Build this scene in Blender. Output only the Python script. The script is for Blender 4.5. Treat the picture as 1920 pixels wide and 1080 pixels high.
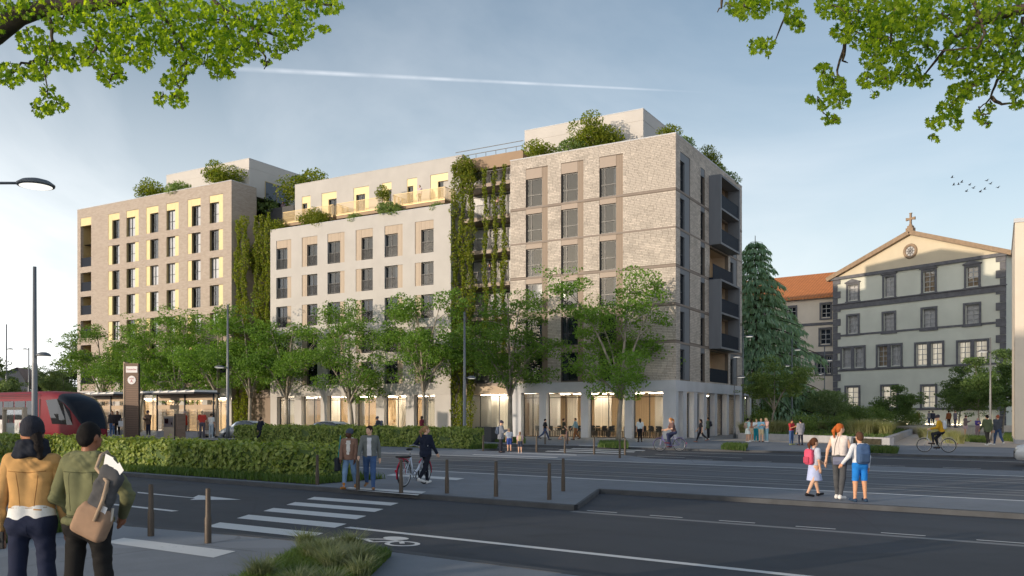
import bpy, math, random
import numpy as np
from mathutils import Vector, Matrix

for _o in list(bpy.data.objects):
    bpy.data.objects.remove(_o)
SC = bpy.context.scene
COL = SC.collection
R = math.radians

# ------------------------------------------------------------------ camera
FPX, HZ, CAMH = 1630.0, 775.0, 2.0           # focal length and horizon in photo pixels, eye height
cd = bpy.data.cameras.new('camera')
cam = bpy.data.objects.new('camera', cd)
COL.objects.link(cam)
cam.location = (0, 0, CAMH)
cam.rotation_euler = (R(90), 0, 0)
cd.sensor_width = 36
cd.lens = FPX / 1920 * 36
cd.shift_y = (HZ - 540) / 1920
cd.clip_start = 0.1
cd.clip_end = 5000
SC.camera = cam

# ------------------------------------------------------------------ sun and sky
SUN_AZ = Vector((-0.8462, -0.5329))               # horizontal direction towards the sun
SUN_EL = R(8.0)
sd = Vector((SUN_AZ.x * math.cos(SUN_EL), SUN_AZ.y * math.cos(SUN_EL), math.sin(SUN_EL)))
sl = bpy.data.lights.new('sun', 'SUN')
sl.energy = 2.0
sl.angle = R(0.6)
sl.color = (1.0, 0.83, 0.635)
so = bpy.data.objects.new('sun', sl)
COL.objects.link(so)
so.rotation_euler = sd.to_track_quat('Z', 'Y').to_euler()
so.location = (-40, -40, 60)

W = bpy.data.worlds.new('World')
SC.world = W
W.use_nodes = True
wn, wl = W.node_tree.nodes, W.node_tree.links
wn.clear()


def wnode(t, **k):
    n = wn.new(t)
    for a, b in k.items():
        setattr(n, a, b)
    return n


def wmath(op, a, b=None, c=None, clamp=False):
    n = wnode('ShaderNodeMath', operation=op, use_clamp=clamp)
    for i, v in enumerate((a, b, c)):
        if v is None:
            continue
        if isinstance(v, (int, float)):
            n.inputs[i].default_value = v
        else:
            wl.new(v, n.inputs[i])
    return n.outputs[0]


def wdot(vec, v):
    n = wnode('ShaderNodeVectorMath', operation='DOT_PRODUCT')
    wl.new(vec, n.inputs[0])
    n.inputs[1].default_value = v
    return n.outputs['Value']


def wmix(fac, a, b):
    n = wnode('ShaderNodeMix', data_type='RGBA')
    wl.new(fac, n.inputs['Factor'])
    for s, v in ((6, a), (7, b)):
        if isinstance(v, tuple):
            n.inputs[s].default_value = v
        else:
            wl.new(v, n.inputs[s])
    return n.outputs[2]


sky = wnode('ShaderNodeTexSky', sky_type='NISHITA')
sky.sun_disc = False
sky.sun_elevation = SUN_EL
sky.sun_rotation = math.atan2(SUN_AZ.x, SUN_AZ.y)
sky.altitude = 300
sky.air_density = 1.0
sky.dust_density = 1.6
sky.ozone_density = 1.4
tc = wnode('ShaderNodeTexCoord')
DIR = tc.outputs['Generated']
sep = wnode('ShaderNodeSeparateXYZ')
wl.new(DIR, sep.inputs[0])
SKYV = 0.15                                   # background strength; cloud colours are divided by it
# thin high haze: denser towards the horizon, wispy structure from noise on a flat cloud deck
zz = wmath('ADD', wmath('MAXIMUM', sep.outputs[2], 0.0), 0.16)
cu = wmath('DIVIDE', sep.outputs[0], zz)
cv = wmath('DIVIDE', sep.outputs[1], zz)
cmb = wnode('ShaderNodeCombineXYZ')
wl.new(cu, cmb.inputs[0])
wl.new(wmath('MULTIPLY', cv, 0.55), cmb.inputs[1])
nz = wnode('ShaderNodeTexNoise')
nz.inputs['Scale'].default_value = 0.75
nz.inputs['Detail'].default_value = 7
nz.inputs['Roughness'].default_value = 0.55
nz.inputs['Distortion'].default_value = 0.7
wl.new(cmb.outputs[0], nz.inputs['Vector'])
veil = wmath('MULTIPLY', wmath('SUBTRACT', nz.outputs['Fac'], 0.42), 3.4, clamp=True)
low = wmath('SUBTRACT', 1.0, wmath('MULTIPLY', sep.outputs[2], 2.15), clamp=True)
low2 = wmath('POWER', low, 1.5)
fac = wmath('ADD', wmath('MULTIPLY', veil, wmath('ADD', wmath('MULTIPLY', low, 0.30), 0.22)), wmath('MULTIPLY', low2, 0.90), clamp=True)
sunside = wmath('MULTIPLY_ADD', wdot(DIR, (SUN_AZ.x, SUN_AZ.y, 0)), 0.5, 0.5, clamp=True)
cloudc = wmix(sunside, tuple(v / SKYV for v in (0.50, 0.535, 0.57)) + (1,), tuple(v / SKYV for v in (1.32, 1.30, 1.28)) + (1,))
hsv = wnode('ShaderNodeHueSaturation')
hsv.inputs['Saturation'].default_value = 0.95
hsv.inputs['Value'].default_value = 0.78
wl.new(sky.outputs[0], hsv.inputs['Color'])
col = wmix(fac, hsv.outputs[0], cloudc)
# aircraft trail
c1 = Vector((-0.3006, 1, 0.3957)).normalized()
c2 = Vector((0.2086, 1, 0.3699)).normalized()
cn = c1.cross(c2).normalized()
along = wdot(DIR, tuple((c2 - c1).normalized()))
a1 = c1.dot((c2 - c1).normalized())
a2 = c2.dot((c2 - c1).normalized())
tpos = wmath('DIVIDE', wmath('SUBTRACT', along, a1), a2 - a1)
tw = wmath('MULTIPLY_ADD', tpos, -0.0019, 0.0031)
off = wmath('ABSOLUTE', wdot(DIR, tuple(cn)))
core = wmath('SUBTRACT', 1.0, wmath('DIVIDE', off, wmath('MAXIMUM', tw, 0.0012)), clamp=True)
ends = wmath('MULTIPLY', wmath('MULTIPLY', wmath('ADD', tpos, 0.10), 6.0, clamp=True), wmath('MULTIPLY', wmath('SUBTRACT', 1.03, tpos), 4.0, clamp=True))
nz2 = wnode('ShaderNodeTexNoise')
nz2.inputs['Scale'].default_value = 26
nz2.inputs['Detail'].default_value = 4
wl.new(DIR, nz2.inputs['Vector'])
front = wmath('GREATER_THAN', sep.outputs[1], 0.0)
tf = wmath('MULTIPLY', wmath('MULTIPLY', wmath('POWER', core, 0.8), ends), wmath('MULTIPLY', wmath('MULTIPLY_ADD', nz2.outputs['Fac'], 0.75, -0.10), front), clamp=True)
col = wmix(tf, col, tuple(v / SKYV for v in (0.72, 0.74, 0.78)) + (1,))
bg = wnode('ShaderNodeBackground')
bg.inputs['Strength'].default_value = SKYV
wl.new(col, bg.inputs['Color'])
wo = wnode('ShaderNodeOutputWorld')
wl.new(bg.outputs[0], wo.inputs['Surface'])

vs = SC.view_settings
vs.view_transform = 'Standard'
vs.look = 'None'
vs.exposure = 0.80
vs.gamma = 1.0
vs.use_curve_mapping = False
SC.render.engine = 'CYCLES'
SC.cycles.use_denoising = True
SC.cycles.max_bounces = 7
SC.cycles.transparent_max_bounces = 24
SC.cycles.sample_clamp_indirect = 6
SC.cycles.caustics_reflective = False
SC.cycles.caustics_refractive = False
# ------------------------------------------------------------------ helpers: places
def G(px, py, z=0.0):
    """ground point (height z) seen at photo pixel px,py"""
    D = (CAMH - z) * FPX / (py - HZ)
    return Vector(((px - 960) / FPX * D, D, z))


def P(px, py, D):
    return Vector(((px - 960) / FPX * D, D, CAMH + (HZ - py) / FPX * D))


RA = Vector((0.814, -0.581))                   # along the road, to the right
RB = Vector((0.581, 0.814))                    # across the road, away


def AB(a, b, z=0.0):
    return Vector((RA.x * a + RB.x * b, RA.y * a + RB.y * b, z))


def toAB(p):
    return (p.x * RA.x + p.y * RA.y, p.x * RB.x + p.y * RB.y)


def onbeta(px, b, z=0.0):
    """point at photo column px on the road line b"""
    u = (px - 960) / FPX
    D = b / (RB.x * u + RB.y)
    return Vector((u * D, D, z))


CX, CY = 12.083, 64.157                        # front right corner of the apartment buildings
EX = Vector((0.86344, -0.50445))
EY = Vector((0.50445, 0.86344))
BROT = math.atan2(EX.y, EX.x)


def FA(px, py, inset=0.0, org=None, d=None):
    """photo pixel -> (distance along the facade, height) on the plane 'inset' behind the front"""
    d = d or EX
    o = org or Vector((CX + EY.x * inset, CY + EY.y * inset))
    u = (px - 960) / FPX
    # (u*D, D) = o + d*s
    D = (o.x * d.y - o.y * d.x) / (u * d.y - d.x)
    s = (u * D - o.x) / d.x if abs(d.x) > abs(d.y) else (D - o.y) / d.y
    return s, CAMH + (HZ - py) / FPX * D


def FS(px, inset=0.0):
    return FA(px, 700, inset)[0]


def FR(px):
    """photo column -> depth along the right hand side wall"""
    return FA(px, 700, 0, Vector((CX, CY)), EY)[0]


def bworld(s, y, z=0.0):
    return Vector((CX + EX.x * s + EY.x * y, CY + EX.y * s + EY.y * y, z))


# ------------------------------------------------------------------ helpers: objects
def tag(o, label=None, cat=None, group=None, kind=None):
    if label:
        o['label'] = label
    if cat:
        o['category'] = cat
    if group:
        o['group'] = group
    if kind:
        o['kind'] = kind
    return o


def thing(name, label, cat, loc=(0, 0, 0), rz=0.0, group=None):
    o = bpy.data.objects.new(name, None)
    COL.objects.link(o)
    o.location = loc
    o.rotation_euler = (0, 0, rz)
    o.empty_display_size = 0.3
    return tag(o, label, cat, group)


def link(name, me, parent=None, loc=(0, 0, 0), rz=0.0):
    o = bpy.data.objects.new(name, me)
    COL.objects.link(o)
    if parent is not None:
        o.parent = parent
    o.location = loc
    if rz:
        o.rotation_euler = (0, 0, rz)
    return o


def copy_tree(o, parent=None):
    c = o.copy()
    COL.objects.link(c)
    c.parent = parent
    for ch in list(o.children):
        copy_tree(ch, c)
    return c


class MB:
    """collects faces for one mesh"""

    def __init__(self):
        self.v, self.f, self.mi, self.sm = [], [], [], []
        self.cur = 0
        self.smooth = False

    def add(self, vs, fs):
        n = len(self.v)
        self.v.extend(tuple(p) for p in vs)
        for f in fs:
            self.f.append(tuple(i + n for i in f))
            self.mi.append(self.cur)
            self.sm.append(self.smooth)
        return self

    def box(self, x0, x1, y0, y1, z0, z1):
        return self.add([(x0, y0, z0), (x1, y0, z0), (x1, y1, z0), (x0, y1, z0), (x0, y0, z1), (x1, y0, z1), (x1, y1, z1), (x0, y1, z1)],
                        [(0, 3, 2, 1), (4, 5, 6, 7), (0, 1, 5, 4), (1, 2, 6, 5), (2, 3, 7, 6), (3, 0, 4, 7)])

    def quad(self, a, b, c, d):
        return self.add([a, b, c, d], [(0, 1, 2, 3)])

    def prism(self, poly, z0, z1):
        n = len(poly)
        vs = [(p[0], p[1], z0) for p in poly] + [(p[0], p[1], z1) for p in poly]
        area = sum(poly[i][0] * poly[(i + 1) % n][1] - poly[(i + 1) % n][0] * poly[i][1] for i in range(n))
        fs = [tuple(range(n, 2 * n)), tuple(range(n - 1, -1, -1))] + [(i, (i + 1) % n, (i + 1) % n + n, i + n) for i in range(n)]
        if area < 0:
            fs = [tuple(reversed(f)) for f in fs]
        return self.add(vs, fs)

    def extrude_y(self, poly, y0, y1):
        """polygon in x,z pushed along y"""
        n = len(poly)
        vs = [(p[0], y0, p[1]) for p in poly] + [(p[0], y1, p[1]) for p in poly]
        area = sum(poly[i][0] * poly[(i + 1) % n][1] - poly[(i + 1) % n][0] * poly[i][1] for i in range(n))
        fs = [tuple(range(n)), tuple(range(2 * n - 1, n - 1, -1))] + [((i + 1) % n, i, i + n, (i + 1) % n + n) for i in range(n)]
        if area < 0:
            fs = [tuple(reversed(f)) for f in fs]
        return self.add(vs, fs)

    def tube(self, pts, rad, sides=8, cap=True):
        pts = [Vector(p) for p in pts]
        if not hasattr(rad, '__len__'):
            rad = [rad] * len(pts)
        vs = []
        prev = None
        for i, p in enumerate(pts):
            t = (pts[min(i + 1, len(pts) - 1)] - pts[max(i - 1, 0)])
            t = t.normalized() if t.length > 1e-9 else Vector((0, 0, 1))
            if prev is None:
                ax = Vector((1, 0, 0)) if abs(t.x) < 0.8 else Vector((0, 1, 0))
                n1 = t.cross(ax).normalized()
            else:
                n1 = (prev - t * prev.dot(t))
                n1 = n1.normalized() if n1.length > 1e-6 else t.orthogonal().normalized()
            prev = n1
            n2 = t.cross(n1)
            for k in range(sides):
                a = 2 * math.pi * k / sides
                vs.append(p + (n1 * math.cos(a) + n2 * math.sin(a)) * rad[i])
        fs = []
        for i in range(len(pts) - 1):
            for k in range(sides):
                k2 = (k + 1) % sides
                fs.append((i * sides + k, i * sides + k2, (i + 1) * sides + k2, (i + 1) * sides + k))
        if cap:
            fs.append(tuple(range(sides - 1, -1, -1)))
            fs.append(tuple((len(pts) - 1) * sides + k for k in range(sides)))
        s = self.smooth
        self.smooth = True
        self.add(vs, fs)
        self.smooth = s
        return self

    def ring(self, c, ax, r, tr, n=24, sides=6):
        """torus round axis ax"""
        ax = Vector(ax).normalized()
        u = ax.orthogonal().normalized()
        w = ax.cross(u)
        vs, fs = [], []
        for i in range(n):
            a = 2 * math.pi * i / n
            d = u * math.cos(a) + w * math.sin(a)
            for k in range(sides):
                b = 2 * math.pi * k / sides
                vs.append(Vector(c) + d * (r + tr * math.cos(b)) + ax * tr * math.sin(b))
        for i in range(n):
            for k in range(sides):
                j, k2 = (i + 1) % n, (k + 1) % sides
                fs.append((i * sides + k, j * sides + k, j * sides + k2, i * sides + k2))
        s = self.smooth
        self.smooth = True
        self.add(vs, fs)
        self.smooth = s
        return self

    def lathe(self, prof, n=16, c=(0, 0, 0)):
        vs, fs = [], []
        for r, z in prof:
            for k in range(n):
                a = 2 * math.pi * k / n
                vs.append((c[0] + r * math.cos(a), c[1] + r * math.sin(a), c[2] + z))
        for i in range(len(prof) - 1):
            for k in range(n):
                k2 = (k + 1) % n
                fs.append((i * n + k, i * n + k2, (i + 1) * n + k2, (i + 1) * n + k))
        s = self.smooth
        self.smooth = True
        self.add(vs, fs)
        self.smooth = s
        return self

    def ball(self, c, r, n=10, m=7):
        if not hasattr(r, '__len__'):
            r = (r, r, r)
        vs, fs = [], []
        for i in range(m + 1):
            th = math.pi * i / m
            for k in range(n):
                a = 2 * math.pi * k / n
                vs.append((c[0] + r[0] * math.sin(th) * math.cos(a), c[1] + r[1] * math.sin(th) * math.sin(a), c[2] + r[2] * math.cos(th)))
        for i in range(m):
            for k in range(n):
                k2 = (k + 1) % n
                fs.append((i * n + k, (i + 1) * n + k, (i + 1) * n + k2, i * n + k2))
        s = self.smooth
        self.smooth = True
        self.add(vs, fs)
        self.smooth = s
        return self

    def mesh(self, name, mats):
        me = bpy.data.meshes.new(name)
        me.from_pydata(self.v, [], self.f)
        if not isinstance(mats, (list, tuple)):
            mats = [mats]
        for m in mats:
            me.materials.append(m)
        if self.f:
            me.polygons.foreach_set('material_index', self.mi)
            me.polygons.foreach_set('use_smooth', self.sm)
        me.update()
        return me

    def build(self, name, mats, parent=None, loc=(0, 0, 0), rz=0.0):
        return link(name, self.mesh(name, mats), parent, loc, rz)


def fast_mesh(name, V, F, mat, smooth=False):
    """V (n,3) array, F (m,k) int array of k-gons"""
    me = bpy.data.meshes.new(name)
    n, (m, k) = len(V), F.shape
    me.vertices.add(n)
    me.vertices.foreach_set('co', np.ascontiguousarray(V, dtype=np.float32).ravel())
    me.loops.add(m * k)
    me.loops.foreach_set('vertex_index', np.ascontiguousarray(F, dtype=np.int32).ravel())
    me.polygons.add(m)
    me.polygons.foreach_set('loop_start', np.arange(0, m * k, k, dtype=np.int32))
    me.polygons.foreach_set('loop_total', np.full(m, k, dtype=np.int32))
    me.polygons.foreach_set('use_smooth', np.full(m, smooth, dtype=bool))
    me.materials.append(mat)
    me.update(calc_edges=True)
    return me


# ------------------------------------------------------------------ helpers: materials
def lin(r, g, b):
    def f(c):
        c /= 255.0
        return c / 12.92 if c <= 0.04045 else ((c + 0.055) / 1.055) ** 2.4
    return (f(r), f(g), f(b), 1.0)


class NT:
    def __init__(self, name):
        self.m = bpy.data.materials.new(name)
        self.m.use_nodes = True
        self.n, self.l = self.m.node_tree.nodes, self.m.node_tree.links
        self.n.clear()
        self.out = self.n.new('ShaderNodeOutputMaterial')

    def node(self, t, ins=None, **k):
        n = self.n.new(t)
        for a, b in k.items():
            setattr(n, a, b)
        for a, b in (ins or {}).items():
            self.set(n.inputs[a], b)
        return n

    def set(self, sock, v):
        if hasattr(v, 'is_output'):
            self.l.new(v, sock)
        else:
            sock.default_value = v

    def math(self, op, a, b=0.0, clamp=False):
        return self.node('ShaderNodeMath', {0: a, 1: b}, operation=op, use_clamp=clamp).outputs[0]

    def mix(self, fac, a, b, blend='MIX'):
        return self.node('ShaderNodeMix', {0: fac, 6: a, 7: b}, data_type='RGBA', blend_type=blend).outputs[2]

    def noise(self, scale, detail=4, rough=0.55, coord='Object', vscale=None):
        t = self.node('ShaderNodeTexCoord').outputs[coord]
        if vscale:
            t = self.node('ShaderNodeMapping', {'Vector': t, 'Scale': vscale}).outputs[0]
        return self.node('ShaderNodeTexNoise', {'Vector': t, 'Scale': scale, 'Detail': detail, 'Roughness': rough}).outputs['Fac']

    def bump(self, h, strength=0.3, dist=0.02):
        return self.node('ShaderNodeBump', {'Height': h, 'Strength': strength, 'Distance': dist}).outputs[0]

    def done(self, shader):
        self.l.new(shader, self.out.inputs['Surface'])
        return self.m


def scol(c, k):
    return (min(c[0] * k, 1), min(c[1] * k, 1), min(c[2] * k, 1), 1)


def M(name, c, rough=0.75, var=0.12, scale=3.0, bump=0.0, bscale=40.0, metal=0.0, spec=0.4, detail=5, grime=0.0, vscale=None, rand=0.0, coat=0.0):
    """principled surface with procedural tone variation, wear and fine relief"""
    t = NT(name)
    n1 = t.noise(scale, detail, vscale=vscale)
    k = t.math('MULTIPLY', t.math('SUBTRACT', n1, 0.35, True), 3.0, True)
    base = t.mix(k, scol(c, 1 - var), scol(c, 1 + var))
    if grime:
        g = t.noise(0.45, 6, 0.65, vscale=(1, 1, 0.35))
        base = t.mix(t.math('MULTIPLY', t.math('SUBTRACT', g, 0.45, True), grime * 4, True), base, scol(c, 0.62))
    if rand:
        rn = t.node('ShaderNodeNewGeometry').outputs['Random Per Island']
        base = t.mix(rn, t.mix(1.0, base, (1 - rand,) * 3 + (1,), 'MULTIPLY'), t.mix(1.0, base, (1 + rand,) * 3 + (1,), 'MULTIPLY'))
    b = t.node('ShaderNodeBsdfPrincipled', {'Base Color': base, 'Metallic': metal, 'Specular IOR Level': spec, 'Coat Weight': coat})
    rr = t.math('ADD', t.math('MULTIPLY', n1, 0.16), rough - 0.08, True)
    t.set(b.inputs['Roughness'], rr)
    if bump:
        t.set(b.inputs['Normal'], t.bump(t.noise(bscale, 4), bump, 0.02))
    return t.done(b.outputs[0])


def leafmat(name, c, c2, trans=0.45, rough=0.5, obj=0.15):
    """leaf: two tones picked leaf by leaf, light shines through"""
    t = NT(name)
    rn = t.node('ShaderNodeNewGeometry').outputs['Random Per Island']
    ob = t.node('ShaderNodeObjectInfo').outputs['Random']
    base = t.mix(rn, c, c2)
    base = t.mix(1.0, base, t.mix(ob, (1 - obj, 1 - obj, 1 - obj, 1), (1 + obj, 1 + obj, 1, 1)), 'MULTIPLY')
    b = t.node('ShaderNodeBsdfPrincipled', {'Base Color': base, 'Roughness': rough, 'Specular IOR Level': 0.3})
    tr = t.node('ShaderNodeBsdfTranslucent', {'Color': t.mix(1.0, base, (1.5, 1.45, 0.55, 1), 'MULTIPLY')})
    mx = t.node('ShaderNodeMixShader', {0: trans, 1: b.outputs[0], 2: tr.outputs[0]})
    return t.done(mx.outputs[0])


def glassmat(name, tint=(0.8, 0.86, 0.88, 1), refl=1.0, ior=1.5, body=0.0, bodyc=(0.05, 0.06, 0.07, 1)):
    """window pane: clear with fresnel reflection; 'body' makes it darker, as tinted glass"""
    t = NT(name)
    tr = t.node('ShaderNodeBsdfTransparent', {'Color': tint})
    wob = t.bump(t.noise(0.8, 2), 0.03, 0.05)
    gl = t.node('ShaderNodeBsdfGlossy', {'Roughness': 0.02, 'Color': (0.95, 0.97, 1, 1), 'Normal': wob})
    sh = tr.outputs[0]
    if body:
        df = t.node('ShaderNodeBsdfDiffuse', {'Color': bodyc})
        sh = t.node('ShaderNodeMixShader', {0: body, 1: sh, 2: df.outputs[0]}).outputs[0]
    bf = t.node('ShaderNodeNewGeometry').outputs['Backfacing']
    io = t.math('ADD', t.math('MULTIPLY', bf, 1.0 / ior - ior), ior)   # same mirror strength from both sides
    fr = t.math('MULTIPLY', t.node('ShaderNodeFresnel', {'IOR': io}).outputs[0], refl, True)
    mx = t.node('ShaderNodeMixShader', {0: fr, 1: sh, 2: gl.outputs[0]})
    return t.done(mx.outputs[0])


def emit(name, c, s):
    t = NT(name)
    e = t.node('ShaderNodeEmission', {'Color': c, 'Strength': s})
    return t.done(e.outputs[0])
# ------------------------------------------------------------------ materials
def asphalt(name, c, light=0.0):
    t = NT(name)
    big = t.noise(0.16, 6, 0.62)
    mid = t.noise(2.2, 5, 0.6)
    fine = t.noise(95, 3, 0.7)
    k = t.math('ADD', t.math('MULTIPLY', big, 0.6), t.math('MULTIPLY', mid, 0.4))
    base = t.mix(t.math('MULTIPLY', t.math('SUBTRACT', k, 0.36, True), 3.4, True), scol(c, 0.80), scol(c, 1.22))
    base = t.mix(t.math('MULTIPLY', t.math('SUBTRACT', fine, 0.56, True), 3.0, True), base, scol(c, 1.9))
    st_ = t.noise(0.55, 3, 0.5)
    base = t.mix(t.math('MULTIPLY', t.math('SUBTRACT', st_, 0.60, True), 5.0, True), base, scol(c, 0.62))
    vp = t.node('ShaderNodeTexVoronoi', {'Vector': t.node('ShaderNodeTexCoord').outputs['Object'], 'Scale': 0.21}, feature='F1', distance='CHEBYCHEV')
    base = t.mix(t.math('MULTIPLY', t.math('LESS_THAN', t.node('ShaderNodeSeparateColor', {0: vp.outputs['Color']}).outputs[0], 0.16), 0.35), base, scol(c, 1.45 if light else 0.70))
    vo = t.node('ShaderNodeTexVoronoi', {'Vector': t.node('ShaderNodeTexCoord').outputs['Object'], 'Scale': 0.12}, feature='DISTANCE_TO_EDGE')
    crack = t.math('LESS_THAN', t.math('ADD', vo.outputs['Distance'], t.math('MULTIPLY', mid, 0.02)), 0.0125)
    base = t.mix(t.math('MULTIPLY', crack, 0.45 if light else 0.3), base, scol(c, 0.55))
    if not light:                                  # polished wheel tracks and dark drip line along the carriageway
        so_ = t.node('ShaderNodeSeparateXYZ', {0: t.node('ShaderNodeTexCoord').outputs['Object']})
        be = t.math('ADD', t.math('MULTIPLY', so_.outputs[0], 0.581), t.math('MULTIPLY', so_.outputs[1], 0.814))
        be = t.math('ADD', be, t.math('MULTIPLY', t.noise(0.11, 2), 0.5))
        wv = t.math('ABSOLUTE', t.math('SUBTRACT', t.math('FRACT', t.math('DIVIDE', be, 1.75)), 0.5))
        tk = t.math('MULTIPLY', t.math('SUBTRACT', 0.22, wv, True), 2.6, True)
        base = t.mix(t.math('MULTIPLY', tk, t.math('ADD', big, 0.1)), base, scol(c, 0.66))
    b = t.node('ShaderNodeBsdfPrincipled', {'Base Color': base, 'Roughness': t.math('ADD', t.math('MULTIPLY', mid, 0.25), 0.62), 'Specular IOR Level': 0.35})
    t.set(b.inputs['Normal'], t.bump(t.math('ADD', fine, t.math('MULTIPLY', mid, 0.6)), 0.35, 0.006))
    return t.done(b.outputs[0])


def paintmat(name, c):
    t = NT(name)
    w = t.noise(14, 6, 0.7)
    w2 = t.noise(1.4, 4, 0.6)
    wear = t.math('MULTIPLY', t.math('SUBTRACT', t.math('ADD', w, t.math('MULTIPLY', w2, 0.35)), 0.80, True), 5.0, True)
    base = t.mix(wear, t.mix(w2, scol(c, 0.86), scol(c, 1.06)), (0.12, 0.125, 0.135, 1))
    b = t.node('ShaderNodeBsdfPrincipled', {'Base Color': base, 'Roughness': 0.62, 'Specular IOR Level': 0.3})
    return t.done(b.outputs[0])


def brickwall(name, c1, c2, mortar, w=0.22, h=0.072):
    """fine brickwork that is too far away for its single bricks to be told apart"""
    t = NT(name)
    tc_ = t.node('ShaderNodeTexCoord').outputs['Object']
    s = t.node('ShaderNodeSeparateXYZ', {0: tc_})
    v = t.node('ShaderNodeCombineXYZ', {0: t.math('ADD', s.outputs[0], s.outputs[1]), 1: s.outputs[2]}).outputs[0]
    br = t.node('ShaderNodeTexBrick', {'Vector': v, 'Color1': c1, 'Color2': c2, 'Mortar': mortar, 'Scale': 1.0, 'Mortar Size': 0.011, 'Brick Width': w, 'Row Height': h, 'Bias': 0.0})
    n1 = t.noise(1.1, 5)
    n3 = t.node('ShaderNodeTexNoise', {'Vector': t.node('ShaderNodeMapping', {'Vector': v, 'Scale': (1.6, 7.0, 1)}).outputs[0], 'Scale': 1.3, 'Detail': 5}).outputs['Fac']
    base = t.mix(t.math('MULTIPLY', n3, 0.75), br.outputs['Color'], t.mix(n1, scol(c1, 0.78), scol(c2, 1.12)))
    b = t.node('ShaderNodeBsdfPrincipled', {'Base Color': base, 'Roughness': 0.85})
    t.set(b.inputs['Normal'], t.bump(t.math('SUBTRACT', n3, t.math('MULTIPLY', br.outputs['Fac'], 1.0)), 0.55, 0.015))
    return t.done(b.outputs[0])


def stripewood(name, c, pitch=0.12, dark=0.6):
    """timber battens seen from afar"""
    t = NT(name)
    s = t.node('ShaderNodeSeparateXYZ', {0: t.node('ShaderNodeTexCoord').outputs['Object']})
    u = t.math('FRACT', t.math('DIVIDE', t.math('ADD', s.outputs[0], s.outputs[1]), pitch))
    g = t.math('LESS_THAN', u, 0.14)
    gr = t.noise(2.0, 6, 0.6, vscale=(8, 8, 0.6))
    base = t.mix(gr, scol(c, 0.75), scol(c, 1.2))
    base = t.mix(g, base, scol(c, 1 - dark))
    b = t.node('ShaderNodeBsdfPrincipled', {'Base Color': base, 'Roughness': 0.6})
    t.set(b.inputs['Normal'], t.bump(t.math('SUBTRACT', 1.0, g), 0.5, 0.02))
    return t.done(b.outputs[0])


def tilemat(name, c):
    t = NT(name)
    s = t.node('ShaderNodeSeparateXYZ', {0: t.node('ShaderNodeTexCoord').outputs['Object']})
    u = t.math('FRACT', t.math('DIVIDE', s.outputs[0], 0.42))
    w = t.math('ABSOLUTE', t.math('SUBTRACT', u, 0.5))
    n1 = t.noise(1.4, 5)
    base = t.mix(n1, scol(c, 0.7), scol(c, 1.25))
    base = t.mix(t.math('MULTIPLY', t.math('SUBTRACT', w, 0.32, True), 4.5, True), base, scol(c, 0.45))
    b = t.node('ShaderNodeBsdfPrincipled', {'Base Color': base, 'Roughness': 0.8})
    t.set(b.inputs['Normal'], t.bump(t.math('SUBTRACT', 1, w), 0.8, 0.06))
    return t.done(b.outputs[0])


MT = {}
MT['road'] = asphalt('road_asphalt', (0.052, 0.058, 0.071, 1))
MT['tram'] = asphalt('tram_asphalt', (0.110, 0.121, 0.140, 1))
MT['walk'] = asphalt('sidewalk_asphalt', (0.185, 0.202, 0.230, 1), 1)
MT['kerb'] = M('kerb_stone', (0.075, 0.080, 0.090, 1), 0.8, 0.2, 2.0, 0.3, 60)
MT['gravel'] = M('gravel_paving', (0.56, 0.48, 0.40, 1), 0.9, 0.12, 1.2, 0.4, 120)
MT['earth'] = M('earth', (0.16, 0.14, 0.10, 1), 0.95, 0.3, 0.4, 0.4, 20)
MT['paint'] = paintmat('road_paint', (0.66, 0.67, 0.68, 1))
MT['paint2'] = paintmat('faded_paint', (0.22, 0.225, 0.235, 1))
MT['rail'] = M('guide_rail', (0.22, 0.22, 0.23, 1), 0.4, 0.1, 4, metal=0.6)
MT['soil'] = M('soil', (0.05, 0.045, 0.03, 1), 0.95, 0.4, 5, 0.5, 30)
MT['white'] = M('white_render', (0.49, 0.47, 0.45, 1), 0.88, 0.05, 0.6, 0.12, 90, grime=0.13)
MT['conc'] = M('pale_concrete', (0.56, 0.57, 0.60, 1), 0.8, 0.07, 0.8, 0.15, 50, grime=0.10)
MT['panelpent'] = M('pale_cladding', (0.54, 0.51, 0.485, 1), 0.7, 0.05, 0.5, 0.06, 60, grime=0.06)
MT['brickL'] = brickwall('fine_brick', (0.54, 0.465, 0.40, 1), (0.40, 0.33, 0.275, 1), (0.24, 0.19, 0.155, 1), 0.34, 0.11)
MT['brickR'] = M('pale_brick', (0.52, 0.465, 0.41, 1), 0.85, 0.14, 0.8, 0.3, 30, rand=0.14)
MT['mortar'] = M('mortar', (0.20, 0.165, 0.135, 1), 0.95, 0.1, 2)
MT['band'] = M('taupe_band', (0.25, 0.205, 0.175, 1), 0.7, 0.08, 2)
MT['taupe'] = M('taupe_panel', (0.30, 0.235, 0.19, 1), 0.5, 0.07, 1.5, vscale=(1, 1, 0.3))
MT['taupe2'] = stripewood('taupe_slats', (0.26, 0.195, 0.145, 1), 0.14, 0.25)
MT['gold'] = M('golden_panel', (0.70, 0.56, 0.27, 1), 0.42, 0.05, 1.5, spec=0.5)
MT['goldshade'] = M('golden_panel_shaded', (0.42, 0.33, 0.17, 1), 0.5, 0.08, 1.5)  # gold panel colour darkened, the shade of the reveals put into it
MT['goldrail'] = M('golden_rail', (0.50, 0.38, 0.20, 1), 0.45, 0.06, 2, metal=0.3)
MT['beige'] = stripewood('beige_panel', (0.42, 0.335, 0.255, 1), 0.42, 0.12)
MT['slab'] = M('balcony_slab', (0.30, 0.20, 0.125, 1), 0.6, 0.1, 1)
MT['frame'] = M('dark_frame', (0.022, 0.026, 0.034, 1), 0.4, 0.1, 3)
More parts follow.
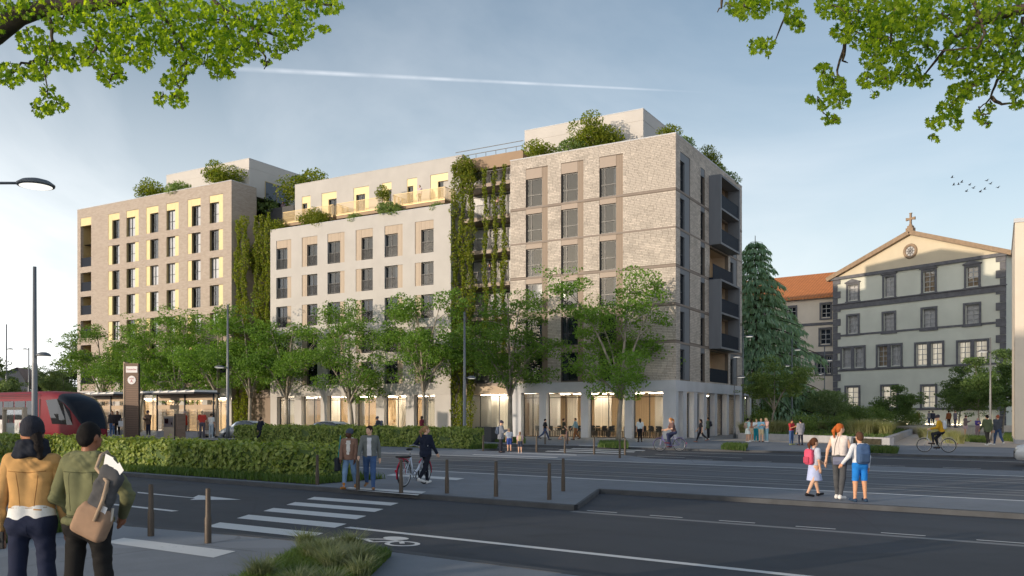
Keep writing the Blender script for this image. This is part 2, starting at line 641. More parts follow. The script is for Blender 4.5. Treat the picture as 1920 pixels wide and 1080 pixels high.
MT['navy'] = M('navy_metal', (0.018, 0.024, 0.038, 1), 0.6, 0.1, 2, spec=0.08)
MT['greymetal'] = M('grey_metal_box', (0.19, 0.20, 0.22, 1), 0.6, 0.08, 1.2, spec=0.2, vscale=(1, 1, 0.2))
MT['darkslab'] = M('dark_slab', (0.045, 0.048, 0.055, 1), 0.6, 0.1, 2)
MT['roof'] = M('roof_gravel', (0.25, 0.24, 0.22, 1), 0.9, 0.15, 2)
MT['glass'] = glassmat('window_glass', (0.55, 0.60, 0.66, 1), 1.0, 1.5, 0.16, (0.05, 0.07, 0.10, 1))
MT['clear'] = glassmat('clear_window_glass', (0.92, 0.93, 0.94, 1), 1.5, 1.45)
MT['shopglass'] = glassmat('shop_glass', (0.94, 0.95, 0.94, 1), 1.0, 1.35)
MT['voile'] = M('white_voile', (0.80, 0.77, 0.76, 1), 0.9, 0.08, 1.0, vscale=(14, 14, 0.1))
MT['curtain'] = M('curtain', (0.62, 0.57, 0.50, 1), 0.9, 0.18, 1.0, vscale=(14, 14, 0.1))
MT['curtain2'] = M('tan_curtain', (0.50, 0.37, 0.24, 1), 0.9, 0.2, 1.0, vscale=(14, 14, 0.1))
MT['room'] = M('room_shade', (0.055, 0.05, 0.05, 1), 0.9, 0.3, 0.7)  # near-black backing sheets, the dark of unlit rooms put into the colour
MT['wood'] = stripewood('wood_battens', (0.62, 0.47, 0.30, 1), 0.16, 0.45)
MT['woodp'] = M('light_wood', (0.50, 0.36, 0.21, 1), 0.55, 0.18, 1.2, vscale=(1, 1, 10))
MT['plaster'] = M('interior_plaster', (0.72, 0.66, 0.58, 1), 0.9, 0.04, 1)
MT['ceil'] = M('interior_ceiling', (0.62, 0.58, 0.52, 1), 0.9, 0.05, 1)
MT['shoplamp'] = emit('warm_ceiling_lamp', (1.0, 0.86, 0.66, 1), 15.0)
def litroom(name, c, k):
    t = NT(name)
    n = t.noise(1.0, 3, vscale=(5, 5, 0.25))
    e = t.node('ShaderNodeEmission', {'Color': c, 'Strength': t.math('ADD', t.math('MULTIPLY', n, k * 1.3), k * 0.05)})
    return t.done(e.outputs[0])


MT['warmwin'] = litroom('lit_room', (1.0, 0.88, 0.68, 1), 0.55)
MT['pole'] = M('painted_steel', (0.19, 0.20, 0.215, 1), 0.45, 0.08, 2, metal=0.4)
MT['bollard'] = M('bronze_bollard', (0.085, 0.066, 0.052, 1), 0.5, 0.15, 6, metal=0.3)
MT['lampglass'] = emit('lamp_diffuser', (1.0, 0.95, 0.86, 1), 0.75)
MT['lens'] = M('light_lens', (0.80, 0.79, 0.74, 1), 0.3, 0.03, 3)
MT['red'] = M('tram_red', (0.19, 0.011, 0.020, 1), 0.5, 0.06, 0.8, spec=0.25)
MT['trglass'] = glassmat('tram_glass', (0.28, 0.32, 0.34, 1), 0.9, 1.45, 0.75, (0.012, 0.014, 0.018, 1))
MT['black'] = M('black_rubber', (0.018, 0.018, 0.02, 1), 0.6, 0.1, 4)
MT['poster'] = M('poster_white', (0.66, 0.65, 0.64, 1), 0.5, 0.03, 2)
MT['signwhite'] = M('sign_white', (0.85, 0.84, 0.84, 1), 0.4, 0.02, 2)
MT['signred'] = M('sign_red', (0.45, 0.01, 0.035, 1), 0.5, 0.02, 2)
MT['brownslat'] = M('brown_board', (0.22, 0.145, 0.105, 1), 0.6, 0.16, 2, vscale=(0.4, 0.4, 6), rand=0.15)
MT['tan'] = M('tan_panel', (0.50, 0.385, 0.275, 1), 0.55, 0.08, 1)
MT['whitepaint'] = M('white_paint', (0.76, 0.76, 0.75, 1), 0.4, 0.03, 2)
MT['steel'] = M('steel', (0.5, 0.5, 0.52, 1), 0.3, 0.05, 4, metal=0.9)
MT['bark'] = M('tree_bark', (0.30, 0.265, 0.215, 1), 0.9, 0.35, 3.5, 0.6, 22, vscale=(1, 1, 0.35))
MT['barkd'] = M('dark_bark', (0.075, 0.055, 0.040, 1), 0.9, 0.35, 4, 0.6, 20)
MT['leafA'] = leafmat('plane_leaf', (0.095, 0.200, 0.034, 1), (0.210, 0.355, 0.075, 1), 0.42)
MT['leafM'] = leafmat('maple_leaf', (0.070, 0.175, 0.014, 1), (0.380, 0.500, 0.036, 1), 0.70, 0.45)
MT['leafH'] = leafmat('hedge_leaf', (0.165, 0.245, 0.050, 1), (0.390, 0.440, 0.140, 1), 0.30, 0.45)
MT['leafV'] = leafmat('vine_leaf', (0.120, 0.190, 0.020, 1), (0.290, 0.310, 0.040, 1), 0.42)
MT['leafS'] = leafmat('shrub_leaf', (0.125, 0.210, 0.060, 1), (0.260, 0.345, 0.135, 1), 0.38)
MT['leafP'] = leafmat('pale_leaf', (0.20, 0.30, 0.13, 1), (0.34, 0.42, 0.23, 1), 0.40)
MT['leafD'] = leafmat('dark_leaf', (0.080, 0.150, 0.045, 1), (0.165, 0.245, 0.085, 1), 0.30)
MT['leafC'] = leafmat('cedar_needle', (0.150, 0.250, 0.185, 1), (0.290, 0.415, 0.310, 1), 0.28)
MT['leafB'] = leafmat('far_leaf', (0.12, 0.18, 0.075, 1), (0.18, 0.24, 0.12, 1), 0.35)
MT['grass'] = leafmat('grass_blade', (0.060, 0.125, 0.028, 1), (0.135, 0.190, 0.060, 1), 0.35)
MT['grassG'] = leafmat('grey_grass', (0.130, 0.170, 0.100, 1), (0.25, 0.28, 0.18, 1), 0.30)
MT['grassY'] = leafmat('straw_grass', (0.28, 0.31, 0.17, 1), (0.46, 0.45, 0.30, 1), 0.40)
MT['church'] = M('church_render', (0.62, 0.63, 0.55, 1), 0.9, 0.07, 0.35, 0.2, 30, grime=0.09)
MT['basalt'] = M('dark_stone', (0.135, 0.135, 0.148, 1), 0.85, 0.18, 2.5, 0.4, 30)
MT['goldstone'] = M('warm_stone', (0.30, 0.215, 0.145, 1), 0.85, 0.15, 2.5, 0.4, 30)
MT['orange'] = tilemat('orange_tiles', (0.52, 0.19, 0.065, 1))
MT['wframe'] = M('white_window_frame', (0.46, 0.45, 0.44, 1), 0.5, 0.05, 2)
MT['cream'] = M('cream_wall', (0.68, 0.60, 0.50, 1), 0.85, 0.04, 0.7, 0.1, 60)
MT['slate'] = M('slate_gable', (0.10, 0.115, 0.14, 1), 0.8, 0.1, 1)
MT['rooftile'] = M('weathered_tiles', (0.34, 0.23, 0.19, 1), 0.85, 0.15, 1.5)
MT['granite'] = M('pale_granite', (0.38, 0.38, 0.40, 1), 0.75, 0.08, 3, 0.15, 60)
MT['carwhite'] = M('white_car_paint', (0.60, 0.62, 0.64, 1), 0.25, 0.02, 1, coat=0.8)
MT['carblack'] = M('dark_trim', (0.015, 0.016, 0.018, 1), 0.35, 0.1, 3)
MT['carglass'] = glassmat('car_glass', (0.2, 0.24, 0.26, 1), 1.8, 1.5, 0.5, (0.01, 0.012, 0.015, 1))
MT['platform'] = asphalt('platform_paving', (0.40, 0.385, 0.36, 1), 1)
MT['gable'] = M('warm_gable', (0.60, 0.52, 0.385, 1), 0.9, 0.06, 0.4, 0.2, 30, grime=0.06)  # warmer tone than the church walls below
# ------------------------------------------------------------------ ground, roads, pavements
def flat(name, pts, z, mat, parent=None, kind='structure'):
    m = MB()
    m.add([(p[0], p[1], z) for p in pts], [tuple(range(len(pts)))])
    a = sum(pts[i][0] * pts[(i + 1) % len(pts)][1] - pts[(i + 1) % len(pts)][0] * pts[i][1] for i in range(len(pts)))
    if a < 0:
        m.f[-1] = tuple(reversed(m.f[-1]))
    o = m.build(name, mat, parent)
    if parent is None:
        tag(o, kind=kind)
    return o


ZW = 0.10                                       # pavement height
ground = flat('ground', [(-1500, -300), (1500, -300), (1500, 2500), (-1500, 2500)], -0.06, MT['earth'])
road = flat('road', [AB(-260, 7.5), AB(160, 7.5), AB(160, 45), AB(-260, 45)], 0.0, MT['road'])


def slab(name, poly, z, mat, kerbs=(), kw=0.16):
    m = MB()
    pts = [AB(a, b) for a, b in poly]
    m.prism(pts, -0.05, z)
    o = m.build(name, mat)
    tag(o, kind='structure')
    for chain in kerbs:
        k = MB()
        pa = [AB(*poly[i]) for i in chain]
        cen = sum((Vector(p) for p in pts), Vector()) / len(pts)
        # strip of kerb stones along the edge, 4 mm proud on top and 5 mm in front
        outer, inner = [], []
        for i, p in enumerate(pa):
            d = (pa[min(i + 1, len(pa) - 1)] - pa[max(i - 1, 0)]).normalized()
            nrm = Vector((d.y, -d.x, 0))
            a0, b0 = toAB(p)
            # outward = away from slab interior (test point)
            s = 1 if inside(pts, p - nrm * 0.05) or not inside(pts, p + nrm * 0.05) else -1
            outer.append(p + nrm * 0.006 * s)
            inner.append(p - nrm * kw * s)
        for i in range(len(pa) - 1):
            k.prism([outer[i], outer[i + 1], inner[i + 1], inner[i]], -0.045, z + 0.005)
        k.build('kerb', MT['kerb'], o)
    return o


def inside(poly, p):
    c = False
    n = len(poly)
    for i in range(n):
        a, b = poly[i], poly[(i + 1) % n]
        if (a.y > p.y) != (b.y > p.y) and p.x < (b.x - a.x) * (p.y - a.y) / (b.y - a.y) + a.x:
            c = not c
    return c


near_walk = slab('near_sidewalk', [(-260, -40), (160, -40), (160, 8.9), (-9.4, 8.9), (-12.2, 8.55), (-13.8, 8.3), (-15.4, 8.75), (-260, 8.75)], ZW, MT['walk'], [(2, 3, 4, 5, 6, 7)])
median = slab('median_sidewalk', [(-260, 15.25), (-9.35, 15.3), (-10.9, 18.95), (160, 18.95), (160, 21.7), (-260, 21.7)], ZW, MT['walk'], [(0, 1, 2, 3)])
trambed = slab('tramway', [(-260, 21.7), (160, 21.7), (160, 30.5), (-260, 30.5)], ZW - 0.006, MT['tram'])
island = slab('island_sidewalk', [(-260, 30.5), (160, 30.5), (160, 33.3), (-16.6, 33.3), (-18.4, 35.1), (-27.2, 35.2), (-28.6, 39.2), (-260, 39.2)], ZW, MT['walk'], [(2, 3, 4, 5, 6, 7)])
farwalk = slab('far_sidewalk', [(-260, 43.4), (160, 43.4), (160, 120), (-260, 120)], ZW, MT['walk'], [(0, 1)])


def strip(name, a0, b0, a1, b1, w, z, mat, parent):
    p, q = AB(a0, b0), AB(a1, b1)
    d = (q - p).normalized()
    n = Vector((-d.y, d.x, 0)) * w / 2
    return flat(name, [p - n, q - n, q + n, p + n], z, mat, parent)


Z1 = 0.004
# edge lines of the near carriageway
strip('lane_line', -11.2, 10.72, 60, 10.95, 0.16, Z1, MT['paint'], road)
strip('lane_line', -60, 10.2, -15.9, 10.45, 0.16, Z1, MT['paint'], road)
strip('kerb_gutter', -9.3, 15.12, 40, 15.32, 0.20, 0.003, MT['paint2'], road).name = 'gutter_strip'
for i in range(9):                              # dashed edge of the lay-by
    a = -9.1 + i * 1.42
    strip('dash', a, 15.4, a + 0.68, 15.42, 0.07, 0.008, MT['paint'], road)
# straight-on arrow
ar = [G(*p) for p in ((258, 922.5), (362, 933.2), (372, 928.5), (452, 937.2), (356, 937.5), (366, 934.6), (258, 924.6))]
flat('arrow_marking', ar, Z1, MT['paint'], road)
# bicycle symbol with its rider, painted on the cycle lane
bs = road
for cx, cy, rr in ((-10.17, 9.72, 0.30), (-9.10, 9.86, 0.30)):
    m = MB()
    n = 20
    for k in range(n):
        a0, a1 = 2 * math.pi * k / n, 2 * math.pi * (k + 1) / n
        q = [AB(cx + r_ * math.cos(t), cy + r_ * 0.8 * math.sin(t), 0.005) for r_, t in ((rr, a0), (rr, a1), (rr - 0.09, a1), (rr - 0.09, a0))]
        m.quad(*reversed(q))
    m.build('bicycle_symbol_wheel', MT['paint'], bs)
for (x0, y0, x1, y1, w) in ((-9.62, 9.72, -9.1, 10.05, 0.08), (-9.1, 10.05, -8.75, 10.05, 0.08), (-8.75, 10.05, -8.55, 9.86, 0.08), (-9.35, 9.86, -9.05, 9.72, 0.08), (-9.05, 9.72, -8.75, 10.05, 0.08)):
    strip('bicycle_symbol_bar', x0 - 0.55, y0, x1 - 0.55, y1, w, 0.006, MT['paint'], bs)
m = MB()
m.add([AB(-9.57 + 0.24 * math.cos(t), 10.22 + 0.16 * math.sin(t), 0.007) for t in [2 * math.pi * k / 14 for k in range(14)]], [tuple(range(14))])
m.build('bicycle_symbol_rider', MT['paint'], bs)

# zebra crossings
for i in range(5):
    b = 9.35 + i * 1.08
    al = -13.3 - i * 0.58
    q = [AB(al, b), AB(al + 2.55, b + 0.12), AB(al + 2.62 - 0.3, b + 0.62), AB(al - 0.3, b + 0.5)]
    flat('crossing_stripe', q, Z1, MT['paint'], road)
for pts in (((640, 917), (657, 913.5), (799, 922), (783, 929)), ((724, 891.5), (738, 888.5), (871, 897), (856, 900.5))):
    flat('crossing_stripe', [G(x, y, ZW) for x, y in pts], ZW + 0.004, MT['paint'], median)
flat('crossing_stripe', [G(x, y, ZW) for x, y in ((195, 1017), (232, 1009), (442, 1034), (400, 1046))], ZW + 0.004, MT['paint'], near_walk)
for i in range(4):
    b = 36.2 + i * 1.85
    al = -24.7 - i * 0.35
    flat('crossing_stripe', [AB(al, b), AB(al + 4.6, b), AB(al + 4.3, b + 0.75), AB(al - 0.3, b + 0.75)], Z1, MT['paint'], road)
flat('crossing_stripe', [AB(-24.2, 33.6), AB(-20.4, 33.6), AB(-20.7, 34.1), AB(-24.5, 34.1)], ZW + 0.004, MT['paint'], island)
flat('crossing_stripe', [AB(-24.6, 31.3), AB(-20.0, 31.3), AB(-20.2, 31.75), AB(-24.8, 31.75)], ZW + 0.004, MT['paint'], island)
flat('crossing_stripe', [AB(-26.6, 44.0), AB(-21.5, 44.0), AB(-21.8, 44.6), AB(-26.9, 44.6)], ZW + 0.004, MT['paint'], farwalk)
# tramway edge lines, guide rails, wheel tracks
strip('lane_line', -120, 21.85, 70, 21.85, 0.20, ZW - 0.001, MT['paint'], trambed)
strip('lane_line', -120, 30.32, 70, 30.32, 0.22, ZW - 0.001, MT['paint'], trambed)
for b in (23.25, 24.75, 27.35, 28.85):
    strip('wheel_track', -120, b, 70, b, 0.30, ZW - 0.0025, MT['paint2'], trambed)
for b in (24.0, 28.1):
    strip('guide_rail', -120, b, 70, b, 0.10, ZW - 0.002, MT['rail'], trambed)
# far carriageway
strip('lane_line', -19.5, 41.15, 70, 41.0, 0.16, Z1, MT['paint'], road)
strip('lane_line', -90, 41.3, -26.2, 41.2, 0.16, Z1, MT['paint'], road)
strip('lane_line', -19.0, 38.7, -14.2, 37.6, 0.13, Z1, MT['paint'], road)
strip('lane_line', -19.4, 36.4, -16.4, 36.35, 0.15, Z1, MT['paint'], road)
for i in range(16):
    a = -15.9 + i * 2.55
    strip('dash', a, 35.35, a + 1.25, 35.35, 0.11, Z1, MT['paint'], road)

# park floor beyond the far pavement
park = flat('gravel_path', [AB(-24, 57.2), AB(60, 47.5), AB(60, 118), AB(-24, 118)], ZW + 0.006, MT['gravel'])
# ------------------------------------------------------------------ facade tools
def wall_mesh(x0, x1, z0, z1, ops, depth, y=0.0):
    """front face at y (facing -y) with rectangular openings and their reveals"""
    m = MB()
    xs = sorted({x0, x1} | {v for o in ops for v in o[:2] if x0 < v < x1})
    zs = sorted({z0, z1} | {v for o in ops for v in o[2:4] if z0 < v < z1})
    for i in range(len(xs) - 1):
        j0 = None
        for j in range(len(zs) - 1):
            cx, cz = (xs[i] + xs[i + 1]) / 2, (zs[j] + zs[j + 1]) / 2
            hole = any(o[0] < cx < o[1] and o[2] < cz < o[3] for o in ops)
            if not hole:
                m.quad((xs[i], y, zs[j]), (xs[i + 1], y, zs[j]), (xs[i + 1], y, zs[j + 1]), (xs[i], y, zs[j + 1]))
    for o in ops:
        a, b, c, d = o[:4]
        e = y + depth
        m.quad((a, y, c), (a, y, d), (a, e, d), (a, e, c))
        m.quad((b, y, d), (b, y, c), (b, e, c), (b, e, d))
        m.quad((a, y, d), (b, y, d), (b, e, d), (a, e, d))
        m.quad((b, y, c), (a, y, c), (a, e, c), (b, e, c))
    return m


_cache = {}


def cached(key, fn):
    if key not in _cache:
        _cache[key] = fn()
    return _cache[key]


def boxmesh(w, d, h, mat, key=''):
    """box from (0,0,0) to (w,d,h)"""
    w, d, h = round(w, 3), round(d, 3), round(h, 3)
    return cached(('box', w, d, h, mat.name, key), lambda: MB().box(0, w, 0, d, 0, h).mesh('box', mat))


def frame_mesh(w, h, t, d, mat, mull=(), trans=()):
    w, h = round(w, 2), round(h, 2)

    def f():
        m = MB()
        m.box(0, t, 0, d, 0, h).box(w - t, w, 0, d, 0, h).box(t, w - t, 0, d, 0, t).box(t, w - t, 0, d, h - t, h)
        for x in mull:
            m.box(w * x - t / 2, w * x + t / 2, 0.004, d - 0.004, t, h - t)
        for z in trans:
            m.box(t, w - t, 0.008, d - 0.008, h * z - t / 2, h * z + t / 2)
        return m.mesh('window', mat)
    return cached(('fr', w, h, t, d, mat.name, mull, trans), f)


def rail_mesh(w, h, mat, pitch=0.12, t=0.03, ends=True, panel=None):
    w, h = round(w, 2), round(h, 2)

    def f():
        m = MB()
        m.box(0, w, -0.02, 0.02, h - 0.04, h)
        m.box(0, w, -0.015, 0.015, 0.04, 0.07)
        n = max(2, int(w / pitch))
        for i in range(n + 1):
            x = w * i / n
            m.box(max(0, x - t / 2), min(w, x + t / 2), -0.01, 0.01, 0.07, h - 0.04)
        return m.mesh('railing', mat)
    return cached(('rail', w, h, mat.name, pitch, t), f)


rnd = random.Random(7)


def put(name, me, parent, base, off, rz):
    """child at base + off, where off is in the frame turned by rz"""
    c, s = math.cos(rz), math.sin(rz)
    p = (base[0] + off[0] * c - off[1] * s, base[1] + off[0] * s + off[1] * c, base[2] + off[2])
    return link(name, me, parent, p, rz)


def window(root, base, rz, x, z, w, h, rec, mull=(), trans=(), rail=None, curtain=None, frame='frame', t=0.06, glass='glass'):
    """part 'window' = frame; sub-parts pane, curtain, railing. rec = how far behind the wall face"""
    wo_ = put('window', frame_mesh(w, h, t, 0.08, MT[frame], mull, trans), root, base, (x, rec, z), rz)
    link('pane', boxmesh(w - 2 * t + 0.01, 0.012, h - 2 * t + 0.01, MT[glass]), wo_, (t - 0.005, 0.034, t - 0.005))
    if curtain:
        cm, fr = curtain
        cw = (w - 0.04) * abs(fr)
        cx = 0.02 if fr > 0 else w - 0.02 - cw

        def cf():
            mm = MB()
            n = max(4, int(cw / 0.09))
            mm.smooth = True
            vs, fs = [], []
            for i in range(n + 1):
                xx = cw * i / n
                yy = 0.035 * math.sin(i * 2.1)
                vs += [(xx, yy, 0), (xx, yy, h - 0.04)]
            for i in range(n):
                fs.append((2 * i, 2 * i + 2, 2 * i + 3, 2 * i + 1))
            mm.add(vs, fs)
            return mm.mesh('curtain', MT[cm])
        link('curtain', cached(('cur', round(cw, 2), round(h, 2), cm), cf), wo_, (cx, 0.22 if glass != 'clear' else 0.10, 0.02))
    if rail:
        link('railing', rail_mesh(w, rail[1], MT[rail[0]]), wo_, (0, -rec * 0.55, 0.02))
    return wo_


def bricks(root, base, rz, x0, x1, z0, z1, ops, bl=0.47, bh=0.125, d=0.014, single=0, near='x1'):
    """running-bond brickwork standing proud of the mortar face; 'single' nearest bricks are objects of their own"""
    cells = []
    g = 0.020
    nrow = int(round((z1 - z0) / bh))
    for r in range(nrow):
        za, zb = z0 + r * bh + g / 2, z0 + (r + 1) * bh - g / 2
        x = x0 - (bl * (0.5 if r % 2 else 0.0)) - rnd.random() * 0.08
        while x < x1:
            ln = bl * rnd.choice((1, 1, 1, 0.55, 0.8))
            a, b = max(x, x0), min(x + ln - g, x1)
            x += ln
            segs = [(a, b)]
            for o in ops:
                if o[3] <= za + 0.02 or o[2] >= zb - 0.02:
                    continue
                ns = []
                for s0, s1 in segs:
                    if s1 <= o[0] or s0 >= o[1]:
                        ns.append((s0, s1))
                        continue
                    if s0 < o[0]:
                        ns.append((s0, o[0] - 0.004))
                    if s1 > o[1]:
                        ns.append((o[1] + 0.004, s1))
                segs = ns
            for s0, s1 in segs:
                if s1 - s0 > 0.03:
                    cells.append((s0, s1, za, zb, d * (0.55 + 0.8 * rnd.random())))
    if single:
        full = [c for c in cells if abs((c[1] - c[0]) - (bl - g)) < 0.02 and c[3] > z1 - (z1 - z0) * 0.33]
        full.sort(key=lambda c: -c[0] if near == 'x1' else c[0])
        one = set(full[:single])
        me = boxmesh(bl - g, 0.014, bh - g, MT['brickR'], 'brick')
        for c in one:
            put('brick', me, root, base, (c[0], -0.014, c[2]), rz)
        cells = [c for c in cells if c not in one]
    n = len(cells)
    A = np.array(cells)
    V = np.zeros((n, 8, 3))
    for k, (ix, iy, iz) in enumerate(((0, 0, 0), (1, 0, 0), (1, 1, 0), (0, 1, 0), (0, 0, 1), (1, 0, 1), (1, 1, 1), (0, 1, 1))):
        V[:, k, 0] = A[:, 1] if ix else A[:, 0]
        V[:, k, 1] = 0.0 if iy else -A[:, 4]
        V[:, k, 2] = A[:, 3] if iz else A[:, 2]
    F0 = np.array([(0, 1, 5, 4), (4, 5, 6, 7), (0, 3, 2, 1), (1, 2, 6, 5), (3, 0, 4, 7)])
    F = (F0[None] + 8 * np.arange(n)[:, None, None]).reshape(-1, 4)
    o = put('brickwork', fast_mesh('brickwork', V.reshape(-1, 3), F, MT['brickR']), root, base, (0, 0, 0), rz)
    o['kind'] = 'stuff'
    return o


FL = [4.54 + 2.83 * k for k in range(8)]        # floor levels


def shopfront(root, base, rz, x0, x1, bays, zt, glassy=0.45, inner=7.0, mull=(0.5,)):
    """ground floor: glazed bays with frames behind the pillars"""
    for a, b in bays:
        put('window', frame_mesh(b - a - 0.02, zt - 0.14, 0.05, 0.09, MT['frame'], mull, (0.9,)), root, base, (a + 0.01, glassy, 0.12), rz)
        ch = root.children[-1] if root.children else None
    for a, b in bays:
        put('shop_pane', boxmesh(b - a - 0.12, 0.012, zt - 0.24, MT['shopglass']), root, base, (a + 0.06, glassy + 0.036, 0.17), rz)


def interior(root, base, rz, x0, x1, zt, dep, lamps=4, wood=True):
    """room behind the shop glass: floor, ceiling, back wall, lamps"""
    put('interior_floor', boxmesh(x1 - x0, dep, 0.02, MT['woodp']), root, base, (x0, 0.6, 0.108), rz)
    put('interior_ceiling', boxmesh(x1 - x0, dep, 0.05, MT['ceil']), root, base, (x0, 0.6, zt + 0.02), rz)
    put('interior_back_wall', boxmesh(x1 - x0, 0.08, zt, MT['wood'] if wood else MT['plaster']), root, base, (x0, dep + 0.6, 0.1), rz)
    n = lamps * 2
    for i in range(n):
        lx = x0 + (x1 - x0) * (i + 0.5) / n - 0.6
        for ly in (1.7, 4.4):
            put('ceiling_lamp', boxmesh(1.2, 0.3, 0.04, MT['shoplamp']), root, base, (lx, ly, zt - 0.03), rz)


def seg_open(px_list, inset=0):
    return [FS(p, inset) for p in px_list]
# ------------------------------------------------------------------ right apartment building (pale brick)
rb = thing('apartment_building', 'pale brick apartment building with taupe window strips and roof terrace at the street corner', 'building', bworld(0, 0), BROT)
B0 = (0, 0, 0)
RZ = math.pi / 2
sL, sR, DEP, ZT = -14.15, 0.0, 17.67, 22.68
cols = [(FS(986), FS(1016), FS(1027)), (FS(1052), FS(1083), FS(1094)), (FS(1124), FS(1155), FS(1168))]
ops = [(a, c, FL[0], 21.78) for a, b, c in cols]
put('wall', wall_mesh(sL, sR, 4.46, ZT, ops, 0.3).mesh('wall', MT['mortar']), rb, B0, (0, 0, 0), 0)
bandz = [(FL[k] - 0.16, FL[k]) for k in range(1, 6)]
bops = ops + [(sL, sR, z0, z1) for z0, z1 in bandz]
bricks(rb, B0, 0, sL, sR, 4.46, ZT, bops, single=300)
for z0, z1 in bandz:
    put('floor_band', boxmesh(sR - sL + 0.01, 0.05, 0.15, MT['band']), rb, B0, (sL, -0.022, z0 + 0.005), 0)
for a, b, c in cols:
    for k in range(6):
        F = FL[k]
        zt = (F + 3.08) if k == 5 else F + 2.83 - 0.16
        cu = rnd.choice([('curtain', 0.3), ('curtain', -0.25), ('curtain2', -0.3), None, None])
        window(rb, B0, 0, a + 0.02, F + 0.02, b - a - 0.03, 2.24, 0.16, mull=(0.28,), trans=(0.42,), curtain=cu, t=0.075)
        put('lintel_panel', boxmesh(b - a, 0.14, zt - F - 2.27, MT['taupe']), rb, B0, (a, 0.012, F + 2.27), 0)
        put('side_panel', boxmesh(c - b - 0.01, 0.14, zt - F, MT['taupe2']), rb, B0, (b + 0.005, 0.03, F), 0)
        if k:
            pass
# right hand side wall
colsR = [(0.95, 2.05, 3.2), (5.75, 6.85, 6.85), (13.98, 15.05, 16.1)]
opsR = [(a, c, FL[0], 21.6) for a, b, c in colsR] + [(8.1, 13.35, FL[k] + 0.02, FL[k] + 2.6) for k in range(6)]
put('wall', wall_mesh(0, DEP, 4.46, ZT, opsR, 0.3).mesh('side_wall', MT['mortar']), rb, B0, (0, 0, 0), RZ)
bopsR = opsR + [(0, DEP, z0, z1) for z0, z1 in bandz] + [(7.9, 13.5, FL[1] - 0.12, FL[3] - 0.12), (7.9, 13.5, FL[4] - 0.12, FL[5] + 2.75)]
bricks(rb, B0, RZ, 0, DEP, 4.46, ZT, bopsR)
for z0, z1 in bandz:
    for a, b in ((0, 7.88), (13.52, DEP)):
        put('floor_band', boxmesh(b - a, 0.05, 0.15, MT['band']), rb, B0, (a, -0.023, z0 + 0.005), RZ)
for a, b, c in colsR:
    for k in range(6):
        F = FL[k]
        zt = (F + 2.9) if k == 5 else F + 2.83 - 0.16
        cu = rnd.choice([('curtain', 0.5), ('curtain2', 0.9), None])
        window(rb, B0, RZ, a + 0.02, F + 0.02, b - a - 0.03, 2.24, 0.18, trans=(0.42,), curtain=cu, t=0.06)
        put('lintel_panel', boxmesh(b - a, 0.14, zt - F - 2.27, MT['greymetal']), rb, B0, (a, 0.02, F + 2.27), RZ)
        if c > b:
            put('side_panel', boxmesh(c - b - 0.01, 0.14, zt - F, MT['greymetal']), rb, B0, (b + 0.005, 0.03, F), RZ)
for k in range(6):                               # loggias behind the balconies
    F = FL[k]
    m = MB()
    m.quad((8.1, 1.5, F), (13.35, 1.5, F), (13.35, 1.5, F + 2.6), (8.1, 1.5, F + 2.6))
    put('loggia_back', m.mesh('loggia_back', MT['wood']), rb, B0, (0, 0, 0), RZ)
    m = MB()
    m.quad((8.1, 0.3, F), (8.1, 0.3, F + 2.6), (8.1, 1.5, F + 2.6), (8.1, 1.5, F)).quad((13.35, 0.3, F + 2.6), (13.35, 0.3, F), (13.35, 1.5, F), (13.35, 1.5, F + 2.6))
    m.quad((8.1, 0.3, F), (8.1, 1.5, F), (13.35, 1.5, F), (13.35, 0.3, F)).quad((8.1, 0.3, F + 2.6), (13.35, 0.3, F + 2.6), (13.35, 1.5, F + 2.6), (8.1, 1.5, F + 2.6))
    put('loggia_lining', m.mesh('loggia_lining', MT['tan']), rb, B0, (0, 0, 0), RZ)
    window(rb, B0, RZ, 9.2, F + 0.05, 2.0, 2.15, 1.38, mull=(0.5,), curtain=None, t=0.06)
for lo, hi in ((1, 2), (4, 5)):                  # projecting steel boxes two storeys high
    m = MB()
    z0, z1 = FL[lo] - 0.1, FL[hi] + 2.72
    m.box(7.92, 8.12, -1.0, 0, z0, z1).box(13.3, 13.5, -1.0, 0, z0, z1).box(8.12, 13.3, -1.0, 0, z0, z0 + 0.16).box(8.12, 13.3, -1.0, 0, z1 - 0.16, z1).box(8.12, 13.3, -0.98, 0, FL[hi] - 0.1, FL[hi] + 0.05)
    put('balcony_box', m.mesh('balcony_box', MT['greymetal']), rb, B0, (0, 0, 0), RZ)
for k in range(6):
    yy = -0.93 if k in (1, 2, 4, 5) else (-0.35 if k == 3 else 0.05)
    x0, x1 = (8.14, 13.28) if k in (1, 2, 4, 5) else (7.9, 13.5)
    m = MB()
    n = int((x1 - x0) / 0.16)
    for i in range(n):
        xa = x0 + (x1 - x0) * i / n
        m.box(xa + 0.006, xa + (x1 - x0) / n - 0.006, yy, yy + 0.03, FL[k] + 0.06, FL[k] + 1.12)
    m.box(x0, x1, yy - 0.01, yy + 0.05, FL[k] + 1.12, FL[k] + 1.17)
    if k == 3:
        m.box(x0, x1, -0.36, 0.0, FL[k] - 0.1, FL[k] + 0.05)
    put('railing', m.mesh('railing', MT['navy']), rb, B0, (0, 0, 0), RZ)
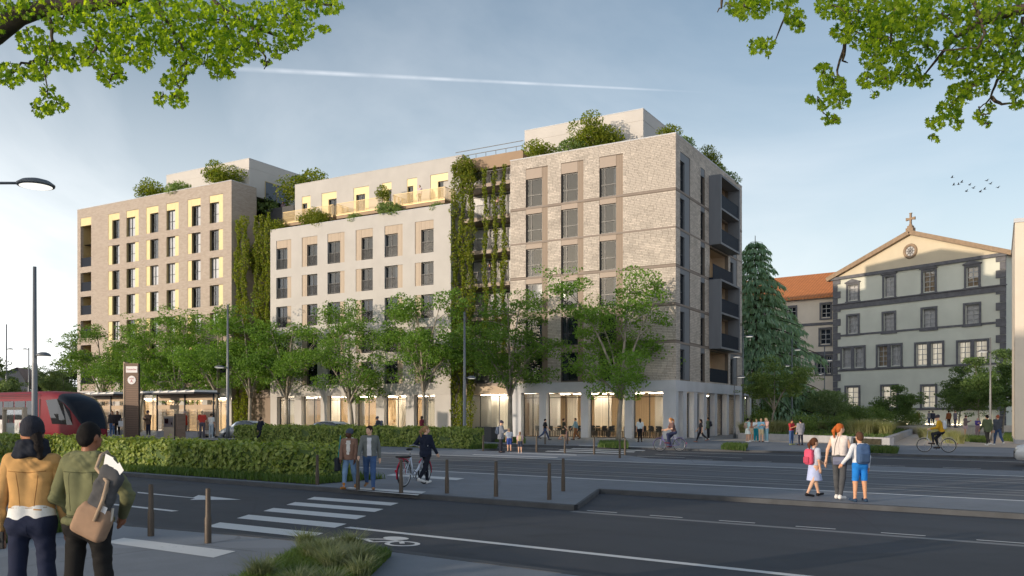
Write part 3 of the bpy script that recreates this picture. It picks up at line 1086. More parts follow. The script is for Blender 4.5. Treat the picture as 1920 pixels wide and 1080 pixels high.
# closing walls, roof, parapet, inner shade
m = MB()
m.quad((sL, 0.5, 0), (sL, 0.02, ZT), (sL, DEP, ZT), (sL, DEP, 0)).quad((sL, DEP, 0), (sL, DEP, ZT), (0, DEP, ZT), (0, DEP, 0))
m.build('rear_wall', MT['mortar'], rb)
MB().quad((sL, 0.4, 22.0), (-0.4, 0.4, 22.0), (-0.4, DEP, 22.0), (sL, DEP, 22.0)).build('roof', MT['roof'], rb)
m = MB()
m.box(sL - 0.03, 0.03, -0.03, 0.38, ZT, ZT + 0.07).box(-0.36, 0.03, 0.38, DEP, ZT, ZT + 0.07)
m.box(sL, -0.36, 0.3, 0.36, 22.0, ZT).box(-0.36, -0.3, 0.36, DEP, 22.0, ZT)
m.build('parapet_coping', MT['conc'], rb)
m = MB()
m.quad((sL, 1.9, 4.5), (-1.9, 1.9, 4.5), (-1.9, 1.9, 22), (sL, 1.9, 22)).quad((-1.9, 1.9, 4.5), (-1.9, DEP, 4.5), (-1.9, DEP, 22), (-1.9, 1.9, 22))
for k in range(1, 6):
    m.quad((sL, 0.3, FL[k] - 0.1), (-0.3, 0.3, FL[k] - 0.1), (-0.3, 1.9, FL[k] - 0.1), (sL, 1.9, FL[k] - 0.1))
m.build('inner_shade', MT['room'], rb)
# penthouse
m = MB()
PZ = 26.05
m.box(-14.5, -3.75, 3.0, 13.5, 22.0, 25.1).box(-14.48, -3.77, 3.02, 13.48, 25.1, 25.16).box(-14.5, -3.75, 3.0, 13.5, 25.16, PZ)
m.build('penthouse', MT['panelpent'], rb)
MB().box(-14.52, -3.73, 2.98, 13.52, PZ, PZ + 0.06).build('penthouse_coping', MT['conc'], rb)

# ground floor: band, pillars, glazing, rooms
m = MB()
m.box(sL, 0.06, -0.05, 0.8, 3.65, 4.46).box(-0.8, 0.06, 0.8, DEP, 3.65, 4.46).box(-10, 0.05, DEP, 31, 3.65, 4.5)
m.build('concrete_band', MT['conc'], rb)
pil = [(FS(957), FS(977)), (FS(1011), FS(1024)), (FS(1089), FS(1103)), (FS(1171), FS(1185)), (FS(1243), 0.02)]
for a, b in pil:
    put('pillar', boxmesh(b - a, 0.55, 3.65, MT['conc']), rb, B0, (a, 0.0, 0.1 - 0.1), 0)
bays = [(pil[i][1], pil[i + 1][0]) for i in range(4)]
shopfront(rb, B0, 0, sL, 0, bays, 3.62)
pr = [(1.7, 2.5), (4.2, 5.0), (6.6, 7.4), (9.6, 10.2), (13.0, 13.6), (17.0, 17.67)]
for a, b in pr:
    put('pillar', boxmesh(b - a, 0.5, 3.65, MT['conc']), rb, B0, (a, 0.0, 0.0), RZ)
baysR = [(0.56, 1.7)] + [(pr[i][1], pr[i + 1][0]) for i in range(5)]
shopfront(rb, B0, RZ, 0, DEP, baysR, 3.62, mull=())
for i in range(4):
    put('pillar', boxmesh(0.5, 0.4, 3.65, MT['conc']), rb, B0, (20.5 + i * 3.4, 0.02, 0.0), RZ)
    put('window', frame_mesh(2.85, 3.5, 0.05, 0.09, MT['frame'], (0.5,), ()), rb, B0, (17.7 + i * 3.4, 0.3, 0.12), RZ)
    put('shop_pane', boxmesh(2.75, 0.012, 3.4, MT['shopglass']), rb, B0, (17.75 + i * 3.4, 0.33, 0.17), RZ)
interior(rb, B0, 0, sL, -0.7, 3.62, 8.0, 4)
m = MB()
m.box(-9.0, -8.9, 17.0, 31, 0.1, 3.6).box(-9, -0.5, 8.7, 31, 0.1, 0.12).box(-9, -0.5, 8.7, 31, 3.63, 3.66)
m.build('podium_room', MT['plaster'], rb)
for i in range(5):
    put('ceiling_lamp', boxmesh(0.3, 1.6, 0.04, MT['shoplamp']), rb, B0, (-2.6, 10.5 + i * 4, 3.55), 0)


def room_table(root, base, x, y, n):
    """long table with a row of chairs in the shop"""
    m = MB()
    m.box(x, x + n * 0.62, y, y + 0.75, 0.82, 0.86)
    for xx in (x + 0.05, x + n * 0.62 - 0.1):
        for yy in (y + 0.05, y + 0.66):
            m.box(xx, xx + 0.05, yy, yy + 0.05, 0.12, 0.82)
    return m


TBL = []
for i, (s_, y_, n_) in enumerate(((-12.6, 1.6, 3), (-9.6, 1.7, 4), (-6.6, 1.6, 4), (-3.9, 1.6, 4), (-10.2, 4.2, 5), (-5.6, 4.2, 5))):
    w = bworld(s_, y_, 0.128)
    L = ['first long table from the left behind the corner shop glass', 'second long table from the left behind the corner shop glass', 'third long table from the left behind the corner shop glass', 'long table behind the last shop bay before the corner',
         'wooden table further back in the left half of the corner shop', 'wooden table further back in the right half of the corner shop'][i]
    t = thing('dining_table', 'wooden ' + L if not L.startswith('wooden') else L, 'table', w, BROT, 'tables in the corner shop')
    wd = n_ * 0.62
    MB().box(0, wd, 0, 0.75, 0.70, 0.74).build('tabletop', MT['woodp'], t)
    for xx in (0.06, wd - 0.11):
        for yy in (0.05, 0.65):
            link('leg', boxmesh(0.05, 0.05, 0.70, MT['frame']), t, (xx, yy, 0))
    for j in range(n_):
        for side in (-1, 1):
            if side > 0 and i < 4 and j % 2:
                continue
            ccx, ccy = 0.12 + j * 0.62, (-0.42 if side < 0 else 0.8)
            c = thing('chair', 'dark slim chair drawn up to a long table inside the corner shop', 'chair', bworld(s_ + ccx, y_ + ccy, 0.128), BROT, 'chairs in the corner shop')
            link('seat', boxmesh(0.38, 0.38, 0.04, MT['frame']), c, (0, 0, 0.44))
            link('backrest', boxmesh(0.38, 0.03, 0.36, MT['frame']), c, (0, 0.0 if side < 0 else 0.35, 0.5))
            for xx in (0, 0.34):
                for yy in (0, 0.34):
                    link('leg', boxmesh(0.035, 0.035, 0.44, MT['frame']), c, (xx, yy, 0))

# ------------------------------------------------------------------ middle apartment building (white render)
cb = thing('apartment_building', 'white rendered apartment building with golden roof balconies between the two brick buildings', 'building', bworld(-20.06, 0), BROT)
BC = (20.06, 0, 0)
cL, cR, CZ = -41.36, -20.06, 19.88
cc = [(518, 538, 546, 0), (566, 575, 595, 1), (614, 637, 646, 0), (667, 677, 699, 1), (721, 745, 755, 0), (778, 789, 813, 1)]
ops = []
for a, b, c, lft in cc:
    for k in range(5):
        ops.append((FS(a), FS(c), FL[k] + 0.1, FL[k] + (2.90 if k == 4 else 2.14)))
put('wall', wall_mesh(cL, cR, 4.46, CZ, ops, 0.34).mesh('wall', MT['white']), cb, BC, (0, 0, 0), 0)
for a, b, c, lft in cc:
    a, b, c = FS(a), FS(b), FS(c)
    for k in range(5):
        z = FL[k] + 0.1
        wx0, wx1 = (b, c) if lft else (a, b)
        px0, px1 = (a, b) if lft else (b, c)
        cu = rnd.choice([('curtain', 0.3), ('curtain', -0.4), ('curtain2', 0.4), None])
        window(cb, BC, 0, wx0 + 0.02, z + 0.02, wx1 - wx0 - 0.04, 2.0, 0.24, mull=(0.45,), trans=(), rail=('frame', 0.95), curtain=cu, t=0.055)
        ht = 2.80 if k == 4 else 2.04
        put('side_panel', boxmesh(px1 - px0 - 0.012, 0.24, ht - 0.01, MT['beige']), cb, BC, (px0 + 0.006, 0.05, z + 0.005), 0)
        if k == 4:
            put('lintel_panel', boxmesh(wx1 - wx0 - 0.012, 0.24, 0.74, MT['beige']), cb, BC, (wx0 + 0.006, 0.05, z + 2.05), 0)
m = MB()
m.quad((cR, 0, 0), (cR, 14, 0), (cR, 14, CZ), (cR, 0, CZ)).quad((cL, 14, 0), (cL, 0, 0), (cL, 0, CZ), (cL, 14, CZ)).quad((cR, 14, 0), (cL, 14, 0), (cL, 14, CZ), (cR, 14, CZ))
put('side_walls', m.mesh('side_walls', MT['white']), cb, BC, (0, 0, 0), 0)
m = MB()
m.box(cL, cR, -0.02, 0.32, CZ, CZ + 0.05)
m.quad((cL, 0.3, 19.0), (cR, 0.3, 19.0), (cR, 14, 19.0), (cL, 14, 19.0)).quad((cL, 0.3, CZ), (cR, 0.3, CZ), (cR, 0.3, 19), (cL, 0.3, 19))
put('roof_terrace', m.mesh('roof_terrace', MT['conc']), cb, BC, (0, 0, 0), 0)
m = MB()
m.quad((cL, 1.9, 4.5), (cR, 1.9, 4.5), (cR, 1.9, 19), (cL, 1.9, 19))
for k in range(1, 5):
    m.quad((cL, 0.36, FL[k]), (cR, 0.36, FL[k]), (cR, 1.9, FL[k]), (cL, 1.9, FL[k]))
put('inner_shade', m.mesh('inner_shade', MT['room']), cb, BC, (0, 0, 0), 0)
# set-back top storey
IN = 3.0
SB0, SB1 = FS(553, IN), FS(866, IN)
bz0, bz1 = 20.42, 20.80
pan = [(566, 582, 0.5), (603, 631, 0.45), (663, 692, 0.42), (716, 734, 0.5), (763, 782, 0.5), (807, 840, 0.42)]
ops = []
for a, b, fr in pan:
    ops.append((FS(a, IN), FS(b, IN), bz1 + 0.02, 23.65))
put('setback_wall', wall_mesh(SB0, SB1, 19.0, 24.95, ops, 0.3, IN).mesh('setback_wall', MT['white']), cb, BC, (0, 0, 0), 0)
m = MB()
m.quad((SB1, IN, 19), (SB1, 13, 19), (SB1, 13, 24.95), (SB1, IN, 24.95)).quad((SB0, 13, 19), (SB0, IN, 19), (SB0, IN, 24.95), (SB0, 13, 24.95)).quad((SB0, IN + 0.3, 24.6), (SB1, IN + 0.3, 24.6), (SB1, 13, 24.6), (SB0, 13, 24.6))
m.box(SB0, SB1, IN - 0.015, IN + 0.3, 24.95, 25.0)
put('setback_sides', m.mesh('setback_sides', MT['white']), cb, BC, (0, 0, 0), 0)
m = MB()
m.quad((SB0, IN + 1.5, 19), (SB1, IN + 1.5, 19), (SB1, IN + 1.5, 24.6), (SB0, IN + 1.5, 24.6))
put('inner_shade', m.mesh('inner_shade', MT['room']), cb, BC, (0, 0, 0), 0)
for i, (a, b, fr) in enumerate(pan):
    a, b = FS(a, IN), FS(b, IN)
    ww = (b - a) * (1 - fr) if (b - a) > 1.6 else (b - a) * 0.55
    x0 = b - ww if i % 2 else a + (b - a - ww) * (0.35 if i == 2 else 0.1)
    if i == 5:
        x0 = b - ww
    window(cb, BC, 0, x0, bz1 + 0.05, ww, 2.1, IN + 0.2, mull=(0.5,), curtain=('curtain', 0.5), t=0.06)
    put('lintel_panel', boxmesh(b - a - 0.01, 0.2, 23.64 - bz1 - 2.17, MT['gold']), cb, BC, (a + 0.005, IN + 0.04, bz1 + 2.16), 0)
    for q0, q1 in ((a, x0), (x0 + ww, b)):
        if q1 - q0 > 0.05:
            put('side_panel', boxmesh(q1 - q0 - 0.008, 0.2, 2.13, MT['gold']), cb, BC, (q0 + 0.004, IN + 0.04, bz1 + 0.025), 0)
for a, b in ((541, 634), (641, 719), (746, 843)):    # golden balconies of the set-back storey
    a, b = FS(a, IN - 1.0), FS(b, IN - 1.0)
    y0 = IN - 1.75
    m = MB()
    m.box(a, b, y0, IN - 0.002, bz0, bz1 - 0.10)
    put('balcony', m.mesh('balcony', MT['slab']), cb, BC, (0, 0, 0), 0)
    put('balcony_edge', MB().box(a - 0.02, b + 0.02, y0 - 0.03, IN - 0.003, bz1 - 0.10, bz1).mesh('balcony_edge', MT['goldrail']), cb, BC, (0, 0, 0), 0)
    put('railing', rail_mesh(b - a, 1.05, MT['goldrail'], 0.11, 0.035), cb, BC, (a, y0, bz1), 0)
    put('railing', rail_mesh(1.72, 1.05, MT['goldrail'], 0.11, 0.035), cb, (BC[0] + b, y0, bz1), (0, 0, 0), RZ)
    put('railing', rail_mesh(1.72, 1.05, MT['goldrail'], 0.11, 0.035), cb, (BC[0] + a, y0, bz1), (0, 0, 0), RZ)
# ground floor
put('concrete_band', MB().box(cL, cR, -0.04, 0.8, 3.62, 4.46).mesh('concrete_band', MT['white']), cb, BC, (0, 0, 0), 0)
pil = [(505, 519), (552, 565), (601, 613), (652, 666), (705, 720), (761, 776), (815, 845)]
pil = [(FS(a), FS(b)) for a, b in pil]
pil[0] = (cL, pil[0][1])
pil[-1] = (pil[-1][0], cR)
for a, b in pil:
    put('pillar', boxmesh(b - a, 0.6, 3.62, MT['white']), cb, BC, (a, 0.0, 0.0), 0)
shopfront(cb, BC, 0, cL, cR, [(pil[i][1], pil[i + 1][0]) for i in range(6)], 3.6)
interior(cb, BC, 0, cL + 0.3, cR - 0.3, 3.6, 6.0, 6)
for i in range(5):                               # curtains and a counter inside
    put('curtain', boxmesh(1.4, 0.12, 3.3, MT['curtain']), cb, BC, (cL + 1.2 + i * 4.1, 1.2 + (i % 2) * 1.3, 0.14), 0)
for i, s_ in enumerate((-38.0, -33.5, -29.0, -25.0)):
    t = thing('shop_counter', ['timber counter behind the leftmost bays of the white building', 'timber counter behind the car and the second tree trunk bays', 'timber counter lit up in the middle shop bays of the white building', 'timber counter in the last shop bay beside the vines'][i], 'counter', bworld(s_, 2.6, 0.128), BROT, 'counters in the middle shop')
    MB().box(0, 2.2, 0, 0.6, 0, 0.95).build('body', MT['wood'], t)
    MB().box(-0.05, 2.25, -0.05, 0.65, 0.95, 1.0).build('worktop', MT['woodp'], t)
    for j in range(3):
        link('shelf_box', boxmesh(0.4, 0.3, 0.25, MT['tan']), t, (0.2 + j * 0.65, 0.15, 1.0))

# ------------------------------------------------------------------ left apartment building (fine brick, golden panels)
lb = thing('apartment_building', 'brown brick apartment building with bright golden window panels behind the tram stop', 'building', bworld(-46.79, 0), BROT)
BL = (46.79, 0, 0)
lL, lR, LZ = -72.25, -46.79, 25.52
lc = [(203, 210, 224, 1), (237, 253, 260, 0), (274, 281, 297, 1), (312, 328, 335, 0), (352, 359, 376, 1), (393, 410, 418, 0)]
ops = []
for a, b, c, lft in lc:
    for k in range(1, 7):
        ops.append((FS(a), FS(c), FL[k] - 0.02, FL[k] + (2.84 if k == 6 else 2.10)))
g0, g1 = FS(151), FS(171)
lz = [(FA(161, 500)[1], FA(161, 408)[1]), (FA(161, 546)[1], FA(161, 511)[1]), (FA(161, 590)[1], FA(161, 556)[1]), (FA(161, 634)[1], FA(161, 601)[1]), (FA(161, 680)[1], FA(161, 647)[1])]
ops += [(g0, g1, a, b) for a, b in lz]
put('wall', wall_mesh(lL, lR, 7.35, LZ, ops, 0.36).mesh('wall', MT['brickL']), lb, BL, (0, 0, 0), 0)
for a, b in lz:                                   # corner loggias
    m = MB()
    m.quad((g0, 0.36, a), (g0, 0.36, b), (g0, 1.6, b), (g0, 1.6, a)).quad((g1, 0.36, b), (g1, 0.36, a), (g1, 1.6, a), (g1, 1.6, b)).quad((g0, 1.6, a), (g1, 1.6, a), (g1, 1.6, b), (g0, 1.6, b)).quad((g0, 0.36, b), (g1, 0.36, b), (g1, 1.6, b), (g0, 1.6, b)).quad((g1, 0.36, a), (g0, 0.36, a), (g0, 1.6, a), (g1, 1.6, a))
    put('loggia', m.mesh('loggia', MT['goldshade']), lb, BL, (0, 0, 0), 0)
    put('pane', boxmesh(0.7, 0.02, b - a - 0.6, MT['glass']), lb, BL, (g1 - 0.85, 1.5, a + 0.1), 0)
    put('railing', boxmesh(g1 - g0 - 0.02, 0.03, 1.05, MT['navy']), lb, BL, (g0 + 0.01, 0.12, a + 0.02), 0)
put('lintel_panel', boxmesh(g1 - g0 - 0.02, 0.3, 0.9, MT['gold']), lb, BL, (g0 + 0.01, 0.03, lz[0][1] - 0.91), 0)
for a, b, c, lft in lc:
    a, b, c = FS(a), FS(b), FS(c)
    for k in range(1, 7):
        z = FL[k] - 0.02
        wx0, wx1 = (b, c) if lft else (a, b)
        px0, px1 = (a, b) if lft else (b, c)
        cu = rnd.choice([('voile', 0.97), ('voile', 0.97), ('voile', -0.6), ('voile', -0.75), ('curtain2', -0.3)])
        window(lb, BL, 0, wx0 + 0.02, z + 0.02, wx1 - wx0 - 0.04, 2.06, 0.26, mull=(0.4,), trans=(0.45,), curtain=cu, t=0.036, glass='clear')
        m0 = wx0 if not lft else wx0
        put('reveal_panel', boxmesh(0.015, 0.26, 2.08, MT['goldshade']), lb, BL, (wx0 + 0.002, 0.02, z + 0.01), 0)
        ht = 2.84 if k == 6 else 2.10
        put('side_panel', boxmesh(px1 - px0 - 0.012, 0.26, ht - 0.02, MT['gold']), lb, BL, (px0 + 0.006, 0.03, z + 0.01), 0)
        if k == 6:
            put('lintel_panel', boxmesh(wx1 - wx0 - 0.012, 0.26, 0.72, MT['gold']), lb, BL, (wx0 + 0.006, 0.03, z + 2.11), 0)
sideT = FA(481, 700, 0, Vector(bworld(lR, 0).xy), EY)[0]
m = MB()
m.quad((lR, 0, 0), (lR, sideT, 0), (lR, sideT, LZ), (lR, 0, LZ)).quad((lL, 14, 0), (lL, 0, 0), (lL, 0, LZ), (lL, 14, LZ)).quad((lR, 14, 0), (lL, 14, 0), (lL, 14, LZ), (lR, 14, LZ)).quad((lR, sideT, 0), (lR, 14, 0), (lR, 14, 22), (lR, sideT, 22))
put('side_walls', m.mesh('side_walls', MT['brickL']), lb, BL, (0, 0, 0), 0)
m = MB()
m.box(lL - 0.02, lR + 0.02, -0.03, 0.34, LZ, LZ + 0.06).box(lR - 0.3, lR + 0.02, 0.34, sideT, LZ, LZ + 0.06)
put('parapet_coping', m.mesh('parapet_coping', MT['conc']), lb, BL, (0, 0, 0), 0)
m = MB()
m.quad((lL, 0.3, 24.6), (lR, 0.3, 24.6), (lR, 14, 24.6), (lL, 14, 24.6))
put('roof', m.mesh('roof', MT['roof']), lb, BL, (0, 0, 0), 0)
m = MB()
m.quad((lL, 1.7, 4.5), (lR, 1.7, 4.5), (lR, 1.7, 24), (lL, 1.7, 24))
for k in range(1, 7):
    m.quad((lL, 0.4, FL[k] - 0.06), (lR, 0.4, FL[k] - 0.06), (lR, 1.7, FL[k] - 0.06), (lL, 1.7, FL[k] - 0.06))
put('inner_shade', m.mesh('inner_shade', MT['room']), lb, BL, (0, 0, 0), 0)
a, zt = FA(467, 297, 3.0)
b = FS(312, 3.0)
b2 = FS(296, 3.0)
m = MB()
m.box(b, a, 3.0, 20.0, 24.6, 27.6).box(b + 0.02, a - 0.02, 3.02, 19.98, 27.6, 27.67).box(b, a, 3.0, 20.0, 27.67, zt)
m.box(b2, b - 0.01, 5.0, 20.0, 24.6, 27.3)
put('penthouse', m.mesh('penthouse', MT['panelpent']), lb, BL, (0, 0, 0), 0)
put('penthouse_coping', MB().box(b - 0.02, a + 0.02, 2.98, 20.02, zt, zt + 0.06).mesh('penthouse_coping', MT['conc']), lb, BL, (0, 0, 0), 0)
put('window', frame_mesh(3.4, 2.0, 0.07, 0.06, MT['goldshade'], (0.5,), ()), lb, (BL[0] + a + 0.05, 5.2, 24.75), (0, 0, 0), RZ)
put('pane', boxmesh(3.26, 0.012, 1.9, MT['glass']), lb, (BL[0] + a + 0.02, 5.27, 24.8), (0, 0, 0), RZ)
# base storeys with wide openings
nb = 7
pw = 0.75
ops = []
for i in range(nb):
    x0 = lL + 0.6 + (lR - lL - 0.6) * i / nb
    x1 = lL + 0.6 + (lR - lL - 0.6) * (i + 1) / nb - pw
    ops.append((x0, x1, 0.0, 3.6))
    ops.append((x0, x1, 4.55, 7.05))
put('base_wall', wall_mesh(lL, lR, 0, 7.35, ops, 0.5, -0.01).mesh('base_wall', MT['white']), lb, BL, (0, 0, 0), 0)
for o in ops:
    if o[2] < 1:
        put('window', frame_mesh(o[1] - o[0] - 0.02, 3.45, 0.05, 0.09, MT['frame'], (0.5,), (0.88,)), lb, BL, (o[0] + 0.01, 0.5, 0.12), 0)
        put('shop_pane', boxmesh(o[1] - o[0] - 0.12, 0.012, 3.35, MT['shopglass']), lb, BL, (o[0] + 0.06, 0.53, 0.17), 0)
    else:
        put('window', frame_mesh(o[1] - o[0] - 0.02, 2.46, 0.06, 0.09, MT['frame'], (0.33, 0.66), ()), lb, BL, (o[0] + 0.01, 1.3, 4.57), 0)
        put('pane', boxmesh(o[1] - o[0] - 0.12, 0.012, 2.36, MT['glass']), lb, BL, (o[0] + 0.06, 1.33, 4.62), 0)
        put('railing', rail_mesh(o[1] - o[0], 1.0, MT['navy'], 0.10, 0.03), lb, BL, (o[0], 0.15, 5.35), 0)
        put('parapet_panel', boxmesh(o[1] - o[0], 0.06, 0.78, MT['taupe']), lb, BL, (o[0], 0.12, 4.56), 0)
interior(lb, BL, 0, lL + 0.3, lR - 0.3, 3.6, 4.0, 7)


# ------------------------------------------------------------------ recessed links with balconies between the buildings
def linkbay(root, base, x0, x1, yb, ys, ks, ztop, back, slabm, raily):
    m = MB()
    m.quad((x0 - 3, yb, 0), (x1 + 3, yb, 0), (x1 + 3, yb, ztop), (x0 - 3, yb, ztop))
    put('link_back_wall', m.mesh('link_back_wall', MT[back]), root, base, (0, 0, 0), 0)
    for k in ks:
        F = FL[k]
        put('balcony', MB().box(x0, x1, ys, yb - 0.01, F - 0.30, F).mesh('balcony', MT[slabm]), root, base, (0, 0, 0), 0)
        put('railing', rail_mesh(x1 - x0, 1.05, MT['frame'], 0.13, 0.03), root, base, (x0, ys + 0.06, F), 0)
        w = (x1 - x0 - 0.4) / 3
        for i in range(3):
            window(root, base, 0, x0 + 0.2 + i * w, F + 0.04, w - 0.06, 2.3, yb - 0.10, mull=(), curtain=None, t=0.05, glass='clear')
            if rnd.random() < 0.9:
                put('curtain', boxmesh(w - 0.2, 0.03, 2.2, MT['voile' if rnd.random() < 0.7 else 'curtain']), root, base, (x0 + 0.26 + i * w, yb - 0.035, F + 0.06), 0)


linkbay(cb, BC, cR + 0.02, sL - 0.02, 3.2, 1.1, range(0, 7), 23.9, 'white', 'taupe', 1)
m = MB()
m.box(cR - 0.3, FS(985, 2.0), 1.6, 7.0, 22.9, 24.0)
put('link_roof', m.mesh('link_roof', MT['slab']), cb, BC, (0, 0, 0), 0)
m = MB()
for zz_ in (24.35, 24.75):
    m.box(cR - 0.6, FS(985, 2.0), 1.62, 1.66, zz_, zz_ + 0.05)
for i in range(8):
    xx = cR - 0.5 + i * 1.0
    m.box(xx, xx + 0.03, 1.62, 1.66, 24.0, 24.35)
put('railing', m.mesh('railing', MT['frame']), cb, BC, (0, 0, 0), 0)
put('link_band', MB().box(cR, sL, 0.9, 3.1, 3.62, 4.3).mesh('link_band', MT['tan']), cb, BC, (0, 0, 0), 0)
put('window', frame_mesh(sL - cR - 0.1, 3.4, 0.05, 0.09, MT['frame'], (0.33, 0.66), ()), cb, BC, (cR + 0.05, 1.6, 0.12), 0)
put('shop_pane', boxmesh(sL - cR - 0.2, 0.012, 3.3, MT['shopglass']), cb, BC, (cR + 0.1, 1.64, 0.17), 0)
put('curtain', boxmesh(2.4, 0.1, 3.3, MT['curtain']), cb, BC, (cR + 2.6, 2.4, 0.14), 0)
put('ceiling_lamp', boxmesh(2.4, 0.3, 0.04, MT['shoplamp']), cb, BC, (cR + 1.8, 2.0, 3.55), 0)
linkbay(lb, BL, lR + 0.02, cL - 0.02, 6.5, 4.6, range(0, 6), 22.0, 'tan', 'darkslab', 1)
x0, zq0 = FA(486, 372, 5.0)
x1 = FS(556, 5.0)
put('terrace_parapet', MB().box(lR + 0.02, x1, 4.6, 4.8, 22.35, 23.5).mesh('terrace_parapet', MT['darkslab']), lb, BL, (0, 0, 0), 0)
put('terrace_floor', MB().box(lR + 0.02, x1, 4.8, 12.0, 22.3, 22.5).mesh('terrace_floor', MT['conc']), lb, BL, (0, 0, 0), 0)
put('terrace_wall', MB().box(lR + 4.0, x1, 5.2, 5.4, 18.6, 22.34).mesh('terrace_wall', MT['white']), lb, BL, (0, 0, 0), 0)
put('ground_gate', MB().box(lR + 0.02, cL - 0.02, 1.8, 1.9, 0.0, 3.6).mesh('ground_gate', MT['taupe2']), lb, BL, (0, 0, 0), 0)
put('link_band', MB().box(lR + 0.02, cL - 0.02, 1.6, 4.6, 3.6, 4.4).mesh('link_band', MT['taupe']), lb, BL, (0, 0, 0), 0)

for i, (x_, w_) in enumerate(((-13.4, 1.2), (-11.0, 0.9), (-8.9, 1.5), (-5.9, 1.1), (-3.2, 1.3), (-1.9, 0.8))):
    put('curtain', boxmesh(w_, 0.14, 3.3, MT['curtain']), rb, B0, (x_, 3.2 + (i % 3) * 0.9, 0.14), 0)
# ------------------------------------------------------------------ old church school with gable front
KO = Vector((P(1563, 700, 110).x, 110.0))
KD = Vector((0.562, -0.827)).normalized()
KN = Vector((0.827, 0.562)).normalized()
ch = thing('church_building', 'old grey-green church building with dark stone trim, four storeys and a cross on its gable', 'church', (KO.x, KO.y, 0), math.atan2(KD.y, KD.x))


def K(px, py):
    return FA(px, py, 0, KO, KD)


KW = K(1886, 500)[0]
ZE = K(1563, 522)[1]                               # eaves
apx, apz = K(1708, 440)
rows = []
rows += [('ped', a, b, c, d) for a, b, c, d in ((1590, 1609, 534, 563), (1658, 1677, 518, 556), (1731, 1753, 508, 547), (1812, 1835, 500, 537))]
rows += [('one', a, b, c, d) for a, b, c, d in ((1590, 1609, 592, 625), (1657, 1677, 587, 621), (1730, 1754, 579, 615), (1810, 1836, 571, 607))]
rows += [('two', a, b, c, d) for a, b, c, d in ((1579, 1620, 652, 689), (1646, 1689, 648, 686), (1718, 1767, 644, 684), (1797, 1851, 640, 680))]
rows += [('low', a, b, c, d) for a, b, c, d in ((1587, 1610, 726, 764), (1654, 1682, 724, 764), (1729, 1754, 724, 764), (1811, 1838, 724, 764))]
ops, wins = [], []
for kd, a, b, c, d in rows:
    x0, x1 = K(a, 600)[0], K(b, 600)[0]
    mx = (a + b) / 2
    z1, z0 = K(mx, c)[1], K(mx, d)[1]
    if kd == 'two':
        xm = (x0 + x1) / 2
        for q0, q1 in ((x0, xm - 0.22), (xm + 0.22, x1)):
            ops.append((q0, q1, z0, z1))
        wins.append((kd, x0, x1, z0, z1))
    else:
        ops.append((x0, x1, z0, z1))
        wins.append((kd, x0, x1, z0, z1))
wall_mesh(0, KW, 0, ZE, ops, 0.25).build('wall', MT['church'], ch)
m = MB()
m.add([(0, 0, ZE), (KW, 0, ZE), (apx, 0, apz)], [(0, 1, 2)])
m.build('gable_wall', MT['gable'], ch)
m = MB()
m.quad((KW, 0, 0), (KW, 22, 0), (KW, 22, ZE), (KW, 0, ZE)).quad((0, 22, 0), (0, 0, 0), (0, 0, ZE), (0, 22, ZE))
m.add([(KW, 22, 0), (0, 22, 0), (0, 22, ZE), (apx, 22, apz), (KW, 22, ZE)], [(0, 1, 2, 3, 4)])
m.build('side_walls', MT['church'], ch)
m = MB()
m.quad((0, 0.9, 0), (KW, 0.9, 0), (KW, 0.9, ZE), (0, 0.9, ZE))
m.build('inner_shade', MT['room'], ch)


def slope(xa, za, xb, zb, t, y0, y1, m):
    d = Vector((xb - xa, zb - za)).normalized()
    n = Vector((-d.y, d.x))
    if n.y < 0:
        n = -n
    m.extrude_y([(xa, za), (xb, zb), (xb + n.x * t, zb + n.y * t), (xa + n.x * t, za + n.y * t)], y0, y1)


for xa, za, xb, zb in ((-0.7, ZE - 0.35, apx, apz), (apx, apz, KW + 0.7, ZE - 0.35)):
    m = MB()
    slope(xa, za, xb, zb, 0.5, -0.45, 0.3, m)
    m.build('raking_cornice', MT['goldstone'], ch)
    m = MB()
    slope(xa, za + 0.1, xb, zb + 0.1, 0.3, 0.3, 22.3, m)
    m.build('roof', MT['orange'], ch)
MB().box(-0.25, KW + 0.25, -0.28, 0.0, ZE - 0.30, ZE + 0.06).build('cornice', MT['basalt'], ch)
zs_ = [K(1563, 573)[1], K(1563, 629)[1], K(1563, 694)[1], K(1720, 765)[1]]
for i, z in enumerate(zs_):
    h_ = 0.62 if i == 0 else 0.22
    MB().box(-0.05, KW + 0.05, -0.16 if i == 0 else -0.09, 0.0, z - h_, z).build('string_course', MT['basalt'], ch)
    if i == 0:
        MB().box(-0.15, KW + 0.15, -0.3, 0.0, z, z + 0.12).build('string_course', MT['basalt'], ch)
n = int(ZE / 0.85)
for i in range(n):                                # quoins
    w = 1.05 if i % 2 else 0.62
    z = i * ZE / n
    link('quoin', boxmesh(w, 0.10, ZE / n - 0.04, MT['basalt']), ch, (-0.04, -0.10, z + 0.02))
    link('quoin', boxmesh(w, 0.10, ZE / n - 0.04, MT['basalt']), ch, (KW + 0.04 - w, -0.10, z + 0.02))
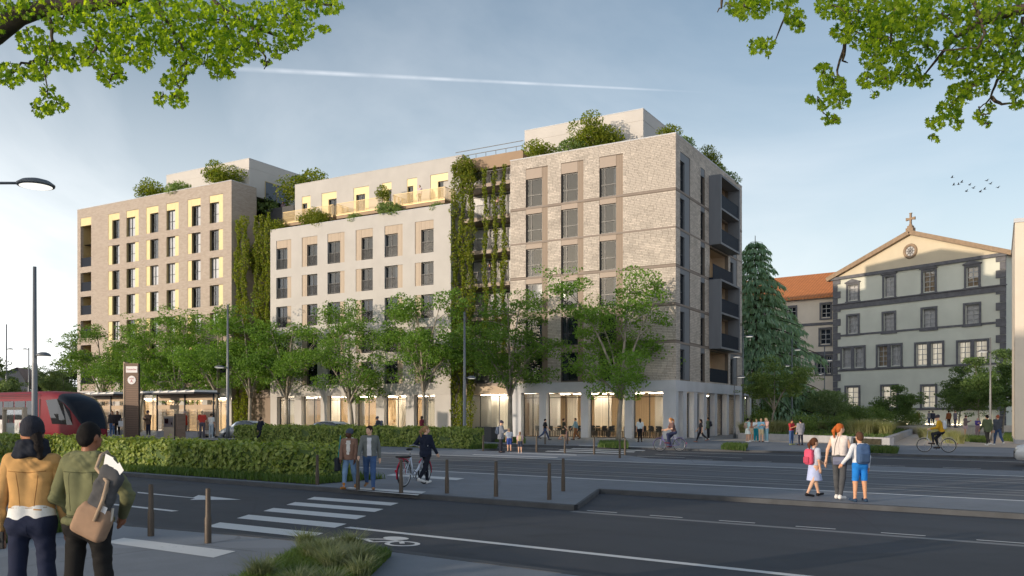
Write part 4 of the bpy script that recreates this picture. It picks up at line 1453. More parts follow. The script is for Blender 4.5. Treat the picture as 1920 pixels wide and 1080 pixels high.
for kd, x0, x1, z0, z1 in wins:
    t = 0.23
    m = MB()
    m.box(x0 - t, x0, -0.10, 0.0, z0 - 0.1, z1 + t).box(x1, x1 + t, -0.10, 0.0, z0 - 0.1, z1 + t).box(x0, x1, -0.10, 0.0, z1, z1 + t)
    m.box(x0 - t - 0.1, x1 + t + 0.1, -0.16, 0.0, z0 - 0.30, z0 - 0.1 + 0.001)
    if kd == 'two':
        xm = (x0 + x1) / 2
        m.box(xm - 0.22, xm + 0.22, -0.10, 0.0, z0 - 0.1, z1)
    if kd == 'ped':
        m.box(x0 - t - 0.12, x1 + t + 0.12, -0.2, 0.0, z1 + t, z1 + t + 0.10)
        m.extrude_y([(x0 - t - 0.2, z1 + t + 0.10), (x1 + t + 0.2, z1 + t + 0.10), ((x0 + x1) / 2, z1 + t + 0.5)], -0.22, 0.0)
    s_ = m.build('window_surround', MT['basalt'], ch)
    parts = [(x0, x1)] if kd != 'two' else [(x0, (x0 + x1) / 2 - 0.22), ((x0 + x1) / 2 + 0.22, x1)]
    for q0, q1 in parts:
        lit = kd == 'low' or (kd == 'two' and x0 > KW * 0.45)
        wo_ = link('window', frame_mesh(q1 - q0, z1 - z0, 0.07, 0.08, MT['wframe'], (0.5,), (0.25, 0.5, 0.75)), ch, (q0, 0.16, z0))
        link('pane', boxmesh(q1 - q0 - 0.12, 0.012, z1 - z0 - 0.12, MT['clear']), wo_, (0.06, 0.05, 0.06))
        link('curtain', boxmesh(q1 - q0 - 0.06, 0.02, z1 - z0 - 0.06, MT['warmwin'] if lit else (MT['voile'] if rnd.random() < 0.65 else MT['curtain2'])), wo_, (0.03, 0.22, 0.03))
# round window and cross
ox, oz = K(1707, 471)
m = MB()
m.ring((ox, -0.02, oz), (0, 1, 0), 0.72, 0.17, 28, 8)
o = m.build('round_window', MT['goldstone'], ch)
m = MB()
m.add([(ox + 0.66 * math.cos(a), -0.03, oz + 0.66 * math.sin(a)) for a in [2 * math.pi * k / 24 for k in range(24)]], [tuple(range(24))])
m.build('pane', MT['wframe'], o)
m = MB()
for k in range(4):
    a = math.pi * k / 4
    m.tube([(ox - 0.6 * math.cos(a), -0.05, oz - 0.6 * math.sin(a)), (ox + 0.6 * math.cos(a), -0.05, oz + 0.6 * math.sin(a))], 0.035, 5)
m.ring((ox, -0.05, oz), (0, 1, 0), 0.3, 0.035, 16, 5)
m.build('tracery', MT['basalt'], o)
m = MB()
cz = apz + 0.4
KS = 0.72
def kx(x):
    return apx + x * KS
def kz(z):
    return cz + z * KS
m.box(kx(-0.62), kx(0.62), -0.36, 0.2, cz - 0.1, kz(0.5)).box(kx(-0.42), kx(0.42), -0.3, 0.16, kz(0.5), kz(0.85))
m.extrude_y([(kx(-0.30), kz(0.85)), (kx(0.30), kz(0.85)), (kx(0.14), kz(1.2)), (kx(-0.14), kz(1.2))], -0.16, 0.06)
m.box(kx(-0.14), kx(0.14), -0.15, 0.05, kz(1.2), kz(2.75))
for sg in (-1, 1):
    m.extrude_y([(kx(sg * 0.14), kz(1.85)), (kx(sg * 0.78), kz(1.76)), (kx(sg * 0.78), kz(2.24)), (kx(sg * 0.14), kz(2.15))], -0.15, 0.05)
m.extrude_y([(kx(-0.14), kz(2.75)), (kx(0.14), kz(2.75)), (kx(0.24), kz(2.95)), (kx(-0.24), kz(2.95))], -0.15, 0.05)
m.build('cross', MT['goldstone'], ch)

# wing with the orange roof, left of the church front
WO = Vector((P(1566, 700, 112).x, 112.0))
WD = Vector((2025.0, -1630.0)).normalized()
wg = thing('school_wing', 'cream wing with an orange tiled roof between the cedar and the church front', 'building', (WO.x, WO.y, 0), math.atan2(WD.y, WD.x))


def KW_(px, py):
    return FA(px, py, 0, WO, WD)


wl0 = KW_(1330, 600)[0]
we = KW_(1558, 553)[1]
ops, ws = [], []
for a, b, c, d in ((1540, 1557, 570, 595), (1538, 1557, 617, 645), (1531, 1546, 668, 700), (1550, 1558, 668, 700), (1477, 1492, 576, 600), (1478, 1493, 622, 650), (1470, 1486, 672, 705), (1425, 1440, 582, 606), (1420, 1437, 628, 656)):
    x0, x1 = KW_(a, 600)[0], KW_(b, 600)[0]
    mx = (a + b) / 2
    ws.append((x0, x1, KW_(mx, d)[1], KW_(mx, c)[1]))
wall_mesh(wl0, 0, 0, we, ws, 0.25).build('wall', MT['cream'], wg)
for x0, x1, z0, z1 in ws:
    m = MB()
    t = 0.22
    m.box(x0 - t, x0, -0.08, 0, z0 - 0.1, z1 + t).box(x1, x1 + t, -0.08, 0, z0 - 0.1, z1 + t).box(x0, x1, -0.08, 0, z1, z1 + t).box(x0 - t, x1 + t, -0.12, 0, z0 - 0.3, z0 - 0.101)
    m.build('window_surround', MT['basalt'], wg)
    wo_ = link('window', frame_mesh(x1 - x0, z1 - z0, 0.07, 0.08, MT['wframe'], (0.5,), (0.33, 0.66)), wg, (x0, 0.16, z0))
    link('pane', boxmesh(x1 - x0 - 0.12, 0.012, z1 - z0 - 0.12, MT['glass']), wo_, (0.06, 0.05, 0.06))
for py in (606, 661):
    z = KW_(1550, py - 2)[1]
    MB().box(wl0, 0, -0.1, 0, z - 0.35, z).build('string_course', MT['basalt'], wg)
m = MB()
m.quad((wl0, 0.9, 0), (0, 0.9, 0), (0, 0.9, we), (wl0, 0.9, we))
m.build('inner_shade', MT['room'], wg)
m = MB()
zr = we + 4.2
m.add([(wl0 - 0.5, -0.6, we - 0.15), (0.6, -0.6, we - 0.15), (0.6, 8, zr), (wl0 - 0.5, 8, zr), (wl0 - 0.5, -0.6, we - 0.35), (0.6, -0.6, we - 0.35), (0.6, 16, we - 0.2), (wl0 - 0.5, 16, we - 0.2)], [(0, 1, 2, 3), (4, 5, 1, 0), (3, 2, 6, 7)])
m.build('roof', MT['orange'], wg)
# the long low orange roof seen under the cedar
lr = thing('low_annex', 'low annex with an orange roof behind the foot of the cedar', 'building', tuple(bworld(-4, 34)), BROT)
MB().box(-6, 2, 0, 6, 0, 4.2).build('wall', MT['cream'], lr)
m = MB()
m.add([(-6.4, -0.5, 4.15), (2.4, -0.5, 4.15), (2.4, 3, 5.6), (-6.4, 3, 5.6), (2.4, 6.5, 4.15), (-6.4, 6.5, 4.15)], [(0, 1, 2, 3), (3, 2, 4, 5)])
m.build('roof', MT['orange'], lr)

# ------------------------------------------------------------------ cream building at the right edge
wo0 = G(1903, 832, ZW)
wb = thing('cream_building', 'tall plain cream wall of the building cut by the right picture edge', 'building', (wo0.x, wo0.y, 0), BROT + 0.02)
hz_ = P(1903, 410, wo0.y).z
m = MB()
m.box(0, 14, 0, 12, 0.35, hz_ - 0.25)
m.build('wall', MT['cream'], wb)
MB().box(-0.04, 14.04, -0.04, 12.04, 0, 0.35).build('plinth', MT['granite'], wb)
MB().box(-0.06, 14.06, -0.06, 12.06, hz_ - 0.25, hz_).build('coping', MT['conc'], wb)

# grey house with a gable far left
hp = P(30, 760, 120)
hb = thing('gabled_house', 'far grey house with a pale pitched roof behind the tram', 'house', (hp.x, hp.y, 0), 0.25)
m = MB()
m.add([(-9, 0, 0), (2.2, 0, 0), (2.2, 0, 4.6), (0.2, 0, 8.2), (-9, 0, 4.2)], [(0, 1, 2, 3, 4)])
m.add([(2.2, 0, 0), (2.2, 12, 0), (2.2, 12, 4.6), (2.2, 0, 4.6)], [(0, 1, 2, 3)])
m.build('wall', MT['slate'], hb)
m = MB()
m.add([(0.2, -0.3, 8.35), (2.5, -0.3, 4.4), (2.5, 12.3, 4.4), (0.2, 12.3, 8.35), (-9.3, -0.3, 4.25), (-9.3, 12.3, 4.25)], [(0, 1, 2, 3), (4, 0, 3, 5)])
m.build('roof', MT['rooftile'], hb)


# ------------------------------------------------------------------ unseen blocks added behind the photographer to shade the square
def QR(q, r, z=0.0):
    s_, c_ = SUN_AZ.x, SUN_AZ.y
    return Vector((-s_ * r - c_ * q, -c_ * r + s_ * q, z)) if False else Vector((0.8 * r + 0.6 * q, 0.6 * r - 0.8 * q, z))


def shade_block(q0, q1, r0, h, label):
    a = QR(q0, r0)
    ang = math.atan2(-0.8, 0.6)
    b = thing('shade_building', label, 'building', (a.x, a.y, 0), ang, 'added shade blocks out of view')
    L = q1 - q0
    n = max(2, int(L / 3.4))
    ops = []
    for i in range(n):
        for j in range(int((h - 4) / 3.1)):
            x = L * (i + 0.5) / n
            ops.append((x - 0.6, x + 0.6, 4.6 + j * 3.1, 6.3 + j * 3.1))
    # front faces away from the sun, towards the square (+y side of this frame is +r)
    wm = wall_mesh(-L, 0, 0, h, [(-o[1], -o[0], o[2], o[3]) for o in ops], 0.25)
    o = wm.build('wall', MT['cream'], b, rz=math.pi)
    gl = MB()
    for x0, x1, z0, z1 in ops:
        gl.quad((x1, -0.22, z0), (x0, -0.22, z0), (x0, -0.22, z1), (x1, -0.22, z1))
    for i, (x0, x1, z0, z1) in enumerate(ops):
        wo_ = link('window', frame_mesh(1.2, 1.7, 0.06, 0.08, MT['wframe'], (0.5,), ()), b, (x1, -0.15, z0), math.pi)
        link('pane', boxmesh(1.1, 0.012, 1.6, MT['carglass']), wo_, (0.05, 0.04, 0.05))
    m = MB()
    m.quad((0, -13, 0), (L, -13, 0), (L, -13, h), (0, -13, h)).quad((L, -13, 0), (L, 0, 0), (L, 0, h), (L, -13, h)).quad((0, 0, 0), (0, -13, 0), (0, -13, h), (0, 0, h)).quad((0, -13, h), (L, -13, h), (L, 0, h), (0, 0, h))
    m.build('rear_walls', MT['cream'], b)
    MB().box(-0.3, L + 0.3, -0.5, 0.35, h, h + 0.4).build('cornice', MT['conc'], b)
    return b


shade_block(-62, -43, -30, 19.6, 'tall unseen cream block added for shade, behind the left picture edge')
shade_block(-33, -17.5, -30, 19.0, 'lower unseen cream block added for shade, behind the photographer')

# wall-washer lights at the foot of the church front
wlm = emit('warm_wall_washer', (1.0, 0.84, 0.55, 1), 9.0)
for i in range(5):
    x = KW * (0.30 + 0.145 * i)
    w = Vector((KO.x, KO.y)) + KD * x - KN * 0.55
    o = link('wall_washer', boxmesh(1.0, 0.12, 0.06, wlm), None, (w.x, w.y, 0.73), math.atan2(KD.y, KD.x))
    tag(o, 'low wall-washer light at the foot of the church front', 'lamp', 'wall-washer lights')
# ------------------------------------------------------------------ plants: tools
def unit(a):
    return a / np.maximum(np.linalg.norm(a, axis=-1, keepdims=True), 1e-9)


def leaves(C_, size, rg, up=0.35, asp=0.6, droop=0.0, jit=0.35):
    """one diamond-shaped blade per centre, four corners, slightly folded"""
    n = len(C_)
    nn = unit(rg.normal(size=(n, 3)) + np.array([0, 0, up * 2.2]))
    t = unit(np.cross(nn, rg.normal(size=(n, 3))))
    if droop:
        t = unit(t + np.array([0, 0, -droop]))
    b = np.cross(nn, t)
    s = (size * (1 + jit * (rg.random(n) * 2 - 1)))[:, None] * 0.5
    V = np.stack([C_ - t * s, C_ + b * s * asp + nn * s * 0.18, C_ + t * s, C_ - b * s * asp + nn * s * 0.18], 1).reshape(-1, 3)
    F = np.arange(4 * n).reshape(n, 4)
    return V, F


def blob(rg, c, r, n, flat_=0.6, shell=0.55):
    d = unit(rg.normal(size=(n, 3)))
    k = (shell + (1 - shell) * rg.random(n) ** 0.5)[:, None]
    return np.asarray(c) + d * k * np.array([r, r, r * flat_])


MAPLE = []
for ang, rad in ((0, 1.0), (17, 0.62), (28, 0.66), (42, 0.92), (58, 0.50), (74, 0.52), (92, 0.78), (118, 0.40), (150, 0.42)):
    MAPLE.append((rad * math.sin(R(ang)), rad * math.cos(R(ang))))
MAPLE = MAPLE + [(0.0, -0.18)] + [(-x, y) for x, y in reversed(MAPLE[1:])]


def maple_leaves(C_, size, rg, up=0.5):
    n = len(C_)
    k = len(MAPLE)
    nn = unit(rg.normal(size=(n, 3)) * 0.8 + np.array([0, 0, up]))
    t = unit(np.cross(nn, rg.normal(size=(n, 3))) + np.array([0, 0, -0.75]))
    nn = unit(nn - t * (nn * t).sum(1, keepdims=True))
    b = np.cross(nn, t)
    s = (size * (0.55 + 0.9 * rg.random(n)))[:, None]
    V = np.zeros((n, k + 1, 3))
    V[:, 0] = C_ + t * s * 0.12
    for i, (x, y) in enumerate(MAPLE):
        V[:, i + 1] = C_ + b * s * x * 0.62 + t * s * y * 0.62 - nn * s * (abs(x) * 0.16 + max(0, y) * 0.10)
    F = np.array([(0, i + 1, (i + 1) % k + 1) for i in range(k)])
    F = (F[None] + (k + 1) * np.arange(n)[:, None, None]).reshape(-1, 3)
    return V.reshape(-1, 3), F


def bez(a, b, c, n):
    return [a * (1 - t) ** 2 + b * 2 * t * (1 - t) + c * t * t for t in [i / n for i in range(n + 1)]]


def make_tree(seed, H, fork, Rc, lean=(0, 0), nl=5, sub=5, per=150, lsize=0.2, leaf='leafA', bark='bark', r0=0.16, clump=0.95, low=0.5, flat_=0.55):
    rg = np.random.default_rng(seed)
    tr = MB()
    top = Vector((lean[0], lean[1], fork))
    tr.tube(bez(Vector((0, 0, -0.1)), Vector((lean[0] * 0.1 + rg.normal() * 0.12, lean[1] * 0.1, fork * 0.55)), top, 6), [r0 * 1.25, r0 * 1.02, r0 * 0.95, r0 * 0.9, r0 * 0.86, r0 * 0.82, r0 * 0.8], 9)
    tips = []
    for i in range(nl):
        az = 2 * math.pi * (i + 0.35 * rg.random()) / nl + seed
        rr = Rc * (0.55 + 0.4 * rg.random())
        zz_ = H * (low + (0.93 - low) * rg.random())
        if i == 0:
            rr, zz_ = Rc * 0.18, H * 0.92
        end = Vector((top.x + rr * math.cos(az), top.y + rr * math.sin(az), zz_))
        ctl = Vector((top.x + rr * 0.35 * math.cos(az), top.y + rr * 0.35 * math.sin(az), fork + (zz_ - fork) * 0.7))
        pts = bez(top + Vector((0, 0, -0.1)), ctl, end, 7)
        rl = r0 * (0.62 if i else 0.75)
        tr.tube(pts, [rl * (1 - 0.86 * t / 7) for t in range(8)], 7)
        tips.append(end)
        for j in range(sub):
            t = 0.38 + 0.6 * (j + rg.random()) / sub
            k = min(6, int(t * 7))
            p = pts[k].lerp(pts[k + 1], t * 7 - k)
            d = Vector(rg.normal(size=3)) + Vector((math.cos(az), math.sin(az), 0.9)) * 0.7
            d.normalize()
            ln = Rc * (0.22 + 0.28 * rg.random())
            e = p + Vector((d.x, d.y, d.z * 0.75)) * ln
            e.z = min(e.z, H * 0.95)
            md = p.lerp(e, 0.5) + Vector((0, 0, 0.18 * ln))
            tr.tube(bez(p, md, e, 4), [rl * 0.32, rl * 0.27, rl * 0.2, rl * 0.14, rl * 0.07], 5)
            tips.append(e)
            tips.append(md.lerp(e, 0.4) + Vector(rg.normal(size=3)) * 0.35)
    Cs = []
    for p in tips:
        r_ = clump * (0.65 + 0.7 * rg.random())
        Cs.append(blob(rg, p, r_, int(per * r_ / clump * (0.6 + 0.7 * rg.random())), flat_))
        for _ in range(2):
            q = np.array(p) + rg.normal(size=3) * np.array([0.8, 0.8, 0.3]) * r_
            Cs.append(blob(rg, q, r_ * 0.55, int(per * 0.3), flat_))
    V, F = leaves(np.concatenate(Cs), lsize, rg)
    return tr.mesh('trunk', MT[bark]), fast_mesh('crown', V, F, MT[leaf])


def plant_tree(name, label, loc, meshes, rz=0.0, sc=1.0, group=None, cat='tree'):
    t = thing(name, label, cat, loc, rz, group)
    t.scale = (sc,) * 3 if not hasattr(sc, '__len__') else sc
    link('trunk', meshes[0], t)
    c = link('crown', meshes[1], t)
    return t


def make_shrub(seed, w, h, n, lsize, leaf, stems=5, flat_=0.8, droop=0.0, nb=9, asp=0.6):
    rg = np.random.default_rng(seed)
    m = MB()
    Cs = []
    for i in range(nb):
        a = 2 * math.pi * i / nb + rg.random()
        rr = w * 0.5 * (rg.random() ** 0.6) * 0.72
        z = h * (0.28 + 0.55 * rg.random() * (1 - 0.5 * rr / (w * 0.5)))
        p = Vector((rr * math.cos(a), rr * math.sin(a), z))
        if i < stems:
            m.tube(bez(Vector((rr * 0.15 * math.cos(a), rr * 0.15 * math.sin(a), -0.05)), Vector((p.x * 0.4, p.y * 0.4, z * 0.6)), p, 4), [0.03, 0.026, 0.02, 0.015, 0.008], 5)
        Cs.append(blob(rg, p, min(w * 0.32, h * 0.4) * (0.7 + 0.5 * rg.random()), n // nb, flat_, 0.35))
    V, F = leaves(np.concatenate(Cs), lsize, rg, droop=droop, asp=asp)
    V[:, 2] = np.maximum(V[:, 2], 0.01)
    return m.mesh('stems', MT['barkd']), fast_mesh('foliage', V, F, MT[leaf])


def shrub(label, loc, meshes, rz=0.0, sc=1.0, name='shrub', group=None, cat='shrub'):
    t = thing(name, label, cat, loc, rz, group)
    t.scale = (sc,) * 3 if not hasattr(sc, '__len__') else sc
    link('stems', meshes[0], t)
    link('foliage', meshes[1], t)
    return t


def grass_mesh(pts, h, rg, mat, w=0.012, lean=0.45, hj=0.5):
    """curved blades, two segments each, rooted at pts"""
    n = len(pts)
    a = rg.random(n) * 2 * math.pi
    d = np.stack([np.cos(a), np.sin(a), np.zeros(n)], 1)
    s = np.stack([-np.sin(a), np.cos(a), np.zeros(n)], 1)
    H = (h * (1 - hj + 2 * hj * rg.random(n)))[:, None]
    L = H * (lean * (0.3 + rg.random(n)))[:, None]
    up = np.array([0, 0, 1.0])
    p0 = pts
    p1 = pts + up * H * 0.6 + d * L * 0.3
    p2 = pts + up * H * 0.95 + d * L
    ww = w * (0.7 + 0.6 * rg.random(n))[:, None]
    V = np.stack([p0 - s * ww, p0 + s * ww, p1 + s * ww * 0.75, p1 - s * ww * 0.75, p2], 1).reshape(-1, 3)
    q = np.arange(n)[:, None] * 5
    F = np.concatenate([q + np.array([0, 1, 2]), q + np.array([0, 2, 3]), q + np.array([3, 2, 4])])
    return fast_mesh('grass', V, F, mat)


def in_poly(poly, n, rg, z):
    """n random points inside a polygon"""
    xs = [p[0] for p in poly]
    ys = [p[1] for p in poly]
    out = []
    while len(out) < n:
        x, y = rg.uniform(min(xs), max(xs)), rg.uniform(min(ys), max(ys))
        if inside([Vector((p[0], p[1])) for p in poly], Vector((x, y))):
            out.append((x, y, z))
    return np.array(out)


# ------------------------------------------------------------------ street trees along the buildings
TM = [make_tree(11, 13.2, 3.1, 5.4, (0.25, 0), 7, 6, 108, 0.20, r0=0.2, low=0.38), make_tree(23, 12.8, 3.5, 4.9, (-0.2, 0.1), 7, 6, 102, 0.20, r0=0.19, low=0.42), make_tree(37, 12.6, 3.8, 4.5, (0.15, 0.1), 7, 6, 102, 0.20, r0=0.18, low=0.44)]
spots = [(1160, -3.4, 0, 0.6, 1.0, 'large street tree with a twice-forked trunk in front of the corner shop'),
         (957, -3.2, 1, 2.0, 0.98, 'street tree just left of the far crossing, before the pale brick building'),
         (795, -3.2, 2, 4.1, 0.97, 'street tree behind the cycling woman, before the right end of the white building'),
         (661, -3.2, 0, 3.3, 0.94, 'street tree behind the walking couple, before the middle of the white building'),
         (537, -3.4, 2, 1.2, 0.90, 'street tree with a pale thin trunk before the left end of the white building'),
         (468, -3.2, 1, 5.2, 1.0, 'street tree right of the tall lamp post, before the left vine curtain'),
         (404, -3.4, 2, 0.3, 1.0, 'street tree with a leaning trunk beside the advertising panel'),
         (332, -3.2, 0, 1.9, 0.94, 'street tree behind the tram shelter roof'),
         (262, -3.2, 1, 3.6, 0.96, 'street tree behind the tram stop sign tower'),
         (190, -3.0, 2, 4.9, 1.0, 'street tree behind the tram nose, at the left end of the brown brick building')]
for px, y_, k, rz, sc, lab in spots:
    plant_tree('street_tree', lab, bworld(FS(px, y_), y_, ZW), TM[k], rz, (sc * (0.92 + 0.16 * ((px * 7) % 10) / 10), sc, sc * (0.94 + 0.1 * ((px * 3) % 10) / 10)), 'street trees along the new buildings')
# trees in the distance, left
FT = make_tree(51, 15.0, 4.0, 5.2, nl=7, sub=5, per=150, lsize=0.34, leaf='leafB', clump=1.35, low=0.35)
for px, D, sc, lab in ((126, 125, 0.84, 'tall pale tree left of the brown brick building'), (92, 118, 0.45, 'low bushy tree behind the lamp post above the tram'), (122, 112, 0.5, 'low bushy tree right of the lamp post above the tram'), (-14, 105, 0.66, 'tree cut by the left picture edge above the tram'), (44, 190, 0.8, 'far tree behind the grey gabled house')):
    p = P(px, 700, D)
    plant_tree('background_tree', lab, (p.x, p.y, 0), FT, px * 0.7, sc, 'trees far left')

# ------------------------------------------------------------------ cedar
def make_cedar(H=20.5, Rb=5.6):
    rg = np.random.default_rng(5)
    tr = MB()
    tr.tube([(0, 0, -0.2), (0.05, 0, 6), (0, 0.05, 13), (0, 0, H - 0.4)], [0.42, 0.32, 0.18, 0.03], 9)
    Cs, Ts = [], []
    z = 1.6
    while z < H - 0.5:
        f = (z - 1.0) / (H - 1.0)
        Lz = Rb * (1 - f) ** 0.85 * (0.85 + 0.3 * rg.random()) + 0.25
        nb = int(6 + 4 * (1 - f))
        a0 = rg.random() * 6.28
        for i in range(nb):
            a = a0 + 2 * math.pi * (i + 0.5 * rg.random()) / nb
            L = Lz * (0.7 + 0.45 * rg.random())
            dx, dy = math.cos(a), math.sin(a)
            p0 = Vector((0, 0, z))
            p1 = Vector((dx * L * 0.55, dy * L * 0.55, z + 0.10 * L))
            p2 = Vector((dx * L, dy * L, z - 0.20 * L))
            pts = bez(p0, p1, p2, 6)
            tr.tube(pts, [0.07 * (1 - f) + 0.02] + [0.045 * (1 - f) + 0.012] * 5 + [0.008], 4)
            n = int(26 + 22 * L)
            for j in range(n):
                t = 0.12 + 0.88 * rg.random() ** 0.75
                k = min(5, int(t * 6))
                p = pts[k].lerp(pts[k + 1], t * 6 - k)
                wd = (0.10 + 0.16 * L * (1 - abs(t - 0.6)))
                sd_ = rg.normal() * wd
                Cs.append((p.x - dy * sd_, p.y + dx * sd_, p.z - abs(sd_) * 0.35 - 0.12 * rg.random()))
                Ts.append((dx * 0.55 - dy * np.sign(sd_) * 0.35 + rg.normal() * 0.15, dy * 0.55 + dx * np.sign(sd_) * 0.35 + rg.normal() * 0.15, -0.75 - 0.6 * rg.random()))
        z += 0.58 + 0.42 * (1 - f)
    Cs, Ts = np.array(Cs), unit(np.array(Ts))
    n = len(Cs)
    b = unit(np.cross(Ts, rg.normal(size=(n, 3))))
    ln = (0.42 + 0.4 * rg.random(n))[:, None]
    wv = (0.06 + 0.05 * rg.random(n))[:, None]
    V = np.stack([Cs - b * wv * 0.4, Cs + Ts * ln * 0.55 - b * wv, Cs + Ts * ln, Cs + Ts * ln * 0.5 + b * wv], 1).reshape(-1, 3)
    return tr.mesh('trunk', MT['barkd']), fast_mesh('crown', V, np.arange(4 * n).reshape(n, 4), MT['leafC'])


cp = P(1416, 700, 90)
plant_tree('cedar_tree', 'tall blue-green cedar with drooping tiers beside the pale brick building', (cp.x, cp.y, 0), make_cedar(20.8, 8.4))

# ------------------------------------------------------------------ park
pl = [G(1384, 823, ZW), G(1668, 835, ZW), G(1742, 800, ZW), G(1400, 806, ZW)]
wallm = MB()
pt = thing('planter', 'low granite planter wall round the park bed behind the two standing people', 'planter', (0, 0, 0))
def low_wall(a, b, h, t, name, mat):
    d = (b - a)
    d.z = 0
    L = d.length
    o = link(name, boxmesh(L, t, h, MT[mat]), pt, (a.x, a.y, ZW), math.atan2(d.y, d.x))
    return o
low_wall(pl[0], pl[1], 0.45, 0.35, 'front_wall', 'granite')
low_wall(pl[1] + Vector((0.1, 0.3, 0)), pl[2], 0.45, 0.35, 'side_wall', 'granite')
pi_ = [pl[0] + Vector((0.2, 0.5, 0)), pl[1] + Vector((-0.3, 0.5, 0)), pl[2] + Vector((-0.4, 0, 0)), pl[3]]
MB().prism([(p.x, p.y) for p in pi_], ZW, ZW + 0.36).build('bed_soil', MT['soil'], pt)
rg = np.random.default_rng(2)
pts = in_poly(pi_, 14000, rg, ZW + 0.36)
tag(link('park_lawn', grass_mesh(pts, 0.16, rg, MT['grass'], 0.02, 0.5)), 'green lawn growing inside the low granite planter', 'grass', kind='stuff')
# straw-coloured grasses
TUFT = []
for sd_ in (1, 2):
    rg = np.random.default_rng(sd_)
    n = 700
    a = rg.random(n) * 6.28
    rr = 0.35 * rg.random(n) ** 0.5
    TUFT.append(grass_mesh(np.stack([rr * np.cos(a), rr * np.sin(a), np.zeros(n)], 1), 0.55, rg, MT['grassY'], 0.012, 0.95))
tl = []
for px, py, s_ in ((1400, 812, 1.1), (1420, 811, 1), (1452, 812, 1.2), (1466, 810, 1.1), (1478, 812, 1), (1494, 812, .9), (1516, 808, .9), (1540, 806, 1.0), (1604, 815, 1.2), (1622, 815, 1.3), (1640, 814, 1.3), (1658, 815, 1.1), (1668, 808, 1.0), (1690, 803, 1.0)):
    tl.append((px, py, s_, ZW + 0.36))
for px, py, s_ in ((1737, 823, 1.1), (1746, 826, 0.9), (1762, 818, 0.9), (1783, 831, 1.0), (1796, 832, 0.8), (1770, 806, 0.8)):
    tl.append((px, py, s_, ZW))
for i, (px, py, s_, z) in enumerate(tl):
    p = G(px, py, z)
    o = thing('grass_tuft', 'straw-coloured grass tuft in the planter bed' if z > 0.2 else 'straw-coloured grass tuft beside the path near the yellow-jacketed cyclist', 'grass', p, i * 1.3, 'grasses in the planter' if z > 0.2 else 'grasses by the path')
    o.scale = (s_ * 1.25,) * 3
    link('blades', TUFT[i % 2], o)
SHB = [make_shrub(3, 4.2, 3.2, 4200, 0.17, 'leafS'), make_shrub(4, 4.5, 3.0, 4200, 0.16, 'leafD'), make_shrub(6, 3.8, 4.4, 4200, 0.16, 'leafP', flat_=0.5), make_shrub(8, 2.6, 1.5, 2200, 0.12, 'leafS')]
for px, py, k, sc, lab in ((1432, 806, 1, 1.0, 'dark shrub behind the group of five students'), (1478, 804, 1, 1.35, 'large dark shrub mass behind the forked park tree'), (1520, 802, 1, 1.5, 'large dark shrub behind the pale feathery tree'), (1556, 806, 2, 1.15, 'pale green feathery shrub in the middle of the planter'), (1590, 803, 1, 1.0, 'dark shrub right of the pale feathery shrub'),
                           (1512, 810, 3, 1.2, 'low pale shrub left of the feathery shrub, above the red-shirted person'), (1610, 806, 0, 0.8, 'low olive shrub below the first church window'), (1645, 805, 0, 0.8, 'low olive shrub left of the small park tree'), (1705, 803, 0, 0.75, 'low olive shrub right of the small park tree'), (1575, 808, 3, 1.2, 'low shrub at the foot of the pale feathery shrub'), (1408, 807, 3, 1.4, 'low shrub at the left end of the planter'), (1738, 798, 3, 0.8, 'low shrub by the church wall left of the red coat')):
    shrub(lab, G(px, py, ZW + 0.3), SHB[k], px * 0.31, sc, group='shrubs in the park')
PT = [make_tree(61, 5.6, 1.9, 2.6, (0.2, 0), 6, 5, 110, 0.15, 'leafS', 'bark', 0.085, 0.62, 0.45, 0.4), make_tree(67, 4.3, 1.2, 2.0, (0, 0), 6, 5, 110, 0.15, 'leafD', 'barkd', 0.06, 0.55, 0.35, 0.4), make_tree(71, 7.2, 2.3, 2.3, (0.3, 0), 6, 5, 120, 0.17, 'leafD', 'bark', 0.08, 0.7, 0.4, 0.45)]
for px, py, k, sc, lab in ((1447, 812, 0, 1.0, 'young forked park tree with a pale trunk beside the students'), (1680, 804, 1, 1.05, 'small dark park tree in front of the second lit church window'), (1797, 810, 2, 0.95, 'slim park tree with a straight trunk left of the bench group'), (1836, 814, 2, 1.0, 'slim leaning park tree above the person in blue'), (1880, 812, 2, 1.15, 'park tree beside the cream building at the right')):
    plant_tree('park_tree', lab, G(px, py, ZW + (0.3 if px < 1700 else 0)), PT[k], px * 0.23, sc, 'trees in the park')
for k, (a, b, c, d, lab) in enumerate((((1800, 828), (1848, 831), (1858, 822), (1812, 820), 'small lawn in front of the bench group'), ((1880, 827), (1903, 829), (1903, 815), (1884, 815), 'small lawn strip along the cream building'), ((1352, 843), (1398, 845), (1402, 838), (1360, 836.5), 'tuft of grass at the kerb below the students'), ((1620, 849), (1682, 851), (1685, 844), (1628, 842), 'tuft of grass at the kerb behind the boy'), ((1120, 839), (1178, 841), (1176, 832), (1126, 831), 'grass round the foot of the large street tree'), ((928, 829), (985, 832), (985, 826), (934, 824), 'grass round the foot of the tree by the far crossing'))):
    rg = np.random.default_rng(30 + k)
    poly = [G(x, y, ZW) for x, y in (a, b, c, d)]
    pts = in_poly(poly, 2600, rg, ZW)
    tag(link('grass_patch', grass_mesh(pts, 0.22, rg, MT['grass'], 0.02, 0.5)), lab, 'grass', kind='stuff')


